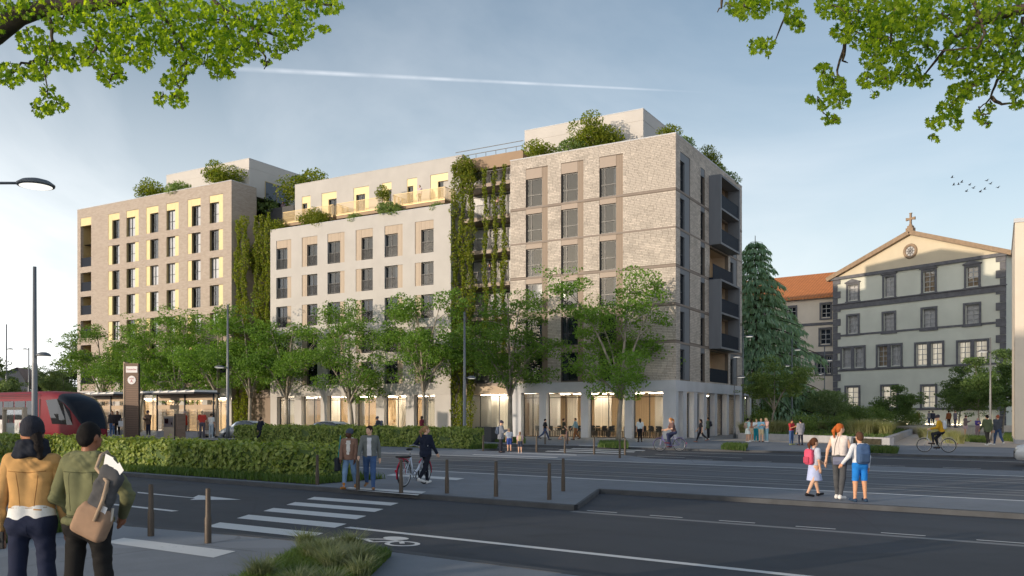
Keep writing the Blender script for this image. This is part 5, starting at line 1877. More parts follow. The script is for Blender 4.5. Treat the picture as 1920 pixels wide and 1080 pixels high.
# ------------------------------------------------------------------ hedges
def hedge(label, a, b, w, h, n, lsize, seed, z=ZW):
    rg = np.random.default_rng(seed)
    d = b - a
    L = d.length
    t = thing('hedge', label, 'hedge', (a.x, a.y, z), math.atan2(d.y, d.x))
    MB().box(0.06, L - 0.06, 0.06, w - 0.06, 0, h - 0.07).build('dark_core', MT['leafD'], t)  # solid dark box, shade between the leaves put into its colour
    A = np.array([L * h, L * w, L * h * 0.4, w * h, w * h])
    k = rg.choice(5, n, p=A / A.sum())
    u, v = rg.random(n), rg.random(n)
    x = np.where(k < 3, u * L, np.where(k == 3, 0, L))
    y = np.where(k == 0, 0, np.where(k == 1, v * w, np.where(k == 2, w, u * w)))
    zc = np.where(k == 1, h, np.where(k == 0, v * h, np.where(k == 2, v * h, v * h)))
    wob = 0.05 * np.sin(x * 2.3 + zc * 3.1) + 0.04 * np.sin(x * 5.7 - zc * 4) + 0.02 * np.sin(x * 13 + y * 9)
    C_ = np.stack([x, y, zc], 1) + rg.normal(size=(n, 3)) * 0.035
    nrm = np.zeros((n, 3))
    nrm[k == 0, 1] = -1
    nrm[k == 1, 2] = 1
    nrm[k == 2, 1] = 1
    nrm[k == 3, 0] = -1
    nrm[k == 4, 0] = 1
    C_ += nrm * wob[:, None]
    C_[:, 2] = np.maximum(C_[:, 2], 0.04)
    bare = (np.sin(C_[:, 0] * 1.7 + seed) + np.sin(C_[:, 0] * 0.63 + C_[:, 2] * 5.0)) > 1.72
    C_[bare] -= nrm[bare] * 0.10
    stray = rg.random(n) < 0.02
    C_[stray] += nrm[stray] * (0.05 + 0.12 * rg.random((stray.sum(), 1)))
    C_[:, 2] = np.maximum(C_[:, 2], 0.04)
    nn = unit(nrm * 1.3 + np.array([0, 0, 0.5]) + rg.normal(size=(n, 3)) * 0.65)
    tt = unit(np.cross(nn, rg.normal(size=(n, 3))) + np.array([0, 0, -0.5]))
    bb = np.cross(nn, tt)
    s = (lsize * (0.65 + 0.7 * rg.random(n)))[:, None] * 0.5
    V = np.stack([C_ - tt * s, C_ + bb * s * 0.72 + nn * s * 0.2, C_ + tt * s, C_ - bb * s * 0.72 + nn * s * 0.2], 1).reshape(-1, 3)
    link('foliage', fast_mesh('foliage', V, np.arange(4 * n).reshape(n, 4), MT['leafH']), t)
    return t


h1a, h1b = AB(-75, 16.9), onbeta(605, 16.9)
hedge('long clipped hedge behind the two people in the left foreground', h1a, h1b, 1.25, 0.90, 34000, 0.15, 1)
h2a, h2b = onbeta(440, 36.4), onbeta(880, 36.4)
hedge('clipped hedge in front of the white building, behind the walking couple', h2a, h2b, 1.3, 1.04, 13000, 0.16, 2)
# grass at the foot of the near hedge
rg = np.random.default_rng(9)
poly = [AB(-75, 15.5), AB(toAB(h1b)[0] + 0.9, 15.75), AB(toAB(h1b)[0] + 1.0, 18.4), AB(toAB(h1b)[0] + 0.1, 18.4), AB(toAB(h1b)[0] + 0.1, 16.8), AB(-75, 16.8)]
base_ = flat('verge_soil', poly, ZW + 0.008, MT['soil'], median)
pts = in_poly(poly, 26000, rg, ZW)
tag(link('verge_grass', grass_mesh(pts, 0.17, rg, MT['grass'], 0.013, 0.7)), 'rough grass along the foot of the long hedge', 'grass', kind='stuff')
poly = [h2b + Vector((0.05, -0.5, 0)), h2b + Vector((1.5, 0.6, 0)), h2b + Vector((1.4, 1.5, 0)), h2b + Vector((0.1, 1.6, 0))]
pts = in_poly(poly, 2500, rg, ZW)
tag(link('verge_grass', grass_mesh(pts, 0.2, rg, MT['grass'], 0.02, 0.7)), 'grass tuft at the right end of the second hedge', 'grass', kind='stuff')
# planted beds in the foreground
for pix, lab, n, sd_ in ((((425, 1108), (592, 1024), (733, 1043), (690, 1085), (600, 1130)), 'bristly grass bed at the lower picture edge', 30000, 21), (((-40, 1004), (130, 972), (134, 994), (-40, 1030)), 'grass bed behind the two people at the left picture edge', 14000, 22)):
    rg = np.random.default_rng(sd_)
    poly = [G(x, y, ZW) for x, y in pix]
    flat('bed_soil', poly, ZW + 0.008, MT['soil'], near_walk)
    pts = in_poly(poly, n, rg, ZW)
    tag(link('grass_bed', grass_mesh(pts, 0.115, rg, MT['grass'], 0.0065, 0.8)), lab, 'grass', kind='stuff')
    cl = in_poly(poly, 16 if sd_ == 21 else 4, rg, ZW)
    for i, c in enumerate(cl):
        nb_ = 420
        a = rg.random(nb_) * 6.28
        rr = 0.09 * rg.random(nb_) ** 0.5
        me = grass_mesh(np.stack([rr * np.cos(a), rr * np.sin(a), np.zeros(nb_)], 1), 0.24, rg, MT['grassG'], 0.006, 0.95)
        o = tag(link('grass_clump', me, None, tuple(c)), 'grey-green grass clump in the bed at the lower picture edge' if sd_ == 21 else 'grey-green grass clump in the bed at the left picture edge', 'grass', 'grass clumps, lower bed' if sd_ == 21 else 'grass clumps, left bed')


# ------------------------------------------------------------------ climbing plants on the links
def vine(label, s_, y_, z0, z1, r_, n, seed):
    rg = np.random.default_rng(seed)
    t = thing('climbing_plant', label, 'vine', bworld(s_, y_, 0), 0, 'climbing plants between the buildings')
    m = MB()
    m.tube([(0, 0, max(0.1, z0)), (0.05, 0.03, (z0 + z1) / 2), (0, 0, z1)], 0.03, 5)
    m.build('stem', MT['barkd'], t)
    z = z0 + (z1 - z0) * rg.random(n)
    rad = r_ * (0.65 + 0.45 * np.sin(z * 2.1 + seed) * np.sin(z * 0.83 + 2 * seed)) * np.sqrt(rg.random(n))
    a = rg.random(n) * 6.28
    C_ = np.stack([rad * np.cos(a) + 0.1 * np.sin(z * 0.9 + seed), rad * np.sin(a), z], 1)
    V, F = leaves(C_, 0.19, rg, 0.2, 0.7, 0.6)
    o = link('foliage', fast_mesh('foliage', V, F, MT['leafV']), t)
    return t


vi = [(446, 0.3, 0.3, 21.5, 0.50, 3400), (459, 0.3, 0.3, 21.8, 0.60, 3800), (482, 0.3, 4.0, 21.6, 0.55, 3200), (493, 0.3, 5.0, 21.6, 0.50, 3000), (503, 0.3, 5.0, 21.8, 0.50, 3000),
      (852, 0.3, 0.3, 23.2, 0.58, 3600), (867, 0.3, 0.3, 22.9, 0.50, 3200), (882, 0.3, 0.3, 23.3, 0.58, 3600), (910, 0.4, 7.0, 22.6, 0.34, 1700), (928, 0.4, 6.0, 22.6, 0.34, 1700), (944, 0.4, 7.0, 22.7, 0.36, 1700)]
vn = ['first', 'second', 'third', 'fourth', 'fifth', 'first', 'second', 'third', 'fourth', 'fifth', 'sixth']
for i, (px, y_, z0, z1, r_, n) in enumerate(vi):
    vine('%s climbing plant from the left in the gap %s the white building' % (vn[i], 'left of' if i < 5 else 'right of'), FS(px, y_), y_, z0, z1, r_, n, 40 + i)
rg = np.random.default_rng(77)
BUSH = make_shrub(12, 2.4, 2.6, 2600, 0.17, 'leafV')
shrub('bushy crown of leaves hanging at the top of the right vine curtain', bworld(FS(872, 1.0), 1.0, FL[6]), BUSH, 0.4, (1.1, 1.0, 1.05), 'hanging_shrub', 'terrace plants')
shrub('bushy leaves behind the left vine curtain', bworld(FS(474, 3.0), 3.0, FL[4]), BUSH, 1.4, (1.2, 1.0, 1.6), 'hanging_shrub', 'terrace plants')
# ------------------------------------------------------------------ shrubs on the roofs and balconies
RS = [make_shrub(31, 2.4, 2.2, 1500, 0.17, 'leafV', flat_=0.7), make_shrub(32, 2.0, 3.0, 1500, 0.17, 'leafV', flat_=0.8), make_shrub(33, 3.4, 3.8, 3200, 0.18, 'leafV', stems=8), make_shrub(34, 2.2, 1.3, 1100, 0.15, 'leafS', flat_=0.6)]
for px, ins, z, k, sc, lab in ((272, 1.0, 24.6, 1, 0.85, 'leftmost shrub on the brown brick roof'), (293, 1.3, 24.6, 0, 1.0, 'second shrub from the left on the brown brick roof'), (334, 1.0, 24.6, 3, 1.15, 'low shrub in the middle of the brown brick roof edge'), (404, 1.2, 24.6, 1, 1.0, 'tall shrub on the brown brick roof before the penthouse'), (424, 1.4, 24.6, 0, 1.15, 'bushy shrub on the brown brick roof near its right corner'),
                               (500, 5.4, 22.5, 3, 1.5, 'shrub on the dark parapet terrace beside the left penthouse'), (566, 6.5, 22.6, 2, 1.3, 'tall shrub rising behind the left end of the white top storey'), (525, 1.0, 19.0, 0, 0.85, 'shrub at the left end of the white roof terrace'), (604, 1.0, 19.0, 2, 0.62, 'large shrub hanging over the first golden balcony'), (585, 1.0, 19.3, 0, 0.9, 'shrub in front of the first golden balcony'),
                               (718, 0.9, 20.8, 1, 0.55, 'round shrub at the right end of the second golden balcony'), (735, 0.7, 19.2, 3, 1.1, 'low shrub on the white roof edge between two balconies'), (664, 0.7, 19.3, 3, 0.7, 'small low shrub below the second golden balcony'), (820, 0.7, 19.3, 3, 0.6, 'small low shrub below the third golden balcony'),
                               (1011, 1.2, 22.0, 0, 1.05, 'shrub on the pale brick roof at its left end'), (1078, 1.1, 22.0, 3, 1.3, 'low shrub on the pale brick roof left of the big roof shrub'), (1110, 1.6, 22.0, 2, 1.0, 'big roof shrub in front of the right penthouse'), (1140, 1.4, 22.0, 0, 1.1, 'shrub right of the big roof shrub')):
    shrub(lab, bworld(FS(px, ins), ins, z + (0.45 if z in (24.6, 22.0) else 0.15)), RS[k], px * 0.4, sc * (1.08 if px > 900 else 1.3), 'roof_shrub', 'roof and terrace shrubs')
for t_, k, sc, lab in ((1.2, 0, 0.85, 'roof shrub just behind the street corner'), (4.0, 3, 1.2, 'low roof shrub above the first side window column'), (11.0, 1, 1.0, 'roof shrub above the side balconies'), (13.2, 0, 0.9, 'low roof shrub right of the side balconies'), (15.6, 3, 1.2, 'last roof shrub at the rear corner')):
    shrub(lab, bworld(-0.9, t_, 22.4), RS[k], t_, sc * 0.95, 'roof_shrub', 'roof and terrace shrubs')
# ------------------------------------------------------------------ overhanging maples at the upper corners
LEAFME = []
for sd_ in range(3):
    rg = np.random.default_rng(400 + sd_)
    V, F = maple_leaves(np.zeros((1, 3)), 0.088, rg, 0.5)
    LEAFME.append(fast_mesh('leaf', V, F, MT['leafM']))


def maple(label, trunk, D0, limbs, twigs, clusters, extra, seed, lsize=0.074):
    rg = np.random.default_rng(seed)
    t = thing('maple_tree', label, 'tree', trunk)
    O = Vector(trunk)
    m = MB()
    for pts, r0, r1 in limbs:
        n = len(pts)
        m.tube([Vector(p) - O for p in pts], [r0 + (r1 - r0) * i / (n - 1) for i in range(n)], 10)
    for tw in twigs:
        dd = D0 + rg.normal() * 0.5
        pts = [P(x, y, dd) for x, y in tw]
        fine = []
        for i in range(len(pts) - 1):
            for j in range(3):
                q = pts[i].lerp(pts[i + 1], j / 3)
                fine.append(q + Vector(rg.normal(size=3)) * 0.012 - O)
        fine.append(pts[-1] - O)
        n = len(fine)
        m.tube(fine, [0.030 - 0.023 * i / (n - 1) for i in range(n)], 5)
    for (x, y, r_, dens) in clusters:
        for _ in range(2):
            a = rg.random() * 6.28
            q0 = P(x, y, D0 + rg.normal() * 0.4) - O
            q1 = P(x + r_ * 1.05 * math.cos(a), y + r_ * 0.9 * math.sin(a), D0 + rg.normal() * 0.5) - O
            m.tube([q0, q0.lerp(q1, 0.5) + Vector(rg.normal(size=3)) * 0.03, q1], [0.011, 0.008, 0.004], 4)
    m.build('trunk', MT['barkd'], t)
    allc = []
    for (x, y, r_, dens) in clusters:
        n = int(dens * 1.25 * (r_ / 10) ** 2)
        for _ in range(n):
            a, q = rg.random() * 6.28, r_ * math.sqrt(rg.random())
            d = D0 + rg.normal() * 0.65
            allc.append(P(x + q * math.cos(a), y + q * math.sin(a) * 0.85, d) - O)
    for c, r_, n in extra:
        for _ in range(n):
            v = Vector(rg.normal(size=3)).normalized() * r_ * (0.5 + 0.5 * rg.random())
            allc.append(Vector(c) + Vector((v.x, v.y, v.z * 0.7)) - O)
    allc = np.array(allc)
    nvis = len(allc) - sum(e[2] for e in extra)
    dist = np.linalg.norm(allc[:nvis] + np.array(trunk) - np.array([0, 0, CAMH]), axis=1)
    order = np.argsort(dist)
    near = set(order[:300].tolist())
    for i in near:
        o = link('leaf', LEAFME[i % 3], t, tuple(allc[i]))
        o.rotation_euler = (rg.normal() * 0.35, rg.normal() * 0.35, rg.random() * 6.28)
    rest = np.array([c for i, c in enumerate(allc) if i not in near])
    V, F = maple_leaves(rest, lsize, rg, 0.5)
    o = link('crown', fast_mesh('crown', V, F, MT['leafM']), t)
    o['kind'] = 'stuff'
    return t


D0 = 12.5
tA = Vector((-12.2, 11.6, ZW))
lim = [([tA, tA + Vector((0.1, 0, 2.5)), tA + Vector((0.5, 0.2, 5.2)), tA + Vector((0.3, 0.1, 8.5)), tA + Vector((0.1, 0, 12))], 0.34, 0.12),
       ([tA + Vector((0.4, 0.15, 5.0)), P(-90, 110, D0), P(-10, 62, D0), P(35, 30, D0), P(80, 16, D0), P(170, 9, D0), P(250, -4, D0), P(330, -30, D0)], 0.20, 0.05)]
tw = [((88, 20), (98, 55), (97, 85), (85, 112), (90, 185)), ((150, 14), (162, 45), (185, 62), (222, 65)), ((290, -5), (312, 35), (330, 70), (350, 100), (350, 145), (322, 190)), ((290, -4), (350, 20), (400, 40), (470, 48), (590, 50)), ((400, 0), (470, 50), (500, 110), (495, 130)), ((420, 35), (440, 80), (415, 140)), ((185, 62), (180, 95), (160, 110), (205, 150)), ((85, 112), (40, 120), (10, 150)), ((470, 48), (540, 75), (560, 95)), ((540, -10), (600, 5), (635, 10))]
clA = [(10, 15, 30, 15), (60, 12, 30, 13), (120, 30, 38, 17), (180, 30, 40, 17), (240, 30, 40, 18), (300, 25, 40, 18), (360, 30, 42, 19), (420, 35, 42, 19), (480, 35, 40, 18), (530, 20, 35, 17), (575, 15, 28, 15), (620, 8, 22, 16), (60, 75, 30, 16), (100, 105, 34, 17), (70, 130, 25, 16), (20, 140, 28, 17), (140, 105, 32, 15), (190, 95, 40, 17), (245, 90, 36, 17), (210, 140, 26, 16), (290, 75, 30, 15), (270, 115, 22, 14), (330, 80, 36, 17), (345, 120, 26, 17), (325, 150, 24, 17), (300, 185, 16, 17), (335, 185, 20, 17), (390, 90, 40, 19), (440, 95, 36, 19), (410, 130, 22, 16), (480, 85, 28, 16), (540, 70, 30, 17), (565, 55, 26, 15), (500, 115, 9, 16), (610, 55, 10, 16), (80, 200, 22, 18), (110, 195, 18, 15), (90, 170, 16, 12), (230, 60, 25, 12), (520, 95, 16, 12), (435, 140, 8, 15), (-30, 60, 40, 10), (-40, 140, 30, 12)]
maple('maple tree whose leafy bough hangs into the upper left corner', tA, D0, lim, tw, clA, [((-11.8, 11.8, 10.5), 3.4, 900), ((-9.5, 12.5, 10.6), 2.2, 500)], 101)

tB = Vector((12.6, 12.6, ZW))
lim = [([tB, tB + Vector((-0.1, 0, 2.5)), tB + Vector((-0.4, 0.1, 5.0)), tB + Vector((-0.3, 0, 8.0)), tB + Vector((0, 0, 11.5))], 0.30, 0.12),
       ([tB + Vector((-0.35, 0.1, 4.6)), P(2080, 60, D0), P(1960, 10, D0), P(1900, 20, D0), P(1840, 42, D0), P(1790, 70, D0), P(1735, 138, D0)], 0.13, 0.012),
       ([tB + Vector((-0.35, 0.1, 5.4)), P(2060, -60, D0), P(1900, -70, D0), P(1750, -60, D0), P(1600, -50, D0), P(1450, -40, D0)], 0.12, 0.03)]
tw = [((1480, -45), (1475, 30), (1450, 85)), ((1360, -40), (1352, 8), (1345, 23)), ((1590, -50), (1585, 80), (1568, 130), (1583, 160), (1575, 195)), ((1700, -55), (1670, 60), (1665, 100)), ((1790, -60), (1850, 60), (1830, 90), (1760, 95)), ((1920, 30), (1900, 100), (1880, 130), (1815, 160)), ((1900, 100), (1870, 150), (1858, 185), (1835, 205)), ((1858, 185), (1880, 198), (1920, 190)), ((1640, -50), (1640, 60), (1670, 115)), ((1585, 80), (1578, 115), (1590, 118)), ((1850, 30), (1790, 20), (1740, 40))]
clB = [(1395, 12, 30, 15), (1425, 10, 28, 15), (1370, 12, 14, 14), (1475, 5, 20, 16), (1490, 30, 20, 18), (1497, 50, 14, 18), (1420, 85, 18, 17), (1438, 80, 14, 17), (1440, 102, 7, 17), (1560, 10, 32, 17), (1610, 20, 40, 19), (1660, 25, 42, 19), (1710, 25, 40, 18), (1765, 25, 38, 17), (1820, 20, 38, 17), (1880, 15, 40, 18), (1580, 60, 22, 16), (1620, 65, 36, 19), (1670, 70, 38, 19), (1720, 60, 28, 16), (1640, 105, 30, 17), (1690, 100, 26, 15), (1740, 90, 22, 14), (1800, 75, 32, 16), (1850, 75, 36, 18), (1900, 70, 36, 18), (1545, 130, 16, 18), (1560, 160, 26, 20), (1575, 185, 22, 19), (1545, 195, 14, 18), (1520, 185, 10, 18), (1555, 222, 14, 17), (1565, 225, 9, 18), (1625, 150, 18, 18), (1660, 145, 26, 18), (1700, 140, 26, 18), (1730, 150, 16, 17), (1640, 175, 10, 15), (1720, 120, 16, 13), (1790, 120, 30, 17), (1840, 120, 34, 18), (1890, 120, 34, 18), (1800, 175, 26, 18), (1830, 160, 26, 16), (1780, 205, 24, 19), (1755, 230, 16, 18), (1795, 230, 14, 18), (1840, 215, 16, 17), (1858, 200, 10, 16), (1850, 232, 8, 17), (1750, 258, 9, 17), (1900, 160, 26, 15), (1905, 195, 14, 13), (1960, 60, 50, 12), (1970, 160, 40, 10)]
maple('maple tree whose leafy twigs hang into the upper right corner', tB, D0, lim, tw, clB, [((12.2, 12.6, 10.5), 3.2, 800), ((10.0, 12.8, 10.4), 2.0, 400)], 202)
# ------------------------------------------------------------------ lamp posts
def lamp(label, base, H, heads, r0=0.075, group='street lamps'):
    t = thing('street_lamp', label, 'street lamp', tuple(base), 0, group)
    m = MB()
    m.tube([(0, 0, 0), (0, 0, 0.8), (0, 0, 0.82), (0, 0, H * 0.5), (0, 0, H * 0.51), (0, 0, H)], [r0 * 1.35, r0 * 1.3, r0 * 1.05, r0 * 0.95, r0 * 0.8, r0 * 0.6], 12)
    m.build('pole', MT['pole'], t)
    link('base_plate', boxmesh(0.34, 0.34, 0.03, MT['pole']), t, (-0.17, -0.17, 0))
    for az, z, ln, hr in heads:
        dx, dy = math.cos(az), math.sin(az)
        m = MB()
        m.tube([(0, 0, z - 0.12), (dx * ln * 0.5, dy * ln * 0.5, z + 0.03), (dx * ln, dy * ln, z + 0.04)], [0.035, 0.03, 0.028], 8)
        m.build('arm', MT['pole'], t)
        c = (dx * (ln + hr * 0.8), dy * (ln + hr * 0.8), z)
        m = MB()
        m.lathe([(0.001, 0.13), (hr * 0.35, 0.125), (hr * 0.75, 0.085), (hr, 0.02), (hr * 0.98, -0.02), (hr * 0.86, -0.03)], 24, c)
        o = m.build('lamp_head', MT['pole'], t)
        m = MB()
        m.lathe([(hr * 0.87, -0.028), (hr * 0.5, -0.036), (0.001, -0.038)], 24, c)
        m.f = [tuple(reversed(f)) for f in m.f]
        m.build('diffuser', MT['lampglass'], o)
    return t


p = P(-55, 700, 17.8)
hp_ = P(62, 345, 17.8)
lamp('tall lamp post just outside the left edge, its disc head reaching into the picture', (p.x - 0.6, p.y, ZW), 7.3, [(0.05, hp_.z - ZW, hp_.x - p.x + 0.6 - 0.28, 0.36)])
b_ = onbeta(65, 16.4, ZW)
lamp('thick grey lamp post in the hedge strip behind the person in the beanie', b_, P(65, 500, b_.y).z - ZW, [(-0.3, P(65, 667, b_.y).z - ZW, 0.22, 0.26)], 0.105)
b_ = onbeta(427, 36.6, 0.3)
lamp('lamp post at the right end of the tram stop', b_, P(427, 571, b_.y).z - 0.3, [(math.pi + 0.2, P(427, 689, b_.y).z - 0.3, 0.25, 0.34)], 0.10)
b_ = onbeta(871, 39.0, ZW)
lamp('lamp post at the right end of the second hedge', b_, P(871, 585, b_.y).z - ZW, [(-0.2, P(871, 709, b_.y).z - ZW, 0.22, 0.25)], 0.09)
for px, D, top, hd, lab in ((1393, 72, 612, ((-0.2, 631), (math.pi, 669)), 'lamp post at the rear edge of the pale brick building'), (1485, 84, 636, ((-0.2, 656), (math.pi, 686)), 'lamp post in front of the cedar'), (1546, 92, 648, ((-0.2, 676), (math.pi, 702)), 'lamp post in front of the cream wing'), (1857, 60, 633, ((math.pi, 659),), 'lamp post among the park trees before the church'), (12, 105, 608, ((-0.1, 655),), 'far lamp post at the left picture edge'), (54, 118, 652, ((math.pi, 655),), 'far lamp post before the grey gabled house'), (1377, 66, 735, ((0, 707),), 'short lamp post beside the students')):
    p = P(px, 700, D)
    lamp(lab, (p.x, p.y, ZW), max(4.0, P(px, top, D).z - ZW), [(a, P(px, y, D).z - ZW, 0.25, 0.33) for a, y in hd], 0.11 if px < 60 else 0.075)

# ------------------------------------------------------------------ bollards
bm = MB()
bm.lathe([(0.050, 0.0), (0.050, 0.36), (0.040, 0.40), (0.036, 0.78), (0.034, 0.80), (0.001, 0.805)], 12)
bm = bm.mesh('bollard', MT['bollard'])
bl = [(283, 1005, 'left of the two bollards in the foreground beside the zebra crossing'), (390, 1018, 'right of the two bollards in the foreground beside the zebra crossing'), (595, 909, 'bollard at the right end of the long hedge'), (671, 919, 'bollard between the two walking men'), (752, 925, 'bollard in front of the bicycle rear wheel'), (838, 925, 'bollard right of the woman pushing the bicycle'), (930, 931, 'bollard on the median between the bicycle and the lay-by'), (1030, 937, 'front bollard at the tip of the lay-by'), (1056, 921, 'rear bollard at the tip of the lay-by'),
      (906, 846, 'far bollard left of the parent with two children'), (1006, 848, 'far bollard right of the two children'), (1059, 850, 'far bollard in front of the woman with a toddler'), (1114, 852, 'far bollard left of the large tree trunk'), (1162, 859, 'far bollard in front of the large tree trunk'), (1172, 853, 'far bollard just right of the large tree trunk'), (1022, 833, 'farthest bollard behind the far crossing, left one'), (1064, 833, 'farthest bollard behind the far crossing, right one')]
for px, py, lab in bl:
    o = link('bollard', bm, None, tuple(G(px, py, ZW)))
    tag(o, 'slim bronze ' + lab if lab.startswith('bollard') else lab.replace('bollard', 'slim bronze bollard', 1), 'bollard', 'bronze bollards')

# ------------------------------------------------------------------ tram stop
RANG = math.atan2(RA.y, RA.x)
plat = slab('tram_platform', [(-88, 31.0), (-51.5, 31.0), (-49.0, 32.2), (-47.5, 35), (-49, 37.6), (-88, 37.6)], 0.30, MT['platform'], [(0, 1, 2, 3, 4)])
flat('tactile_strip', [AB(-88, 31.5), AB(-52, 31.5), AB(-52, 32.0), AB(-88, 32.0)], 0.304, MT['paint'], plat)


def rt(px, b):                                   # road-frame alpha of photo column px on line b
    return toAB(onbeta(px, b))[0]


def stopthing(name, label, cat, a, b, z=0.3):
    return thing(name, label, cat, AB(a, b, z), RANG)


# sign tower
tb = 34.0
a0, a1 = rt(231, tb), rt(262, tb)
tw_ = a1 - a0
th = P(246, 680, onbeta(246, tb).y).z - 0.3
tw_ = 1.12
tt_ = stopthing('stop_sign_tower', 'brown slatted tram stop tower with white name sign and round line sign', 'sign', a0, tb)
tt_.rotation_euler = (0, 0, -0.10)
MB().box(0.18, tw_ - 0.02, 0.03, 0.30, 0, th - 0.03).build('core', MT['frame'], tt_)
nsl = int(th / 0.125)
for i in range(nsl):
    link('slat', boxmesh(tw_ - 0.14, 0.03, th / nsl - 0.018, MT['brownslat']), tt_, (0.14, 0.0, i * th / nsl))
link('side_post', boxmesh(0.10, 0.46, th + 0.1, MT['tan']), tt_, (0.0, 0.0, 0))
link('side_strip', boxmesh(0.03, 0.02, th * 0.72, MT['frame']), tt_, (0.08, -0.012, th * 0.27))
sx0, sx1 = 0.22, tw_ - 0.06
dpx = onbeta(246, tb).y
sz0, sz1 = P(246, 698, dpx).z - 0.3, P(246, 686, dpx).z - 0.3
o = link('name_sign', boxmesh(sx1 - sx0, 0.03, sz1 - sz0, MT['signwhite']), tt_, (sx0, -0.032, sz0))


def text(name, body, size, mat, parent, loc, rot=(math.pi / 2, 0, 0), ext=0.002):
    cu = bpy.data.curves.new(name, 'FONT')
    cu.body = body
    cu.size = size
    cu.align_x = 'CENTER'
    cu.align_y = 'CENTER'
    cu.extrude = ext
    tmp = bpy.data.objects.new(name, cu)
    COL.objects.link(tmp)
    me = bpy.data.meshes.new_from_object(tmp.evaluated_get(bpy.context.evaluated_depsgraph_get()))
    bpy.data.objects.remove(tmp)
    me.materials.clear()
    me.materials.append(mat)
    o_ = bpy.data.objects.new(name, me)
    COL.objects.link(o_)
    o_.parent = parent
    o_.location = loc
    o_.rotation_euler = rot
    return o_


text('sign_lettering', 'Gravanches', 0.155, MT['signred'], o, ((sx1 - sx0) / 2, -0.006, (sz1 - sz0) / 2))
m = MB()
cxs, czs = (sx0 + sx1) / 2, P(246, 712, dpx).z - 0.3
m.add([(0.30 * math.cos(k * math.pi / 14), 0, 0.30 * math.sin(k * math.pi / 14)) for k in range(28)] + [(0.30 * math.cos(k * math.pi / 14), 0.03, 0.30 * math.sin(k * math.pi / 14)) for k in range(28)], [tuple(range(28))] + [(k, k + 28, (k + 1) % 28 + 28, (k + 1) % 28) for k in range(28)])
o = m.build('line_sign', MT['signwhite'], tt_, (cxs, -0.032, czs))
text('sign_lettering', 'LIGNE', 0.13, MT['signred'], o, (0, -0.006, 0.10))
text('sign_lettering', 'A', 0.27, MT['signred'], o, (0, -0.006, -0.09))


def shelter(label, pxa, pxb, b, seed):
    A0, A1 = rt(pxa, b), rt(pxb, b)
    L = A1 - A0
    s = stopthing('tram_shelter', label, 'shelter', A0, b)
    h = 3.05
    for x in (0.15, L * 0.5, L - 0.25):
        link('post', boxmesh(0.10, 0.10, h, MT['frame']), s, (x, 1.05, 0))
    link('roof', boxmesh(L, 2.1, 0.10, MT['darkslab']), s, (0, -0.6, h))
    n = int(L / 0.95)
    for i in range(n):                            # raised roof lights
        m = MB()
        m.add([(0.03, -0.5, 0.02), (L / n - 0.06, -0.5, 0.02), (L / n - 0.06, 1.3, 0.02), (0.03, 1.3, 0.02), (0.03, -0.5, 0.06), (L / n - 0.06, -0.5, 0.16), (L / n - 0.06, 1.3, 0.16), (0.03, 1.3, 0.06)], [(0, 3, 2, 1), (4, 5, 6, 7), (0, 1, 5, 4), (1, 2, 6, 5), (2, 3, 7, 6), (3, 0, 4, 7)])
        link('roof_light', cached(('rl', round(L / n, 3)), lambda: m.mesh('roof_light', MT['whitepaint'])), s, (i * L / n, -0.02, h + 0.09))
    link('fascia', boxmesh(L, 0.06, 0.42, MT['tan']), s, (0, 1.12, h - 0.42))
    link('fascia', boxmesh(L, 0.06, 0.30, MT['tan']), s, (0, 1.10, h - 1.05))
    ns = 14
    for i in range(ns):
        link('slat', boxmesh(L - 0.1, 0.04, 0.06, MT['tan']), s, (0.05, 1.12, 0.55 + i * 0.105))
    link('bench', boxmesh(L * 0.7, 0.45, 0.42, MT['granite']), s, (L * 0.12, 0.6, 0))
    return s


shelter('tram shelter with slatted back right of the sign tower', 266, 378, 36.0, 1)
shelter('tram shelter left of the sign tower, behind the tram nose', 140, 226, 36.0, 2)
# ticket machine
a0 = rt(307, 33.4)
k = stopthing('ticket_machine', 'beige ticket machine with a grey screen panel on the platform', 'ticket machine', a0, 33.4)
w_ = rt(326, 33.4) - a0
MB().box(0, w_, 0, 0.75, 0, 1.55).build('body', MT['tan'], k)
link('screen_panel', boxmesh(w_ - 0.12, 0.02, 0.62, MT['steel']), k, (0.06, -0.02, 0.82))
link('screen', boxmesh(w_ * 0.36, 0.012, 0.34, MT['carglass']), k, (0.14, -0.034, 1.02))
link('keypad', boxmesh(0.12, 0.012, 0.16, MT['carblack']), k, (w_ - 0.28, -0.034, 0.95))
MB().box(w_ + 0.002, w_ + 0.05, 0.02, 0.73, 0, 1.68).build('side_panel', MT['frame'], k)
link('side_cabinet', boxmesh(0.22, 0.6, 1.68, MT['brownslat']), k, (w_ + 0.05, 0.08, 0))
# advertising panel by the shelter
a0, a1 = rt(382, 37.3), rt(406, 37.3)
k = stopthing('advertising_panel', 'pale free-standing advertising panel at the right end of the tram shelter', 'panel', a0, 37.3)
MB().box(0, a1 - a0, 0, 0.22, 0.12, 2.05).build('cabinet', MT['tan'], k)
link('poster', boxmesh(a1 - a0 - 0.16, 0.012, 1.75, MT['signwhite']), k, (0.08, -0.014, 0.24))
link('foot', boxmesh(a1 - a0 - 0.3, 0.16, 0.12, MT['frame']), k, (0.15, 0.03, 0))
m = MB()
m.add([(0.16 * math.cos(k2 * 0.449), 0, 0.22 * math.sin(k2 * 0.449)) for k2 in range(14)], [tuple(range(14))])
m.build('poster_motif', MT['signred'], k, (a1 - a0 - 0.3, -0.02, 0.55))
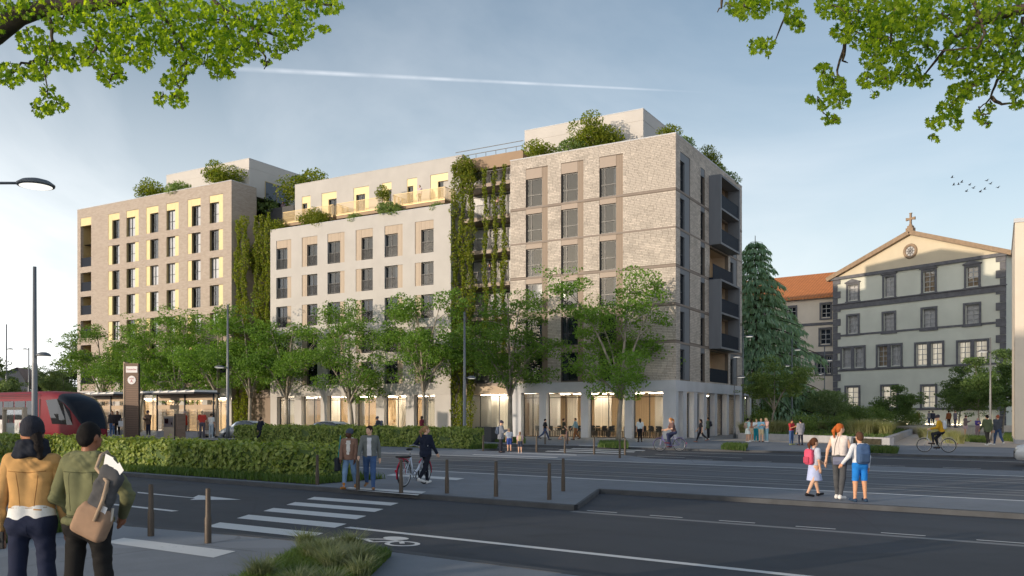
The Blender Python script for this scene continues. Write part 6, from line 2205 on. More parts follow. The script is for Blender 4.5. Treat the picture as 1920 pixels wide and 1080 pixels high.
# display case left, in front of the tram
a0 = rt(4, 20.6)
k = thing('display_case', 'beige framed map case at the left edge in front of the tram', 'panel', AB(a0, 20.6, ZW), RANG)
w_ = rt(44, 20.6) - a0
m = MB()
m.box(0, 0.12, 0, 0.18, 0, 2.2).box(w_ - 0.16, w_, 0, 0.18, 0, 2.2).box(0.12, w_ - 0.16, 0, 0.18, 2.08, 2.2).box(0.12, w_ - 0.16, 0, 0.18, 0.35, 0.5)
m.build('frame', MT['tan'], k)
link('glazing', boxmesh(w_ - 0.3, 0.02, 1.56, MT['shopglass']), k, (0.13, 0.08, 0.51))
link('map_sheet', boxmesh((w_ - 0.3) * 0.45, 0.01, 0.8, MT['poster']), k, (0.16, 0.12, 0.62))

# ------------------------------------------------------------------ tram
tn = thing('tram', 'dark red tram with a sloping dark windscreen and white posters along its side', 'tram', AB(-50.7, 28.1, ZW), RANG)
st = [(0.0, 0.45, 0.62, 0.42), (-0.12, 0.40, 0.95, 0.66), (-0.4, 0.34, 1.42, 0.86), (-0.8, 0.28, 1.95, 0.98), (-1.3, 0.25, 2.48, 1.06), (-1.9, 0.24, 2.88, 1.10), (-2.6, 0.24, 3.12, 1.11), (-3.5, 0.24, 3.26, 1.12), (-5.0, 0.24, 3.32, 1.12), (-9.0, 0.24, 3.32, 1.12), (-15.0, 0.24, 3.32, 1.12), (-24.0, 0.24, 3.32, 1.12)]


def tsec(zb, zt, hw):
    h = zt - zb
    pr = [(hw * 0.90, zb), (hw, zb + 0.18 * h), (hw * 1.0, zb + 0.55 * h), (hw * 0.985, zt - 0.14 * h), (hw * 0.90, zt - 0.05 * h), (hw * 0.70, zt - 0.01 * h), (0, zt)]
    return pr + [(-y, z) for y, z in reversed(pr[:-1])]


def hwz(x, z):
    """half width of the hull at x, z"""
    for i in range(len(st) - 1):
        if st[i + 1][0] <= x <= st[i][0]:
            t = (x - st[i][0]) / (st[i + 1][0] - st[i][0])
            return st[i][3] + (st[i + 1][3] - st[i][3]) * t
    return st[-1][3]


m = MB()
m.smooth = True
ns = len(tsec(0, 1, 1))
vs = []
for x, zb, zt, hw in st:
    vs += [(x, y, z) for y, z in tsec(zb, zt, hw)]
fs = []
for i in range(len(st) - 1):
    for j in range(ns - 1):
        fs.append((i * ns + j, i * ns + j + 1, (i + 1) * ns + j + 1, (i + 1) * ns + j))
    fs.append((i * ns + ns - 1, i * ns, (i + 1) * ns, (i + 1) * ns + ns - 1))
fs.append(tuple(range(ns - 1, -1, -1)))
fs.append(tuple((len(st) - 1) * ns + j for j in range(ns)))
m.add(vs, fs)
m.build('body', MT['red'], tn)
# windscreen: the upper front skin, 15 mm proud
m = MB()
m.smooth = True
vs, fs = [], []
rows_ = st[1:7]
for x, zb, zt, hw in rows_:
    sc_ = tsec(zb, zt, hw)[3:-3]
    vs += [(x + 0.02, y * 1.0, z + 0.02) for y, z in sc_]
nn_ = len(tsec(0, 1, 1)[3:-3])
for i in range(len(rows_) - 1):
    for j in range(nn_ - 1):
        fs.append((i * nn_ + j, i * nn_ + j + 1, (i + 1) * nn_ + j + 1, (i + 1) * nn_ + j))
m.add(vs, fs)
m.build('windscreen', MT['trglass'], tn)


def sidepoly(name, pts, mat, off=0.014, parent=tn, sides=(-1,)):
    for sd_ in sides:
        m_ = MB()
        # split long spans so that the sheet follows the hull
        m_.add([(x, sd_ * (hwz(x, z) + off), z) for x, z in pts], [tuple(range(len(pts))) if sd_ < 0 else tuple(reversed(range(len(pts))))])
        o_ = m_.build(name, MT[mat], parent)
    return o_


for seg in (((-3.9, 2.72), (-3.15, 1.25), (-2.3, 1.25), (-2.6, 2.78)), ((-2.6, 2.78), (-2.3, 1.25), (-1.5, 1.22), (-1.9, 2.52)), ((-1.9, 2.52), (-1.5, 1.22), (-0.95, 1.2), (-1.2, 2.05))):
    sidepoly('cab_window', list(seg), 'trglass', 0.016, tn, (-1, 1))
for i in range(12):
    x1 = -5.05 - i * 1.5
    for sd_ in (-1, 1):
        o = sidepoly('side_window', [(x1 - 1.38, 1.5), (x1, 1.5), (x1, 2.68), (x1 - 1.38, 2.68)], 'trglass', 0.012, tn, (sd_,))
    if i % 3 != 2:
        o = sidepoly('poster', [(x1 - 1.38, 0.55), (x1, 0.62), (x1, 1.48), (x1 - 1.38, 1.48)], 'poster', 0.012, tn, (-1,))
        rgp = random.Random(i)
        for j in range(5):
            px_ = x1 - 0.2 - j * 0.24
            pz = 0.78 + 0.25 * rgp.random()
            m_ = MB()
            hw_ = -(1.12 + 0.016)
            m_.cur = rgp.choice((0, 1))
            m_.add([(px_ - 0.05, hw_, pz), (px_ + 0.04, hw_, pz), (px_ + 0.05, hw_, pz + 0.24), (px_ + 0.02, hw_, pz + 0.36), (px_ - 0.03, hw_, pz + 0.36), (px_ - 0.06, hw_, pz + 0.2)], [(0, 1, 2, 3, 4, 5)])
            m_.build('poster_figure', [MT['taupe'], MT['signred']], o)
    else:
        for dx in (0.0, 0.7):
            sidepoly('door_glass', [(x1 - 0.66 - dx, 0.45), (x1 - 0.04 - dx, 0.45), (x1 - 0.04 - dx, 2.68), (x1 - 0.66 - dx, 2.68)], 'trglass', 0.018, tn, (-1,))
for z in (2.86, 2.98, 3.08):
    m = MB()
    m.box(-24, -4.6, -1.125, -1.112, z, z + 0.025)
    m.build('roof_groove', MT['black'], tn)
MB().box(-24, -0.9, -1.0, 1.0, 0.08, 0.26).build('skirt', MT['black'], tn)
for x in (-2.2, -7.5, -13.5, -19.5):
    for sd_ in (-1, 1):
        m = MB()
        m.ring((x, sd_ * 0.95, 0.33), (0, 1, 0), 0.24, 0.09, 20, 8)
        m.build('wheel', MT['black'], tn)
for sd_ in (-1, 1):
    m = MB()
    m.ball((-0.35, sd_ * 0.72, 0.78), (0.10, 0.16, 0.09), 10, 6)
    m.build('headlight', MT['lens'], tn)
sidepoly('cab_stripe', [(-4.75, 0.5), (-4.62, 0.5), (-4.62, 2.8), (-4.75, 2.8)], 'black', 0.012, tn, (-1,))


# ------------------------------------------------------------------ cars
def make_car(label, loc, rz, paint='carwhite'):
    t = thing('parked_car', label, 'car', tuple(loc), rz, 'cars on the far road')
    pr = [(2.15, 0.32, 0.62, 0.60), (2.05, 0.24, 0.78, 0.76), (1.5, 0.22, 0.90, 0.83), (0.95, 0.22, 0.98, 0.86), (0.2, 0.22, 0.98, 0.87), (-1.2, 0.22, 1.0, 0.87), (-1.8, 0.24, 0.98, 0.84), (-2.1, 0.30, 0.82, 0.76), (-2.15, 0.36, 0.60, 0.70)]

    def loft(pr, mat, name, fn):
        m = MB()
        m.smooth = True
        k = len(fn(*pr[0][1:]))
        vs = []
        for x, a, b, c in pr:
            vs += [(x, y, z) for y, z in fn(a, b, c)]
        fs = []
        for i in range(len(pr) - 1):
            for j in range(k):
                j2 = (j + 1) % k
                fs.append((i * k + j, (i + 1) * k + j, (i + 1) * k + j2, i * k + j2))
        fs.append(tuple(range(k)))
        fs.append(tuple((len(pr) - 1) * k + j for j in range(k - 1, -1, -1)))
        m.add(vs, fs)
        return m.build(name, MT[mat], t)
    loft(pr, paint, 'body', lambda zb, zt, hw: [(-hw * 0.92, zb), (-hw, zb + 0.22), (-hw, zt - 0.14), (-hw * 0.9, zt), (hw * 0.9, zt), (hw, zt - 0.14), (hw, zb + 0.22), (hw * 0.92, zb)])
    g = [(1.05, 0.97, 0.985, 0.70), (0.35, 0.97, 1.38, 0.62), (-0.2, 0.97, 1.44, 0.60), (-1.1, 0.97, 1.42, 0.59), (-1.75, 0.97, 1.20, 0.60), (-2.0, 0.97, 0.99, 0.66)]
    loft(g, 'carglass', 'glasshouse', lambda zb, zt, hw: [(-0.80, zb - 0.02), (-hw - 0.04, (zb + zt) / 2), (-hw, zt), (hw, zt), (hw + 0.04, (zb + zt) / 2), (0.80, zb - 0.02)])
    r_ = [(0.30, 1.36, 1.40, 0.60), (-0.2, 1.40, 1.465, 0.60), (-1.1, 1.39, 1.445, 0.59), (-1.45, 1.30, 1.35, 0.57)]
    loft(r_, paint, 'roof', lambda zb, zt, hw: [(-hw - 0.015, zb), (-hw * 0.85, zt), (hw * 0.85, zt), (hw + 0.015, zb)])
    for x in (1.35, -1.35):
        for sd_ in (-1, 1):
            m = MB()
            m.ring((x, sd_ * 0.78, 0.31), (0, 1, 0), 0.22, 0.09, 22, 8)
            o = m.build('wheel', MT['black'], t)
            m = MB()
            m.lathe([(0.001, 0.05), (0.16, 0.04), (0.17, -0.04), (0.001, -0.05)], 14)
            rim = m.build('rim', MT['steel'], o, (x, sd_ * 0.80, 0.31))
            rim.rotation_euler = (math.pi / 2, 0, 0)
    for sd_ in (-1, 1):
        MB().ball((2.06, sd_ * 0.58, 0.66), (0.07, 0.2, 0.07), 10, 6).build('headlight', MT['lens'], t)
        MB().ball((-2.1, sd_ * 0.6, 0.78), (0.05, 0.15, 0.08), 10, 6).build('tail_light', MT['signred'], t)
        MB().box(0.7, 0.85, sd_ * 0.92 - 0.06, sd_ * 0.92 + 0.06, 0.98, 1.1).build('mirror', MT[paint], t)
    MB().box(2.08, 2.19, -0.45, 0.45, 0.34, 0.58).build('grille', MT['carblack'], t)
    MB().box(2.10, 2.20, -0.26, 0.26, 0.42, 0.52).build('number_plate', MT['signwhite'], t)
    for sd_ in (-1, 1):
        for xd in (0.1, -0.95):
            MB().box(xd - 0.01, xd + 0.01, sd_ * 0.872 - 0.003, sd_ * 0.872 + 0.003, 0.35, 0.95).build('door_gap', MT['carblack'], t)
    return t


make_car('silver car behind the second hedge, near the lamp post', onbeta(462, 41.3), RANG + math.pi)
make_car('silver car behind the second hedge, before the white building shops', onbeta(613, 41.3), RANG + math.pi)
make_car('white car front entering at the right picture edge', onbeta(2030, 38.6), RANG + math.pi)

# bin by the link entrance
o = thing('planter_box', 'dark square planter box left of the parent with children', 'planter', tuple(onbeta(892, 46.0, ZW)), RANG)
MB().box(0, 1.3, 0, 0.9, 0, 0.95).build('box', MT['darkslab'], o)
MB().box(-0.03, 1.33, -0.03, 0.93, 0.95, 1.0).build('rim', MT['frame'], o)

# birds
rb_ = random.Random(3)
bd = [(1785, 333), (1797, 346), (1788, 347), (1803, 342), (1818, 347), (1825, 353), (1812, 359), (1838, 360), (1850, 339), (1857, 345), (1846, 355), (1871, 352)]
for i, (px, py) in enumerate(bd):
    p = P(px, py, 95 + rb_.random() * 12)
    m = MB()
    f_ = 0.25 + 0.25 * rb_.random()
    m.ball((0, 0, 0), (0.20, 0.055, 0.05), 8, 5)
    for sd_ in (-1, 1):
        m.add([(0.08, 0, 0.02), (0.02, sd_ * 0.28, 0.10 + f_ * 0.3), (-0.10, sd_ * 0.58, f_ * 0.35), (-0.10, 0, 0.02), (-0.08, sd_ * 0.28, 0.08 + f_ * 0.3)], [(0, 1, 4, 3), (1, 2, 4)])
    m.add([(-0.18, 0, 0), (-0.32, 0.07, 0.01), (-0.32, -0.07, 0.01)], [(0, 1, 2)])
    o = m.build('bird', MT['frame'], None, tuple(p), 2.6 + rb_.random() * 0.8)
    o.scale = (0.8,) * 3
    tag(o, 'small dark bird in the flock above the church roof', 'bird', 'flock of birds')
# ------------------------------------------------------------------ people: signed distance bodies turned into meshes
def rc(a, b, r1, r2):
    return ('c', np.array(a, float), np.array(b, float), r1, r2)


def el(c, r, M_=None):
    return ('e', np.array(c, float), np.array(r, float), M_)


def bx_(c, h, r, M_=None):
    return ('b', np.array(c, float), np.array(h, float), r, M_)


def prim_d(p, Pn):
    if p[0] == 'c':
        _, a, b, r1, r2 = p
        ba = b - a
        pa = Pn - a
        t = np.clip((pa @ ba) / max(ba @ ba, 1e-9), 0, 1)
        q = pa - t[..., None] * ba
        return np.sqrt((q * q).sum(-1)) - (r1 + (r2 - r1) * t)
    if p[0] == 'e':
        _, c, r, Mx = p
        q = Pn - c
        if Mx is not None:
            q = q @ Mx
        l = np.sqrt(((q / r) ** 2).sum(-1))
        return (l - 1) * l / np.maximum(np.sqrt(((q / (r * r)) ** 2).sum(-1)), 1e-6)
    _, c, h, r, Mx = p
    q = Pn - c
    if Mx is not None:
        q = q @ Mx
    q = np.abs(q) - (h - r)
    return np.sqrt((np.maximum(q, 0) ** 2).sum(-1)) + np.minimum(q.max(-1), 0) - r


def prim_box(p):
    if p[0] == 'c':
        return np.minimum(p[1] - p[3], p[2] - p[4]), np.maximum(p[1] + p[3], p[2] + p[4])
    r = np.full(3, np.linalg.norm(p[2])) if p[-1] is not None and p[0] == 'b' else (np.full(3, p[2].max()) if p[-1] is not None else p[2])
    return p[1] - r, p[1] + r


def sdf_mesh(name, prims, mat, vox, k=0.03, cuts=(), wrinkle=0.0):
    """smooth union of the shapes, sampled only near each shape, then meshed"""
    bb = [prim_box(p) for p in prims]
    mg = k * 0.6 + 3 * vox
    lo = np.min([b[0] for b in bb], axis=0) - mg
    hi = np.max([b[1] for b in bb], axis=0) + mg
    n = np.ceil((hi - lo) / vox).astype(int) + 1
    ax = [lo[i] + vox * np.arange(n[i]) for i in range(3)]
    f = np.full(n, mg)
    for p, (b0, b1) in zip(prims, bb):
        i0 = np.maximum(0, np.floor((b0 - mg - lo) / vox).astype(int))
        i1 = np.minimum(n, np.ceil((b1 + mg - lo) / vox).astype(int) + 1)
        sl = tuple(slice(i0[i], i1[i]) for i in range(3))
        Pn = np.stack(np.meshgrid(*[ax[i][sl[i]] for i in range(3)], indexing='ij'), -1)
        e = prim_d(p, Pn)
        d = f[sl]
        hh = np.maximum(k - np.abs(d - e), 0) / k
        f[sl] = np.minimum(d, e) - hh * hh * k * 0.25
    X, Y, Z = ax[0][:, None, None], ax[1][None, :, None], ax[2][None, None, :]
    for q, nr in cuts:
        f = np.maximum(f, (X - q[0]) * nr[0] + (Y - q[1]) * nr[1] + (Z - q[2]) * nr[2])
    if wrinkle:
        f = f + wrinkle * (np.sin(Z * 34 + X * 17 + 2 * np.sin(X * 13 + Y * 9)) * 0.6 + np.sin(Z * 61 - X * 43 + Y * 29) * 0.4 + np.sin(Z * 118 + X * 67 + 3 * np.sin(X * 21)) * 0.25) * np.clip(0.5 + np.sin(Z * 9 + X * 7), 0, 1.3)
    V, F = surface_nets(f, lo, vox)
    return fast_mesh(name, V, F, mat, True)


def surface_nets(f, lo, h):
    s = f < 0
    n = f.shape
    cn = tuple(x - 1 for x in n)
    acc = np.zeros((cn[0] * cn[1] * cn[2], 3))
    cnt = np.zeros(cn[0] * cn[1] * cn[2])
    quads = []

    def cid(i, j, k):
        return (i * cn[1] + j) * cn[2] + k
    for ax in range(3):
        sl0 = [slice(None)] * 3
        sl1 = [slice(None)] * 3
        sl0[ax], sl1[ax] = slice(0, -1), slice(1, None)
        a, b = f[tuple(sl0)], f[tuple(sl1)]
        I = np.argwhere((a < 0) != (b < 0))
        if not len(I):
            continue
        fa, fb = a[tuple(I.T)], b[tuple(I.T)]
        t = fa / (fa - fb)
        pos = I.astype(float)
        pos[:, ax] += t
        u, w = (ax + 1) % 3, (ax + 2) % 3
        ok = (I[:, u] > 0) & (I[:, u] < cn[u]) & (I[:, w] > 0) & (I[:, w] < cn[w])
        I, pos, fa = I[ok], pos[ok], fa[ok]
        ids = []
        for du, dw in ((-1, -1), (0, -1), (0, 0), (-1, 0)):
            J = I.copy()
            J[:, u] += du
            J[:, w] += dw
            c = cid(J[:, 0], J[:, 1], J[:, 2])
            ids.append(c)
            np.add.at(acc, c, pos)
            np.add.at(cnt, c, 1)
        q = np.stack(ids, 1)
        q[fa >= 0] = q[fa >= 0][:, ::-1]
        quads.append(q)
    Q = np.concatenate(quads)
    used = np.unique(Q)
    mp = np.full(len(cnt), -1)
    mp[used] = np.arange(len(used))
    V = lo + h * (acc[used] / cnt[used][:, None])
    return V, mp[Q]


_fab = {}


def fab(c, rough=0.85, bump=0.25, scale=260):
    key = (c, rough)
    if key not in _fab:
        _fab[key] = M('cloth_%02x%02x%02x' % c, lin(*c), rough, 0.10, 9.0, bump, scale, spec=0.2)
    return _fab[key]


_skin = {}


def skinmat(c):
    if c not in _skin:
        t = NT('skin_%02x%02x%02x' % c)
        b = t.node('ShaderNodeBsdfPrincipled', {'Base Color': t.mix(t.noise(12, 3), scol(lin(*c), 0.9), scol(lin(*c), 1.1)), 'Roughness': 0.5, 'Specular IOR Level': 0.35, 'Subsurface Weight': 0.08, 'Subsurface Radius': (0.02, 0.008, 0.005)})
        _skin[c] = t.done(b.outputs[0])
    return _skin[c]


def rotx(a):
    c, s = math.cos(a), math.sin(a)
    return np.array([[1, 0, 0], [0, c, -s], [0, s, c]])


def rotz_(a):
    c, s = math.cos(a), math.sin(a)
    return np.array([[c, -s, 0], [s, c, 0], [0, 0, 1]])


def person(label, loc, rz, H, pose, cl, vox=0.02, group='people', detail=0, name='person'):
    """pose: angles in degrees (hipL/R forward swing, kneeL/R, shL/R swing, abL/R, elL/R) or hand targets hL/hR in body heights;
    cl: clothes"""
    g = pose.get
    hs = cl.get('head', 1.0)
    lean = -R(g('lean', 0))
    pel = np.array([0, 0, 0.525])
    TR = rotx(lean)

    def U(p):
        return (pel + TR @ (np.array(p, float) - pel)) * H
    wide = cl.get('wide', 1.0)
    bd = cl.get('build', 1.0)
    J = {}
    low = 9
    for sd_, nm in ((-1, 'L'), (1, 'R')):
        a, b = R(g('hip' + nm, 0)), R(g('knee' + nm, 3))
        st_ = R(g('stance', 2))
        hip = np.array([sd_ * 0.052, 0, 0.515])
        o_ = np.array([sd_ * math.sin(st_), math.sin(a) * math.cos(st_), -math.cos(a) * math.cos(st_)])
        kn = hip + o_ * 0.24
        o2 = np.array([sd_ * math.sin(st_) * 0.6, math.sin(a - b), -math.cos(a - b)])
        an = kn + o2 / np.linalg.norm(o2) * 0.24
        fp = R(g('foot' + nm, 0)) + min(0, (a - b)) * 0.45
        toe = an + np.array([sd_ * 0.018, math.cos(fp) * 0.115, math.sin(fp) * 0.115 - 0.018])
        heel = an + np.array([0, -0.022 * math.cos(fp) + 0.012 * math.sin(fp), -0.030 - 0.02 * math.sin(fp)])
        J['hip' + nm], J['kn' + nm], J['an' + nm], J['toe' + nm], J['heel' + nm] = hip * H, kn * H, an * H, toe * H, heel * H
        low = min(low, (toe[2] - 0.022) * H, (heel[2] - 0.022) * H)
        S = np.array([sd_ * 0.104 * wide, 0, 0.808])
        if g('h' + nm) is not None:
            T_ = np.array(g('h' + nm), float)
            Sw = U(S) / H
            v = T_ - Sw
            L1, L2 = 0.172, 0.150
            dd = min(np.linalg.norm(v), L1 + L2 - 0.004)
            v = v / np.linalg.norm(v)
            ca = (L1 * L1 + dd * dd - L2 * L2) / (2 * L1 * dd)
            hint = np.array(g('e' + nm, (sd_ * 0.5, -0.4, -0.9)), float)
            hint = hint - v * (hint @ v)
            hint /= np.linalg.norm(hint)
            E_ = Sw + v * L1 * ca + hint * L1 * math.sqrt(max(0, 1 - ca * ca))
            Wr = Sw + v * dd
            J['sh' + nm], J['el' + nm], J['wr' + nm] = Sw * H, E_ * H, Wr * H
        else:
            a, b, e_ = R(g('sh' + nm, 0)), R(g('ab' + nm, 8)), R(g('el' + nm, 12))
            o_ = np.array([sd_ * math.sin(b), math.sin(a) * math.cos(b), -math.cos(a) * math.cos(b)])
            E_ = S + o_ * 0.172
            o2 = np.array([sd_ * math.sin(b) * 0.4, math.sin(a + e_), -math.cos(a + e_)])
            o2 /= np.linalg.norm(o2)
            J['sh' + nm], J['el' + nm], J['wr' + nm] = U(S), U(E_), U(E_ + o2 * 0.150)
    dz = np.array([0, 0, -low])
    if 'pelvis' in pose:
        dz = np.array([0, 0, pose['pelvis'] - 0.525 * H])
    for k_ in J:
        J[k_] = J[k_] + dz

    def T(p):
        return U(p) + dz
    hy = rotz_(R(g('yaw', 0)))
    hx = rotx(-R(g('nod', 0)))

    def Hd(p):
        """head point in head coordinates (z from the chin base 0.86)"""
        b0 = np.array([0, 0.004, 0.865])
        return U(b0) + dz + (hy @ hx @ TR @ (np.array(p, float) - b0)) * H * hs
    HM = hy @ hx @ TR
    t = thing(name, label, 'person', tuple(loc), rz, group)
    sk = skinmat(cl.get('skin', (205, 160, 130)))
    kk = 0.022 * H

    def legs(off, upto='an', r_=1.0):
        r_ = r_ * bd
        pr = []
        for nm in 'LR':
            h_, k_, a_ = J['hip' + nm], J['kn' + nm], J['an' + nm]
            pr.append(rc(h_, k_, 0.050 * H * r_ + off, 0.036 * H * r_ + off))
            if upto == 'an':
                pr.append(rc(k_, a_, 0.035 * H * r_ + off, 0.021 * H * r_ + off * 1.2))
                pr.append(rc(k_ + (a_ - k_) * 0.15 + np.array([0, -0.008, 0]) * H, k_ + (a_ - k_) * 0.5 + np.array([0, -0.010, 0]) * H, 0.027 * H + off * 0.8, 0.022 * H + off * 0.8))
        pr.append(rc(J['hipL'] + np.array([0.008, -0.010, 0.01]) * H, J['hipR'] + np.array([-0.008, -0.010, 0.01]) * H, 0.058 * H + off, 0.058 * H + off))
        return pr

    def torso(off, top=0.80, w=1.0):
        pr = []
        for sd_ in (-1, 1):
            pr.append(rc(T((sd_ * 0.042, -0.004, 0.535)), T((sd_ * 0.036 * w, 0.004, 0.63)), 0.058 * bd * H + off, 0.054 * bd * H + off))
            pr.append(rc(T((sd_ * 0.036 * w, 0.004, 0.63)), T((sd_ * 0.050 * w, 0.004, 0.745)), 0.054 * bd * H + off, 0.062 * bd * H + off))
            pr.append(rc(T((sd_ * 0.030, 0, 0.80)), T((sd_ * 0.092 * wide, 0, 0.803)), 0.044 * bd * H + off, 0.037 * bd * H + off))
        return pr

    def arms(off, fore=True, frac=1.0):
        pr = []
        for nm in 'LR':
            s_, e_, w_ = J['sh' + nm], J['el' + nm], J['wr' + nm]
            if not fore:
                pr.append(rc(s_, s_ + (e_ - s_) * frac, 0.033 * bd * H + off, 0.030 * bd * H + off * 1.2))
                continue
            pr.append(rc(s_, e_, 0.033 * bd * H + off, 0.0255 * bd * H + off))
            pr.append(rc(e_, e_ + (w_ - e_) * frac, 0.0255 * bd * H + off, 0.0175 * bd * H + off * 0.9))
        return pr
    # ---- skin: one continuous body
    covered = cl['bottom'][0] in ('jeans', 'wide', 'slim')
    body = torso(-0.006) + legs(-0.008 if covered else 0) + arms(-0.003)
    body.append(rc(T((0, -0.004, 0.79)), Hd((0, 0.004, 0.885)), 0.034 * H, 0.030 * H))
    h0 = H * hs
    body += [el(Hd((0, 0.010, 0.936)), np.array([0.043, 0.054, 0.062]) * h0, HM), el(Hd((0, 0.028, 0.900)), np.array([0.033, 0.036, 0.034]) * h0, HM)]
    if detail:
        body += [rc(Hd((0, 0.062, 0.932)), Hd((0, 0.074, 0.914)), 0.006 * h0, 0.0095 * h0), rc(Hd((-0.010, 0.060, 0.890)), Hd((0.010, 0.060, 0.890)), 0.005 * h0, 0.005 * h0)]
        for sd_ in (-1, 1):
            body.append(el(Hd((sd_ * 0.044, 0.006, 0.926)), np.array([0.006, 0.012, 0.018]) * h0, HM))
    for nm, sd_ in (('L', -1), ('R', 1)):
        w_, e_ = J['wr' + nm], J['el' + nm]
        d = (w_ - e_) / np.linalg.norm(w_ - e_)
        side = np.cross(d, np.array([1.0, 0, 0]))
        side = side / max(np.linalg.norm(side), 1e-6)
        body.append(rc(w_, w_ + d * 0.045 * H, 0.017 * H, 0.021 * H))
        for fi, (off_, ln) in enumerate(((-0.016, 0.040), (-0.005, 0.046), (0.006, 0.043), (0.016, 0.034))):
            b0 = w_ + d * 0.05 * H + side * off_ * H
            inw = np.array([-sd_ * 0.35, 0.25, 0])
            m_ = b0 + (d + inw * 0.3) * ln * 0.55 * H
            body.append(rc(b0, m_, 0.0062 * H, 0.0056 * H))
            body.append(rc(m_, m_ + (d + inw) * ln * 0.5 * H, 0.0056 * H, 0.0046 * H))
        th_ = w_ + d * 0.015 * H + side * 0.018 * H
        body.append(rc(th_, th_ + (d * 0.6 + side * 0.55) * 0.045 * H, 0.0075 * H, 0.0055 * H))
        an, toe, heel = J['an' + nm], J['toe' + nm], J['heel' + nm]
        body.append(rc(heel, toe, 0.022 * H, 0.016 * H))
        body.append(rc(an, heel, 0.022 * H, 0.021 * H))
    link('body', sdf_mesh('body', body, sk, vox, kk * (0.55 if detail else 0.8)), t)
    wr = cl.get('wrinkle', 0.0)
    # ---- lower garment
    bt, bc = cl['bottom']
    hemz = dz
    if bt in ('jeans', 'wide', 'slim'):
        off = {'jeans': 0.010, 'wide': 0.024, 'slim': 0.007}[bt]
        pr = legs(off)
        pr += [rc(T((-0.038, 0, 0.545)), T((0.038, 0, 0.545)), 0.056 * H + off, 0.056 * H + off)]
        cuts = [((0, 0, J['anL'][2] - 0.012 * H if pose.get('hipL', 0) == 0 else -1), (0, 0, -1))]
        link('trousers', sdf_mesh('trousers', pr, fab(bc), vox, kk, cuts, wr * 0.6), t)
    elif bt == 'shorts':
        pr = legs(0.016, 'kn')
        pr += [rc(T((-0.038, 0, 0.545)), T((0.038, 0, 0.545)), 0.056 * H + 0.012, 0.056 * H + 0.012)]
        zc = min(J['knL'][2], J['knR'][2]) + 0.02 * H
        link('shorts', sdf_mesh('shorts', pr, fab(bc), vox, kk, [((0, 0, zc), (0, 0, -1))], wr), t)
    elif bt in ('skirt', 'dress'):
        zk = (J['knL'][2] + J['knR'][2]) / 2 + (0.0 if bt == 'dress' else 0.05 * H)
        c0 = (J['hipL'] + J['hipR']) / 2
        cx = (J['knL'] + J['knR']) / 2
        pr = [rc(c0 + np.array([0, 0, 0.10 * H]), np.array([cx[0], cx[1], zk - 0.03 * H]), 0.080 * H, 0.135 * H), rc(T((-0.03, 0, 0.60)), T((0.03, 0, 0.60)), 0.06 * H + 0.012, 0.06 * H + 0.012)]
        link('skirt', sdf_mesh('skirt', pr, fab(bc), vox, kk, [((0, 0, zk), (0, 0, -1))], wr), t)
    # ---- upper garment
    tt, tcol = cl['top']
    off = {'tee': 0.012, 'shirt': 0.014, 'jacket': 0.021 if detail else 0.028, 'vest': 0.012, 'coat': 0.034, 'slack': 0.022}[tt]
    slim = cl.get('slim', 1.0)
    pr = torso(off, w=slim)
    zh = cl.get('hem', 0.52)
    sl = []
    if tt in ('tee',):
        sl = arms(off + 0.006, False, 0.75)
    elif tt == 'slack':
        sl = arms(off + 0.004, True, 0.35)
    elif tt in ('shirt', 'jacket', 'coat'):
        sl = arms(off * 0.7, True, 0.97)
    hz0 = (T((0, 0, zh)))[2]
    if zh < 0.50:
        c0 = (J['hipL'] + J['hipR']) / 2
        pr.append(rc(T((0, 0, 0.60)), c0 + np.array([0, 0, (zh - 0.525) * H]), 0.075 * H + off * 0.6, 0.092 * H + off * 0.7))
    if tt in ('jacket', 'coat', 'shirt'):
        pr.append(rc(T((-0.012, -0.006, 0.825)), T((0.012, -0.006, 0.825)), 0.040 * H + off * 0.3, 0.040 * H + off * 0.3))
    nz_ = tuple(TR @ np.array([0, 0, 1.0]))
    hem_cut = (tuple(T((0, 0, zh))), tuple(-np.array(nz_)))
    cuts = [(tuple(T((0, 0, 0.852))), nz_)]
    split = bool(detail) and len(sl) == 4
    if split or tt in ('tee', 'vest') or all(J['wr' + n_][2] > hz0 + 0.03 for n_ in 'LR'):
        cuts.append(hem_cut)
    if split:                                     # sleeves hang below the hem, so they are cut separately
        for q in (sl[:2], sl[2:]):
            link('sleeve', sdf_mesh('sleeve', q, fab(tcol), vox, kk * 0.7, (), wr * 0.9), t)
    else:
        pr += sl
    link({'tee': 'tshirt', 'vest': 'top', 'shirt': 'shirt', 'jacket': 'jacket', 'coat': 'coat', 'slack': 'shirt'}[tt], sdf_mesh('top', pr, fab(tcol), vox, kk * 1.1, cuts, wr), t)
    if 'front' in cl:                              # shirt seen in the open jacket
        pr = [rc(T((-0.012, 0.020, 0.54)), T((-0.012, 0.030, 0.80)), 0.050 * H + off, 0.034 * H + off), rc(T((0.012, 0.020, 0.54)), T((0.012, 0.030, 0.80)), 0.050 * H + off, 0.034 * H + off)]
        w_ = 0.036 * H
        link('shirt_front', sdf_mesh('shirt_front', pr, fab(cl['front']), vox, kk, [((w_, 0, 0), (1, 0, 0)), ((-w_, 0, 0), (-1, 0, 0)), (tuple(T((0, 0.03, 0))), (0, -1, 0)), (tuple(T((0, 0, 0.53))), (0, 0, -1)), (tuple(T((0, 0, 0.815))), (0, 0, 1))]), t)
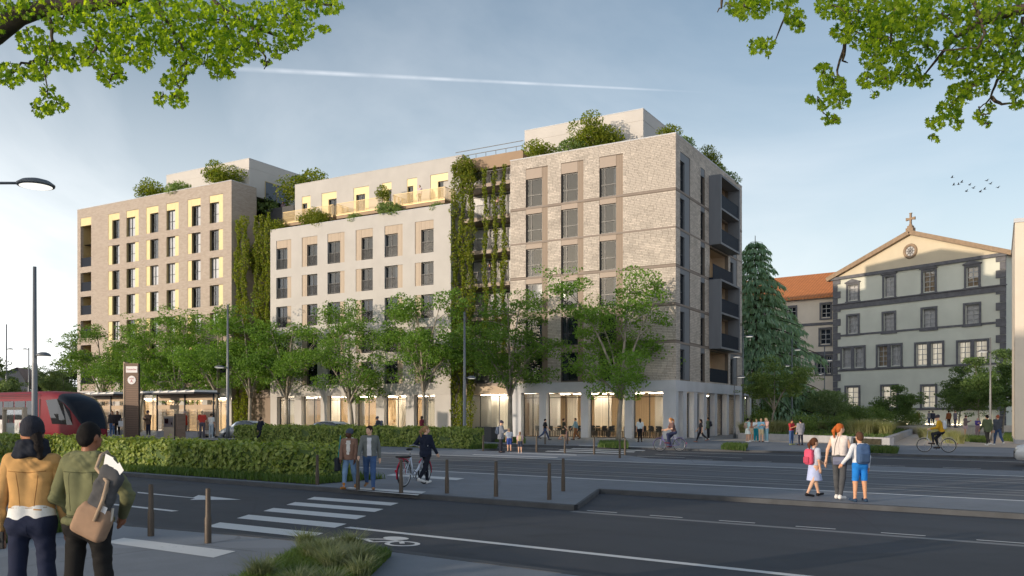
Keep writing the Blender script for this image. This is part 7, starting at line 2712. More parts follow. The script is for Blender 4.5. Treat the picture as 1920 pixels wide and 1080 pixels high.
    if 'under' in cl:                              # shirt tail below the jacket
        pr = [rc(T((-0.037, -0.002, 0.535)), T((-0.034, -0.002, 0.60)), 0.058 * H + 0.020, 0.054 * H + 0.010), rc(T((0.037, -0.002, 0.535)), T((0.034, -0.002, 0.60)), 0.058 * H + 0.020, 0.054 * H + 0.010)]
        link('shirt_tail', sdf_mesh('shirt_tail', pr, fab(cl['under']), vox, kk, [(tuple(T((0, 0, 0.520))), (0, 0.2, -1))], wr * 0.25), t)
    # ---- shoes
    for nm in 'LR':
        an, toe, heel = J['an' + nm], J['toe' + nm], J['heel' + nm]
        pr = [rc(heel, toe, 0.024 * H, 0.020 * H), rc(an, heel, 0.023 * H, 0.024 * H)]
        if cl.get('boots'):
            pr.append(rc(an + np.array([0, 0, 0.05 * H]), an, 0.029 * H, 0.027 * H))
        link('shoe', sdf_mesh('shoe', pr, fab(cl.get('shoes', (40, 38, 38)), 0.6), vox * 0.8, kk * 0.6, [((0, 0, 0.001), (0, 0, -1))]), t)
    # ---- hair or hat
    ht, hc = cl['hair']
    hm = fab(hc, 0.7, 0.6, 130)
    cap = el(Hd((0, 0.004, 0.944)), np.array([0.048, 0.060, 0.061]) * h0, HM)
    fn = HM @ np.array([0, 0.80, -0.60])
    face = (tuple(Hd((0, 0.034, 0.934))), tuple(fn))
    upn = HM @ np.array([0, 0, 1.0])
    if ht == 'short':
        link('hair', sdf_mesh('hair', [cap, el(Hd((0, -0.020, 0.918)), np.array([0.040, 0.034, 0.036]) * h0, HM)], hm, vox * 0.75, 0.01, [face], cl.get('curl', 0.0025 if detail else 0.0)), t)
    elif ht in ('long', 'pony', 'bun', 'tail2'):
        pr = [cap, el(Hd((0, -0.022, 0.920)), np.array([0.044, 0.036, 0.045]) * h0, HM)]
        if ht == 'long':
            pr += [rc(Hd((0, -0.028, 0.93)), Hd((0, -0.040, 0.83)), 0.042 * h0, 0.036 * h0), rc(Hd((-0.03, -0.01, 0.92)), Hd((-0.034, -0.012, 0.83)), 0.02 * h0, 0.016 * h0), rc(Hd((0.03, -0.01, 0.92)), Hd((0.034, -0.012, 0.83)), 0.02 * h0, 0.016 * h0)]
        if ht == 'pony':
            pr += [rc(Hd((0, -0.052, 0.955)), Hd((0, -0.085, 0.90)), 0.018 * h0, 0.024 * h0), rc(Hd((0, -0.085, 0.90)), Hd((0, -0.075, 0.81)), 0.024 * h0, 0.008 * h0)]
        if ht == 'bun':
            pr += [el(Hd((0, -0.055, 0.96)), np.array([0.024, 0.024, 0.024]) * h0, HM)]
        link('hair', sdf_mesh('hair', pr, hm, vox * 0.75, 0.014, [face], cl.get('curl', 0.0025 if detail else 0.0)), t)
    elif ht == 'beanie':
        pr = [el(Hd((0, 0.000, 0.955)), np.array([0.053, 0.066, 0.060]) * h0, HM), el(Hd((0, -0.018, 0.975)), np.array([0.048, 0.056, 0.046]) * h0, HM)]
        link('beanie', sdf_mesh('beanie', pr, hm, vox * 0.75, 0.02, [(tuple(Hd((0, 0, 0.932))), tuple(HM @ np.array([0, 0.25, -1.0])))], wr * 0.7), t)
        link('hat_brim', sdf_mesh('hat_brim', [el(Hd((0, 0.002, 0.946)), np.array([0.055, 0.067, 0.030]) * h0, HM)], hm, vox * 0.75, 0.02, [(tuple(Hd((0, 0, 0.958))), tuple(HM @ np.array([0, -0.25, 1.0]))), (tuple(Hd((0, 0, 0.928))), tuple(HM @ np.array([0, 0.25, -1.0])))]), t)
    elif ht == 'hijab':
        pr = [el(Hd((0, -0.002, 0.940)), np.array([0.052, 0.062, 0.064]) * h0, HM), rc(Hd((0, -0.01, 0.93)), T((0, 0, 0.80)), 0.050 * h0, 0.070 * H), rc(T((-0.05, 0, 0.80)), T((0.05, 0, 0.80)), 0.055 * H, 0.055 * H)]
        link('headscarf', sdf_mesh('headscarf', pr, hm, vox * 0.8, 0.03, [(tuple(Hd((0, 0.040, 0.92))), tuple(HM @ np.array([0, 1.0, 0.1])))]), t)
    if 'scarf' in cl:
        pr = []
        for i in range(10):
            a0_, a1_ = 2 * math.pi * i / 10, 2 * math.pi * (i + 1) / 10
            for rr, z in ((0.060, 0.842), (0.054, 0.862), (0.049, 0.882)):
                pr.append(rc(T((rr * math.cos(a0_), rr * 0.9 * math.sin(a0_), z + 0.006 * math.sin(a0_ * 3))), T((rr * math.cos(a1_), rr * 0.9 * math.sin(a1_), z + 0.006 * math.sin(a1_ * 3))), 0.021 * H, 0.021 * H))
        link('scarf', sdf_mesh('scarf', pr, fab(cl['scarf']), vox, 0.012, (), wr), t)
    if 'collar' in cl:
        pr = [rc(T((-0.052, 0.030, 0.80)), T((-0.050, -0.02, 0.842)), 0.021 * H, 0.022 * H), rc(T((0.052, 0.030, 0.80)), T((0.050, -0.02, 0.842)), 0.021 * H, 0.022 * H), rc(T((-0.05, -0.02, 0.842)), T((0.05, -0.02, 0.842)), 0.022 * H, 0.022 * H), rc(T((-0.030, 0.068, 0.76)), T((-0.052, 0.030, 0.80)), 0.016 * H, 0.021 * H), rc(T((0.030, 0.068, 0.76)), T((0.052, 0.030, 0.80)), 0.016 * H, 0.021 * H)]
        link('collar', sdf_mesh('collar', pr, fab(cl['collar']), vox, 0.015), t)
    if 'band' in cl:                               # waist ribbing of a short jacket
        pr = []
        for i in range(12):
            a0_, a1_ = 2 * math.pi * i / 12, 2 * math.pi * (i + 1) / 12
            pr.append(rc(T((0.098 * math.cos(a0_), 0.074 * math.sin(a0_) - 0.003, zh + 0.016)), T((0.098 * math.cos(a1_), 0.074 * math.sin(a1_) - 0.003, zh + 0.016)), 0.0185 * H, 0.0185 * H))
        link('waistband', sdf_mesh('waistband', pr, fab(cl['band']), vox, 0.012), t)
    if detail:
        m_ = MB()
        for sd_ in (-1, 1):
            m_.ball(tuple(Hd((sd_ * 0.0175, 0.0560, 0.934))), 0.0048 * h0, 8, 6)
        m_.build('eyes', fab((30, 24, 22), 0.3), t)
        m_ = MB()
        m_.ball(tuple(Hd((0, 0.0645, 0.8905))), (0.011 * h0, 0.004 * h0, 0.003 * h0), 8, 5)
        m_.build('lips', fab((150, 85, 80), 0.5), t)
        m_ = MB()
        for sd_ in (-1, 1):
            m_.tube([tuple(Hd((sd_ * 0.010, 0.0605, 0.947))), tuple(Hd((sd_ * 0.026, 0.055, 0.947)))], 0.0022 * h0, 5)
        m_.build('eyebrows', fab(hc, 0.8), t)
    return t, T, J


def backpack(label, t, T, H, c, sc=1.0, strap=None, zc=0.69, back=-0.108):
    """rounded pack on a person's back; a thing of its own"""
    Mw = Matrix.Translation(t.location) @ Matrix.Rotation(t.rotation_euler.z, 4, 'Z')
    c0 = T((0, back, zc))
    w = Mw @ Vector(c0)
    o = thing('backpack', label, 'backpack', tuple(w), t.rotation_euler.z)
    s_ = H * sc
    link('main_pocket', sdf_mesh('pack', [bx_((0, 0, 0), (0.085 * s_, 0.045 * s_, 0.125 * s_), 0.040 * s_), bx_((0, 0.0, 0.05 * s_), (0.070 * s_, 0.040 * s_, 0.085 * s_), 0.035 * s_)], fab(c), 0.016, 0.02, (), 0.004), o)
    link('front_pocket', sdf_mesh('pocket', [bx_((0, -0.052 * s_, -0.045 * s_), (0.062 * s_, 0.020 * s_, 0.055 * s_), 0.018 * s_)], fab(tuple(int(v * 0.85) for v in c)), 0.014, 0.01), o)
    m_ = MB()
    for sd_ in (-1, 1):
        pts = [T((sd_ * 0.052, back + 0.03, 0.77)), T((sd_ * 0.066, -0.02, 0.848)), T((sd_ * 0.072, 0.055, 0.81)), T((sd_ * 0.080, 0.075, 0.73)), T((sd_ * 0.085, 0.02, 0.62)), T((sd_ * 0.06, back + 0.03, 0.60))]
        m_.tube([Vector(p_) - Vector(c0) for p_ in pts], 0.012 * H, 6)
    m_.build('straps', fab(strap or tuple(int(v * 0.6) for v in c)), o)
    return o


def seam(t, part, pts, r, mat, name='seam', back=True):
    """raised stitching that follows the back of a garment; pts in local x,z"""
    from mathutils.bvhtree import BVHTree
    ob = [c for c in t.children if c.name.split('.')[0] == part][0]
    me = ob.data
    n = len(me.vertices)
    co = np.zeros(n * 3, dtype=np.float32)
    me.vertices.foreach_get('co', co)
    bv = BVHTree.FromPolygons([tuple(v) for v in co.reshape(-1, 3).tolist()], [tuple(p.vertices) for p in me.polygons])
    out = []
    for i in range(len(pts) - 1):
        for j in range(8):
            x = pts[i][0] + (pts[i + 1][0] - pts[i][0]) * j / 8
            z = pts[i][1] + (pts[i + 1][1] - pts[i][1]) * j / 8
            h_ = bv.ray_cast(Vector((x, -1.5, z)), Vector((0, 1, 0)))
            if h_[0] is not None:
                out.append(h_[0] + Vector((0, 0.001, 0)))
    if len(out) > 2:
        m_ = MB()
        m_.tube(out, r, 6)
        m_.build(name, mat, t)
# ------------------------------------------------------------------ bicycles
def bicycle(label, loc, rz, col=(215, 222, 232), guard=(200, 40, 80), basket=False, tilt=0.0):
    t = thing('bicycle', label, 'bicycle', tuple(loc), rz, 'bicycles')
    t.rotation_euler = (0, tilt, rz)
    fm = fab(col, 0.35)
    for nm, y in (('front', 0.54), ('rear', -0.52)):
        m = MB()
        m.ring((0, y, 0.345), (1, 0, 0), 0.325, 0.020, 30, 6)
        w = m.build('wheel', MT['black'], t)
        m = MB()
        m.ring((0, y, 0.345), (1, 0, 0), 0.302, 0.011, 30, 5)
        m.tube([(-0.05, y, 0.345), (0.05, y, 0.345)], 0.022, 8)
        m.build('rim', MT['steel'], w)
        m = MB()
        for i in range(18):
            a = 2 * math.pi * i / 18
            m.tube([(0.015 * (-1) ** i, y, 0.345), (0, y + 0.3 * math.cos(a), 0.345 + 0.3 * math.sin(a))], 0.0025, 4, False)
        m.build('spokes', MT['steel'], w)
        m = MB()
        pts = [(0, y + 0.375 * math.cos(a), 0.345 + 0.375 * math.sin(a)) for a in [R(d) for d in ((-10, 15, 40, 65, 90, 115, 140) if nm == 'front' else (200, 175, 150, 125, 100, 75, 50))]]
        m.tube(pts, 0.016, 5)
        m.build('mudguard', fab(guard, 0.4), t)
    bb, hd, st_, sd_ = Vector((0, -0.06, 0.29)), Vector((0, 0.40, 0.86)), Vector((0, -0.20, 0.80)), Vector((0, -0.23, 0.94))
    m = MB()
    m.tube([bb, Vector((0, 0.20, 0.42)), hd - Vector((0, -0.02, 0.16))], 0.030, 8)
    m.tube([bb, st_], 0.020, 8)
    for s in (-1, 1):
        m.tube([bb + Vector((s * 0.03, 0, 0)), Vector((s * 0.055, -0.52, 0.345))], 0.011, 6)
        m.tube([st_ - Vector((0, 0, 0.06)), Vector((s * 0.055, -0.52, 0.345))], 0.010, 6)
        m.tube([hd - Vector((0, -0.03, 0.22)), Vector((s * 0.045, 0.50, 0.5)), Vector((s * 0.045, 0.54, 0.345))], 0.013, 6)
    m.tube([hd - Vector((0, -0.03, 0.24)), hd], 0.024, 8)
    m.build('frame', fm, t)
    m = MB()
    m.tube([st_, sd_], 0.013, 6)
    m.build('seat_post', MT['steel'], t)
    m = MB()
    m.ball((0, -0.25, 0.965), (0.075, 0.13, 0.035), 12, 7)
    m.build('saddle', MT['black'], t)
    m = MB()
    m.tube([hd, hd + Vector((0, -0.01, 0.14))], 0.014, 6)
    m.tube([(-0.28, 0.22, 1.03), (-0.22, 0.34, 1.05), (-0.08, 0.41, 1.01), (0.08, 0.41, 1.01), (0.22, 0.34, 1.05), (0.28, 0.22, 1.03)], 0.012, 6)
    m.build('handlebar', MT['steel'], t)
    m = MB()
    m.ring((0.05, -0.06, 0.29), (1, 0, 0), 0.09, 0.008, 20, 5)
    m.tube([(0.05, -0.06, 0.29), (0.07, 0.02, 0.15)], 0.010, 5)
    m.tube([(-0.05, -0.06, 0.29), (-0.07, -0.14, 0.43)], 0.010, 5)
    m.box(0.05, 0.14, -0.01, 0.05, 0.135, 0.155).box(-0.14, -0.05, -0.17, -0.11, 0.42, 0.44)
    m.build('crank', MT['black'], t)
    m = MB()
    m.tube([(0.0, -0.24, 0.76), (0.0, -0.40, 0.745), (0, -0.72, 0.745)], 0.012, 5)
    for x in (-0.06, 0.06):
        m.tube([(x, -0.34, 0.745), (x, -0.72, 0.745)], 0.008, 5)
        m.tube([(x, -0.66, 0.745), (x * 0.9, -0.52, 0.345)], 0.007, 5)
    m.build('carrier', fab(guard, 0.4), t)
    MB().box(-0.03, 0.03, -0.92, -0.89, 0.40, 0.46).build('rear_light', MT['signred'], t)
    if basket:
        MB().box(-0.12, 0.12, -0.74, -0.36, 0.76, 0.80).build('rack_bag', MT['black'], t)
    return t


def place(px, yb, yt, z=ZW, hmin=0, hmax=2.0):
    p = G(px, yb, z)
    H = (CAMH - z) - (yt - HZ) / FPX * p.y
    return p, max(hmin, min(hmax, H))


BLK, NAVY, JEAN, LJEAN, GREY, WHT, TAN_ = (26, 26, 30), (30, 36, 56), (58, 82, 120), (120, 150, 185), (120, 122, 128), (228, 228, 226), (196, 142, 74)
S1, S2, S3 = (222, 178, 150), (190, 138, 104), (88, 58, 44)


def walk(a=24, ph=1):
    return dict(hipL=a * ph, hipR=-a * ph, kneeL=8 if ph > 0 else 26, kneeR=26 if ph > 0 else 8, shL=-18 * ph, shR=18 * ph, elL=22, elR=22)


STAND = dict(shL=3, shR=-2, abL=9, abR=9, elL=16, elR=20)
PHONE = dict(hL=(-0.05, 0.17, 0.70), hR=(0.05, 0.18, 0.70), nod=18)
RIDE = dict(lean=16, hipL=78, kneeL=82, hipR=42, kneeR=58, hL=(-0.15, 0.27, 0.61), hR=(0.15, 0.27, 0.61))

# ---- the two people in the left foreground
p, H = place(60, 1206, 790, ZW, 1.7, 1.83)
wom, T1, J1 = person('person in a black beanie, scarf and tan jacket at the left edge, from behind', p, R(10), H, dict(shL=-6, shR=5, abL=13, abR=11, elL=24, elR=10, stance=3.5, hipL=3, hipR=-2, yaw=14),
                     dict(top=('jacket', (200, 156, 100)), hem=0.575, under=WHT, bottom=('slim', (38, 44, 66)), slim=0.86, hair=('beanie', (46, 48, 58)), scarf=(38, 42, 52), skin=(176, 124, 98), shoes=(70, 60, 54), wrinkle=0.0065, wide=0.84, head=0.95, build=0.86), 0.0095, detail=1)
link('hair', sdf_mesh('hair', [rc(T1((0.026, -0.028, 0.925)), T1((0.040, -0.044, 0.865)), 0.026 * H, 0.022 * H), rc(T1((0.040, -0.044, 0.865)), T1((0.052, -0.050, 0.825)), 0.022 * H, 0.012 * H)], fab((34, 27, 24), 0.6, 0.6, 130), 0.009, 0.02, (), 0.003), wom)
zz1 = lambda f_: float(T1((0, 0, f_))[2])
dk = fab((150, 108, 62))
seam(wom, 'jacket', [(-0.155 * 1, zz1(0.765)), (0, zz1(0.757)), (0.155, zz1(0.765))], 0.0035, dk)
for sx in (-1, 1):
    seam(wom, 'jacket', [(sx * 0.085, zz1(0.757)), (sx * 0.062, zz1(0.66)), (sx * 0.052, zz1(0.60))], 0.003, dk)
seam(wom, 'jacket', [(-0.16, zz1(0.602)), (0, zz1(0.600)), (0.16, zz1(0.602))], 0.004, dk)
seam(wom, 'jacket', [(-0.16, zz1(0.580)), (0, zz1(0.578)), (0.16, zz1(0.580))], 0.004, dk)
seam(wom, 'jacket', [(0.05, zz1(0.594)), (0.115, zz1(0.590))], 0.009, fab((196, 150, 92)), 'waist_tab')
seam(wom, 'trousers', [(0, zz1(0.525)), (0, zz1(0.47))], 0.003, fab((26, 32, 52)))
ph_ = sdf_mesh('phone', [bx_((0, 0, 0), (0.038, 0.006, 0.075), 0.006)], MT['carblack'], 0.006)
o = tag(link('phone', ph_, None, tuple(Matrix.Translation(p) @ Matrix.Rotation(R(10), 4, 'Z') @ Vector(J1['wrL'] + np.array([0.0, -0.035, -0.09])))), 'dark phone in the left hand of the person in the tan jacket', 'phone')
p, H = place(166, 1210, 795, ZW, 1.7, 1.82)
man, T2, J2 = person('person with short black hair in an olive jacket carrying a shoulder bag, seen from behind', p, R(-6), H, dict(hL=(-0.10, 0.10, 0.55), hR=(0.10, 0.11, 0.56), eL=(-1.0, -0.5, -0.2), eR=(1.0, -0.5, -0.2), stance=4, hipL=-2, hipR=3, yaw=-16),
                     dict(top=('jacket', (112, 114, 84)), hem=0.535, bottom=('jeans', (34, 33, 33)), hair=('short', (26, 23, 22)), curl=0.004, skin=(150, 100, 74), shoes=(40, 36, 34), wrinkle=0.0085, band=(100, 102, 74), collar=(116, 118, 88), wide=0.92, slim=0.90, head=0.93, build=0.87), 0.0095, detail=1)
zz2 = lambda f_: float(T2((0, 0, f_))[2])
dk = fab((78, 80, 58))
seam(man, 'jacket', [(-0.17, zz2(0.772)), (0, zz2(0.766)), (0.17, zz2(0.772))], 0.004, dk)
seam(man, 'jacket', [(-0.10, zz2(0.766)), (-0.105, zz2(0.68)), (-0.085, zz2(0.585))], 0.0035, dk)
seam(man, 'jacket', [(0.10, zz2(0.766)), (0.105, zz2(0.68)), (0.085, zz2(0.585))], 0.0035, dk)
seam(man, 'jacket', [(-0.15, zz2(0.578)), (0, zz2(0.574)), (0.15, zz2(0.578))], 0.005, dk)
for sx in (-1, 1):
    m = MB()
    m.tube([tuple(T2((sx * 0.060, -0.014, 0.853))), tuple(T2((sx * 0.085, -0.010, 0.851))), tuple(T2((sx * 0.112, -0.006, 0.838)))], 0.014, 8)
    m.build('epaulette', fab((106, 108, 80)), man)
seam(man, 'trousers', [(0, zz2(0.52)), (0, zz2(0.47))], 0.003, fab((22, 22, 22)))
Mm = Matrix.Translation(p) @ Matrix.Rotation(R(-6), 4, 'Z')
bc = Mm @ Vector(T2((0.125, -0.120, 0.63)))
bag = thing('shoulder_bag', 'dark grey shoulder bag with a tan bottom on the back of the person in olive', 'bag', tuple(bc), R(-6))
ca, sa = math.cos(R(24)), math.sin(R(24))
BM = np.array([[ca, 0, sa], [0, 1, 0], [-sa, 0, ca]])


def bagpt(x, y, z):
    return BM @ np.array([x, y, z])


link('upper_cloth', sdf_mesh('bag_top', [bx_(bagpt(0, 0, 0.10), (0.095, 0.045, 0.20), 0.035, BM), bx_(bagpt(-0.02, 0, 0.19), (0.075, 0.035, 0.14), 0.03, BM)], fab((84, 84, 86)), 0.011, 0.03, (), 0.006), bag)
link('tan_bottom', sdf_mesh('bag_bottom', [bx_(bagpt(0.0, 0, -0.16), (0.145, 0.068, 0.115), 0.05, BM), bx_(bagpt(0.0, 0, -0.10), (0.125, 0.058, 0.10), 0.04, BM)], fab((158, 130, 108)), 0.011, 0.03, (), 0.004), bag)
inv = Mm.inverted()


def L2(pv):
    return Vector(pv) - Vector(T2((0.125, -0.120, 0.63)))


m = MB()
m.tube([Vector(bagpt(0.055, -0.085, -0.10)), Vector(bagpt(0.045, -0.070, 0.08)), Vector(bagpt(0.02, -0.065, 0.22)), L2(T2((0.090, -0.085, 0.79))), L2(T2((0.088, -0.045, 0.846))), L2(T2((0.088, 0.0, 0.858))), L2(T2((0.09, 0.06, 0.80))), L2(T2((0.11, 0.075, 0.70)))], 0.016, 8)
m.build('strap', fab((172, 150, 128)), bag)
m = MB()
m.tube([Vector(bagpt(0.10, 0.02, 0.02)), Vector(bagpt(0.135, 0.0, -0.06)), Vector(bagpt(0.12, -0.02, -0.16))], 0.012, 6)
m.build('strap', fab((200, 190, 175)), bag)
m = MB()
for i, (dx, dz_, an_) in enumerate(((-0.06, 0.33, 0.25), (-0.02, 0.31, -0.1), (0.03, 0.30, -0.35))):
    c_, s_ = math.cos(an_), math.sin(an_)
    q = [bagpt(dx + x * c_ - z * s_, -0.01 - 0.006 * i, dz_ + x * s_ + z * c_) for x, z in ((-0.04, -0.10), (0.04, -0.10), (0.035, 0.06), (-0.035, 0.08))]
    m.quad(*[tuple(v) for v in q])
m.build('papers', MT['signwhite'], bag)
m = MB()
m.quad(*[tuple(bagpt(x, -0.053, z)) for x, z in ((0.055, -0.03), (0.098, -0.03), (0.098, 0.03), (0.055, 0.03))])
m.build('label_patch', MT['signwhite'], bag)

# ---- two men and the woman with the bicycle on the median
p, H = place(655, 917, 806, ZW)
a, T_, J_ = person('person in a grey beanie and brown fleece-collared jacket walking towards the crossing', p, R(176), H, dict(walk(15, -1), hL=(-0.12, 0.09, 0.50), hR=(0.12, 0.09, 0.50), yaw=-42, kneeL=14), dict(top=('jacket', (138, 108, 94)), hem=0.49, front=(222, 218, 214), collar=(225, 222, 218), bottom=('jeans', LJEAN), hair=('beanie', (84, 92, 108)), skin=S3, shoes=(186, 122, 56), boots=1, wrinkle=0.003), 0.012, detail=1)
o = thing('tote_bag', 'dark tote bag at the side of the person in the grey beanie', 'bag', tuple(p + Vector((-0.30, 0.03, 0.62))), 0)
link('bag_body', sdf_mesh('tote', [bx_((0, 0, 0), (0.06, 0.15, 0.17), 0.04)], fab((48, 52, 60)), 0.014, 0.02), o)
MB().tube([(0.02, -0.05, 0.15), (0.06, 0, 0.55), (0.06, 0.06, 0.72)], 0.012, 6).build('strap', fab((40, 150, 160)), o)
p, H = place(693, 918, 799, ZW)
person('person in an open grey cardigan and white shirt walking towards the crossing', p, R(184), H, dict(walk(16, 1), yaw=-38, abL=12, abR=12), dict(top=('jacket', (112, 116, 114)), hem=0.51, front=(214, 214, 220), bottom=('jeans', (66, 92, 134)), hair=('short', (52, 40, 34)), skin=S1, shoes=(150, 112, 80), wrinkle=0.003), 0.012, detail=1)
p, H = place(798, 908, 798, ZW)
person('person with a blond ponytail in a dark navy jacket pushing the red and white bicycle', p, R(-32), H, dict(walk(20, 1), hL=(-0.25, 0.13, 0.66), eL=(-0.6, -0.5, -0.7), yaw=-40), dict(top=('jacket', (34, 40, 58)), hem=0.47, bottom=('slim', (32, 34, 46)), hair=('pony', (168, 130, 92)), skin=S1, shoes=(224, 222, 220), wrinkle=0.003, wide=0.92), 0.012, detail=1)
bicycle('red and white bicycle pushed across the median by the ponytailed person', G(757, 913, ZW) + Vector((0.22, 0.47, 0)), R(-24), (214, 222, 238), (190, 34, 70), True)

# ---- parent and two children
p, H = place(1526, 931, 822, ZW)
gt, Tg, Jg = person('girl in a light blue dress with a long ponytail and pink backpack', p, R(-68), H, dict(hipL=22, hipR=-16, kneeL=6, kneeR=16, hL=(-0.10, 0.30, 0.55), hR=(0.13, 0.02, 0.50), yaw=-4), dict(top=('tee', (196, 204, 222)), hem=0.55, bottom=('dress', (186, 198, 236)), hair=('pony', (96, 62, 44)), skin=S1, shoes=(34, 32, 36), head=1.16, wide=0.92, wrinkle=0.002), 0.011, detail=1)
backpack('pink school backpack on the girl in the blue dress', gt, Tg, H, (228, 92, 122), 1.05)
p, H = place(1574, 936, 795, ZW)
wt, Tw, Jw = person('person with a red ponytail and white sleeveless top between two children', p, R(-40), H, dict(hipL=14, hipR=-12, kneeL=6, kneeR=12, hL=(-0.17, -0.02, 0.50), hR=(0.16, 0.13, 0.52), yaw=-38), dict(top=('vest', (226, 216, 212)), hem=0.555, bottom=('jeans', (84, 86, 90)), hair=('pony', (196, 104, 48)), skin=S1, shoes=(232, 230, 228), wide=0.86, build=0.88, wrinkle=0.003), 0.012, detail=1)
wv_ = Matrix.Translation(p) @ Matrix.Rotation(R(-40), 4, 'Z') @ Vector(Tw((0.05, -0.155, 0.51)))
o = thing('handbag', 'grey-blue handbag hanging at the hip of the red-haired person', 'bag', tuple(wv_), R(-20))
link('pouch', sdf_mesh('pouch', [bx_((0, 0, 0), (0.13, 0.045, 0.09), 0.03)], fab((112, 116, 140)), 0.012, 0.02), o)
link('flap', sdf_mesh('flap', [bx_((0, -0.035, 0.03), (0.125, 0.02, 0.055), 0.015)], fab((126, 130, 152)), 0.012, 0.02), o)
MB().tube([(-0.11, 0, 0.08), (-0.08, 0.10, 0.35), (0.0, 0.14, 0.60)], 0.007, 5).build('strap', fab((80, 70, 66)), o)
p, H = place(1612, 941, 814, ZW)
bt_, Tb, Jb = person('boy in a white shirt and bright blue shorts seen from behind', p, R(4), H, dict(shR=0, abR=12, elR=14, hL=(-0.24, 0.05, 0.55), stance=4), dict(top=('shirt', (222, 224, 230)), hem=0.53, bottom=('shorts', (40, 128, 214)), hair=('short', (92, 64, 48)), skin=(214, 160, 126), shoes=(48, 70, 96), head=1.14, wide=0.95, wrinkle=0.002), 0.011, detail=1)
backpack('blue school backpack on the boy in bright blue shorts', bt_, Tb, H, (74, 100, 140), 1.15)

# ---- raised terrace before the church
tp = [Vector(P(1655, 700, 92).xy), Vector(P(1725, 700, 78).xy), Vector(P(1812, 700, 77).xy), Vector(P(1850, 700, 90).xy), Vector(P(1900, 700, 92).xy), Vector(P(1700, 700, 112).xy)]
m = MB()
m.prism([(q.x, q.y) for q in tp], 0.0, 0.72)
tag(m.build('park_terrace', MT['gravel']), kind='structure')

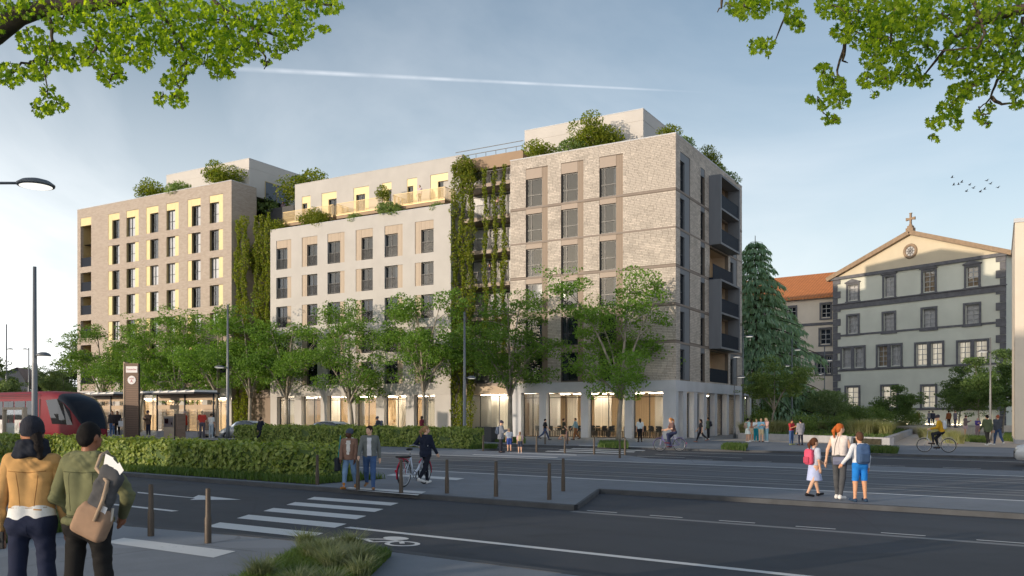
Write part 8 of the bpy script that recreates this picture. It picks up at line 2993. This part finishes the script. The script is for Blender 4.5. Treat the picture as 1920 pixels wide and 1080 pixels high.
# ---- everyone further away
FAR = [
    (489, 830, 781, ZW, -42, walk(26, 1), ('jacket', (32, 36, 52)), ('jeans', (34, 36, 46)), ('short', (60, 46, 38)), S1, (28, 26, 28), 'person in a dark suit walking on the ramp between the two hedges', {}),
    (254, 818, 771, .3, 170, PHONE, ('jacket', (150, 148, 160)), ('jeans', (52, 76, 140)), ('beanie', (150, 148, 160)), S1, BLK, 'person in a grey hooded jacket and blue jeans right of the sign tower', {}),
    (278, 818, 770, .3, 160, PHONE, ('coat', (120, 100, 90)), ('jeans', (56, 62, 84)), ('beanie', (92, 84, 100)), S1, WHT, 'person in a brown coat waiting under the tram shelter', {}),
    (347, 820, 772, .3, 95, STAND, ('coat', (176, 62, 48)), ('slim', (52, 50, 60)), ('beanie', (170, 160, 162)), S1, BLK, 'person in a rust red coat right of the ticket machine', {}),
    (379, 821, 771, .3, 20, STAND, ('tee', (200, 72, 62)), ('jeans', (96, 92, 104)), ('short', (190, 170, 140)), S1, BLK, 'person in a red shirt and grey trousers beside the advertising panel', {}),
    (396, 821, 776, .3, -20, STAND, ('tee', (222, 222, 220)), ('jeans', (176, 190, 200)), ('short', (92, 70, 54)), S1, WHT, 'person in white at the right end of the shelter', {}),
    (210, 817, 769, .3, 175, STAND, ('jacket', (66, 60, 62)), ('jeans', (92, 120, 160)), ('long', (150, 104, 70)), S1, WHT, 'person in a dark top and pale jeans left of the sign tower', {}),
    (220, 818, 767, .3, 185, STAND, ('jacket', (54, 48, 52)), ('slim', BLK), ('long', (84, 58, 44)), S2, WHT, 'person in black with a white shopping bag left of the sign tower', {}),
    (939, 849, 790, ZW, -75, PHONE, ('coat', (126, 130, 140)), ('slim', (44, 46, 58)), ('beanie', (70, 66, 84)), S1, (48, 46, 54), 'person in a grey coat standing by the far crossing with two children', dict(hem=0.42, pack=('grey backpack of the person in the grey coat', (84, 96, 116)))),
    (955, 847, 804, ZW, 10, STAND, ('tee', (160, 170, 186)), ('shorts', (60, 80, 150)), ('short', (150, 130, 110)), S1, (60, 60, 66), 'child in a pale shirt and blue shorts beside the person in the grey coat', dict(head=1.14)),
    (975, 850, 811, ZW, -5, STAND, ('tee', (206, 176, 178)), ('shorts', (60, 66, 84)), ('pony', (150, 116, 90)), S1, (200, 190, 190), 'small child with a striped pack at the far crossing', dict(head=1.16, pack=('small striped pack of the child at the far crossing', (190, 180, 140)))),
    (1022, 825, 784, ZW, -80, walk(28, 1), ('tee', (34, 34, 40)), ('jeans', (60, 76, 112)), ('short', (30, 28, 28)), S1, (60, 60, 66), 'person in a black shirt and jeans striding past the shop window', {}),
    (1057, 826, 785, ZW, -100, walk(14, 1), ('tee', (58, 60, 50)), ('dress', (64, 62, 54)), ('bun', (70, 48, 38)), S1, (170, 120, 100), 'person in a dark patterned dress with a toddler before the shop window', {}),
    (1063, 827, 806, ZW, 60, walk(14, 1), ('tee', (200, 150, 140)), ('shorts', (190, 150, 140)), ('short', (110, 80, 60)), S1, (170, 120, 100), 'toddler in pink beside the person in the patterned dress', dict(head=1.28)),
    (1079, 825, 784, ZW, 100, dict(walk(16, 1), abL=28, abR=26), ('shirt', (120, 152, 160)), ('jeans', (142, 98, 66)), ('short', (40, 34, 32)), S2, (60, 44, 36), 'person in a teal shirt and brown trousers before the shop window', {}),
    (1200, 829, 785, ZW, 5, STAND, ('tee', (196, 206, 210)), ('slim', (30, 30, 36)), ('long', (30, 27, 28)), S1, BLK, 'person with long black hair looking into the corner shop window', {}),
    (1314, 829, 785, ZW, 80, walk(26, 1), ('tee', (66, 58, 60)), ('slim', (34, 34, 40)), ('long', (62, 42, 36)), S1, (150, 110, 100), 'person in black walking past the side pillars of the corner shop', {}),
    (1328, 824, 783, ZW, 60, STAND, ('jacket', (82, 94, 70)), ('slim', (36, 36, 40)), ('short', (36, 32, 32)), S2, WHT, 'person in an olive jacket by the side pillars of the corner shop', dict(pack=('dark backpack of the person in the olive jacket by the pillars', (40, 42, 54)))),
    (1402, 829, 785, ZW, -70, STAND, ('tee', (190, 226, 224)), ('skirt', (226, 232, 226)), ('bun', (30, 28, 28)), S1, WHT, 'student in a mint top with a tan backpack, leftmost of the group', dict(pack=('tan backpack of the leftmost student', (186, 160, 140)))),
    (1409, 827, 786, ZW, -40, PHONE, ('tee', (170, 120, 100)), ('shorts', (200, 180, 150)), ('long', (60, 40, 34)), S2, WHT, 'student half hidden, second from the left in the group', {}),
    (1418, 828, 786, ZW, 170, PHONE, ('tee', (226, 232, 234)), ('wide', (36, 140, 158)), ('short', (200, 170, 120)), S1, WHT, 'student in wide teal trousers in the middle of the group', {}),
    (1427, 829, 785, ZW, 175, PHONE, ('slack', (140, 190, 216)), ('shorts', (210, 192, 156)), ('short', (220, 190, 140)), S1, (60, 40, 40), 'student in a pale blue shirt and beige shorts in the group', {}),
    (1437, 829, 784, ZW, 110, PHONE, ('tee', (230, 186, 176)), ('jeans', (116, 158, 178)), ('long', (228, 200, 160)), S1, WHT, 'student with long blond hair, rightmost of the group', {}),
    (1484, 834, 787, ZW, -150, PHONE, ('tee', (170, 54, 60)), ('jeans', (72, 96, 140)), ('short', (60, 44, 40)), S2, (120, 130, 90), 'person in a red shirt and jeans standing before the planter', {}),
    (1501, 835, 787, ZW, 10, STAND, ('coat', (140, 138, 146)), ('slim', (38, 42, 60)), ('bun', (26, 24, 28)), S1, BLK, 'person in a long grey coat before the planter, seen from behind', dict(hem=0.40)),
    (1512, 812, 783, ZW, 120, STAND, ('tee', (206, 190, 206)), ('skirt', (180, 160, 180)), ('long', (120, 90, 80)), S1, BLK, 'person in lilac behind the planter grasses', {}),
    (1721, 796.3, 772, .72, 178, STAND, ('coat', (160, 50, 56)), ('slim', (90, 40, 50)), ('hijab', (190, 170, 170)), S1, BLK, 'person in a red coat before the lit church wall', dict(hem=0.38)),
    (1742, 798, 773, .72, 40, STAND, ('jacket', (150, 150, 160)), ('jeans', (70, 84, 120)), ('short', (120, 110, 110)), S1, BLK, 'person in pale grey beside the person in navy at the church wall', {}),
    (1749, 798, 773, .72, -30, STAND, ('jacket', (70, 74, 92)), ('slim', (40, 44, 62)), ('beanie', (50, 50, 60)), S1, BLK, 'person in navy left of the brown jacket at the church wall', {}),
    (1779, 801, 771, .72, 8, STAND, ('jacket', (136, 84, 52)), ('slim', (50, 40, 40)), ('short', (40, 30, 28)), S2, BLK, 'person in a brown jacket before the lit church wall', {}),
    (1791, 802, 775, .72, -90, STAND, ('jacket', (120, 116, 128)), ('jeans', (90, 90, 110)), ('short', (150, 120, 100)), S1, BLK, 'person in grey walking right at the church wall', {}),
    (1810, 817, 779, ZW, -110, PHONE, ('coat', (120, 108, 112)), ('skirt', (200, 176, 180)), ('short', (70, 50, 54)), S1, (70, 60, 60), 'person in a mauve coat with a pushchair bag among the park trees', dict(hem=0.40)),
    (1833, 818, 785, ZW, 170, dict(PHONE), ('shirt', (84, 72, 148)), ('wide', (150, 130, 140)), ('hijab', (190, 170, 180)), S1, BLK, 'person in a purple top and pale headscarf among the park trees', {}),
    (1851, 836, 778, ZW, 10, walk(14, -1), ('coat', (88, 98, 72)), ('slim', (62, 60, 56)), ('short', (34, 30, 30)), S2, WHT, 'person in a long olive coat walking into the park', dict(hem=0.44)),
    (1871, 835, 778, ZW, -4, walk(16, 1), ('jacket', (74, 78, 86)), ('jeans', (64, 82, 114)), ('short', (150, 84, 60)), S1, WHT, 'person in a dark grey jacket and jeans walking into the park, rightmost', {}),
]
HT = 0
for (px, yb, yt, z, rz, pose, top, bot, hair, skin, shoes, lab, ex) in FAR:
    p, H = place(px, yb, yt, z, 0.75 if ex.get('head') else 1.5, 1.85)
    cl = dict(top=top, bottom=bot, hair=hair, skin=skin, shoes=shoes)
    for k_ in ('hem', 'head'):
        if k_ in ex:
            cl[k_] = ex[k_]
    if top[0] == 'coat' and 'hem' not in cl:
        cl['hem'] = 0.46
    t_, T_, J_ = person(lab, p, R(rz), H, pose, cl, 0.019 if H > 1.2 else 0.015)
    if 'pack' in ex:
        backpack(ex['pack'][0], t_, T_, H, ex['pack'][1], 0.95)
# shopping bag of the person in black
q = G(226, 818, .3)
o = thing('shopping_bag', 'white shopping bag held by the person in black left of the sign tower', 'bag', tuple(q + Vector((0.12, -0.1, 0.72))), 0.1)
MB().box(-0.2, 0.2, -0.06, 0.06, 0, 0.42).build('bag_body', MT['signwhite'], o)
MB().tube([(-0.1, 0, 0.42), (-0.06, 0, 0.58), (0.06, 0, 0.58), (0.1, 0, 0.42)], 0.01, 5).build('handle', MT['signwhite'], o)

# cyclists
def cyclist(lab, blab, px, yb, z, rz, H, cl, col, guard):
    p = G(px, yb, z)
    bicycle(blab, p, R(rz), col, guard)
    f = Vector((-math.sin(R(rz)), math.cos(R(rz)), 0))
    q = p - f * 0.24
    return person(lab, q, R(rz), H, dict(RIDE, pelvis=1.00), cl, 0.017)


cyclist('cyclist in a brown top riding left past the corner shop', 'violet bicycle ridden past the corner shop', 1256, 846.5, 0.0, 98, 1.68, dict(top=('tee', (110, 86, 84)), bottom=('jeans', (50, 56, 84)), hair=('pony', (176, 120, 70)), skin=S1, shoes=(110, 60, 70)), (120, 116, 168), (110, 106, 150))
ct, Tc, Jc = cyclist('cyclist in a yellow jacket riding towards the park', 'pale bicycle ridden by the cyclist in the yellow jacket', 1756, 848, ZW, 62, 1.75, dict(top=('jacket', (204, 156, 44)), bottom=('slim', (46, 48, 54)), hair=('beanie', (70, 64, 70)), skin=S1, shoes=(60, 50, 46)), (200, 200, 196), (190, 186, 170))
backpack('white and grey backpack of the cyclist in the yellow jacket', ct, Tc, 1.75, (206, 212, 222), 0.95)
ct, Tc, Jc = cyclist('hooded cyclist with a backpack behind the second hedge', 'bicycle of the hooded cyclist behind the second hedge', 706, 833, 0.0, 80, 1.7, dict(top=('jacket', (70, 74, 86)), bottom=('slim', (50, 52, 60)), hair=('beanie', (80, 84, 96)), skin=S2, shoes=BLK), (60, 60, 64), (50, 50, 54))
backpack('grey backpack of the hooded cyclist', ct, Tc, 1.7, (96, 100, 116), 0.95)
# people on balconies and inside
for lab, w, rz, H, pose, cl in (
        ('person in a pale top standing on the third golden balcony', bworld(FS(787, 1.9), 1.9, 20.8), 150, 1.72, STAND, dict(top=('shirt', (196, 180, 186)), bottom=('jeans', (84, 88, 104)), hair=('short', (150, 120, 100)), skin=S1)),
        ('person leaning on the dark roof parapet between the left buildings', bworld(FS(531, 5.3), 5.3, 22.5), 170, 1.75, STAND, dict(top=('shirt', (120, 104, 116)), bottom=('jeans', (60, 60, 80)), hair=('short', (70, 56, 54)), skin=S2)),
        ('person in pink on the upper balcony beside the pale brick building', bworld(FS(934, 1.7), 1.7, FL[5]), 160, 1.7, STAND, dict(top=('shirt', (216, 176, 170)), bottom=('jeans', (150, 150, 170)), hair=('short', (190, 160, 130)), skin=S1)),
        ('person in dark clothes on the balcony just above the street trees', bworld(FS(918, 1.7), 1.7, FL[3]), 190, 1.7, STAND, dict(top=('shirt', (70, 64, 76)), bottom=('jeans', (50, 52, 70)), hair=('long', (50, 38, 34)), skin=S1)),
        ('person in dark red inside the lit shop of the white building', bworld(FS(605, 2.2), 2.2, 0.13), 120, 1.75, STAND, dict(top=('shirt', (110, 40, 48)), bottom=('jeans', (40, 40, 50)), hair=('short', (50, 36, 30)), skin=S2)),
        ('person in a dark red jacket walking behind the second hedge', onbeta(791, 46.5, ZW), 70, 1.72, walk(18, 1), dict(top=('jacket', (120, 46, 60)), bottom=('jeans', (50, 50, 60)), hair=('short', (34, 28, 28)), skin=S3))):
    person(lab, w, R(rz), H, pose, cl, 0.022)
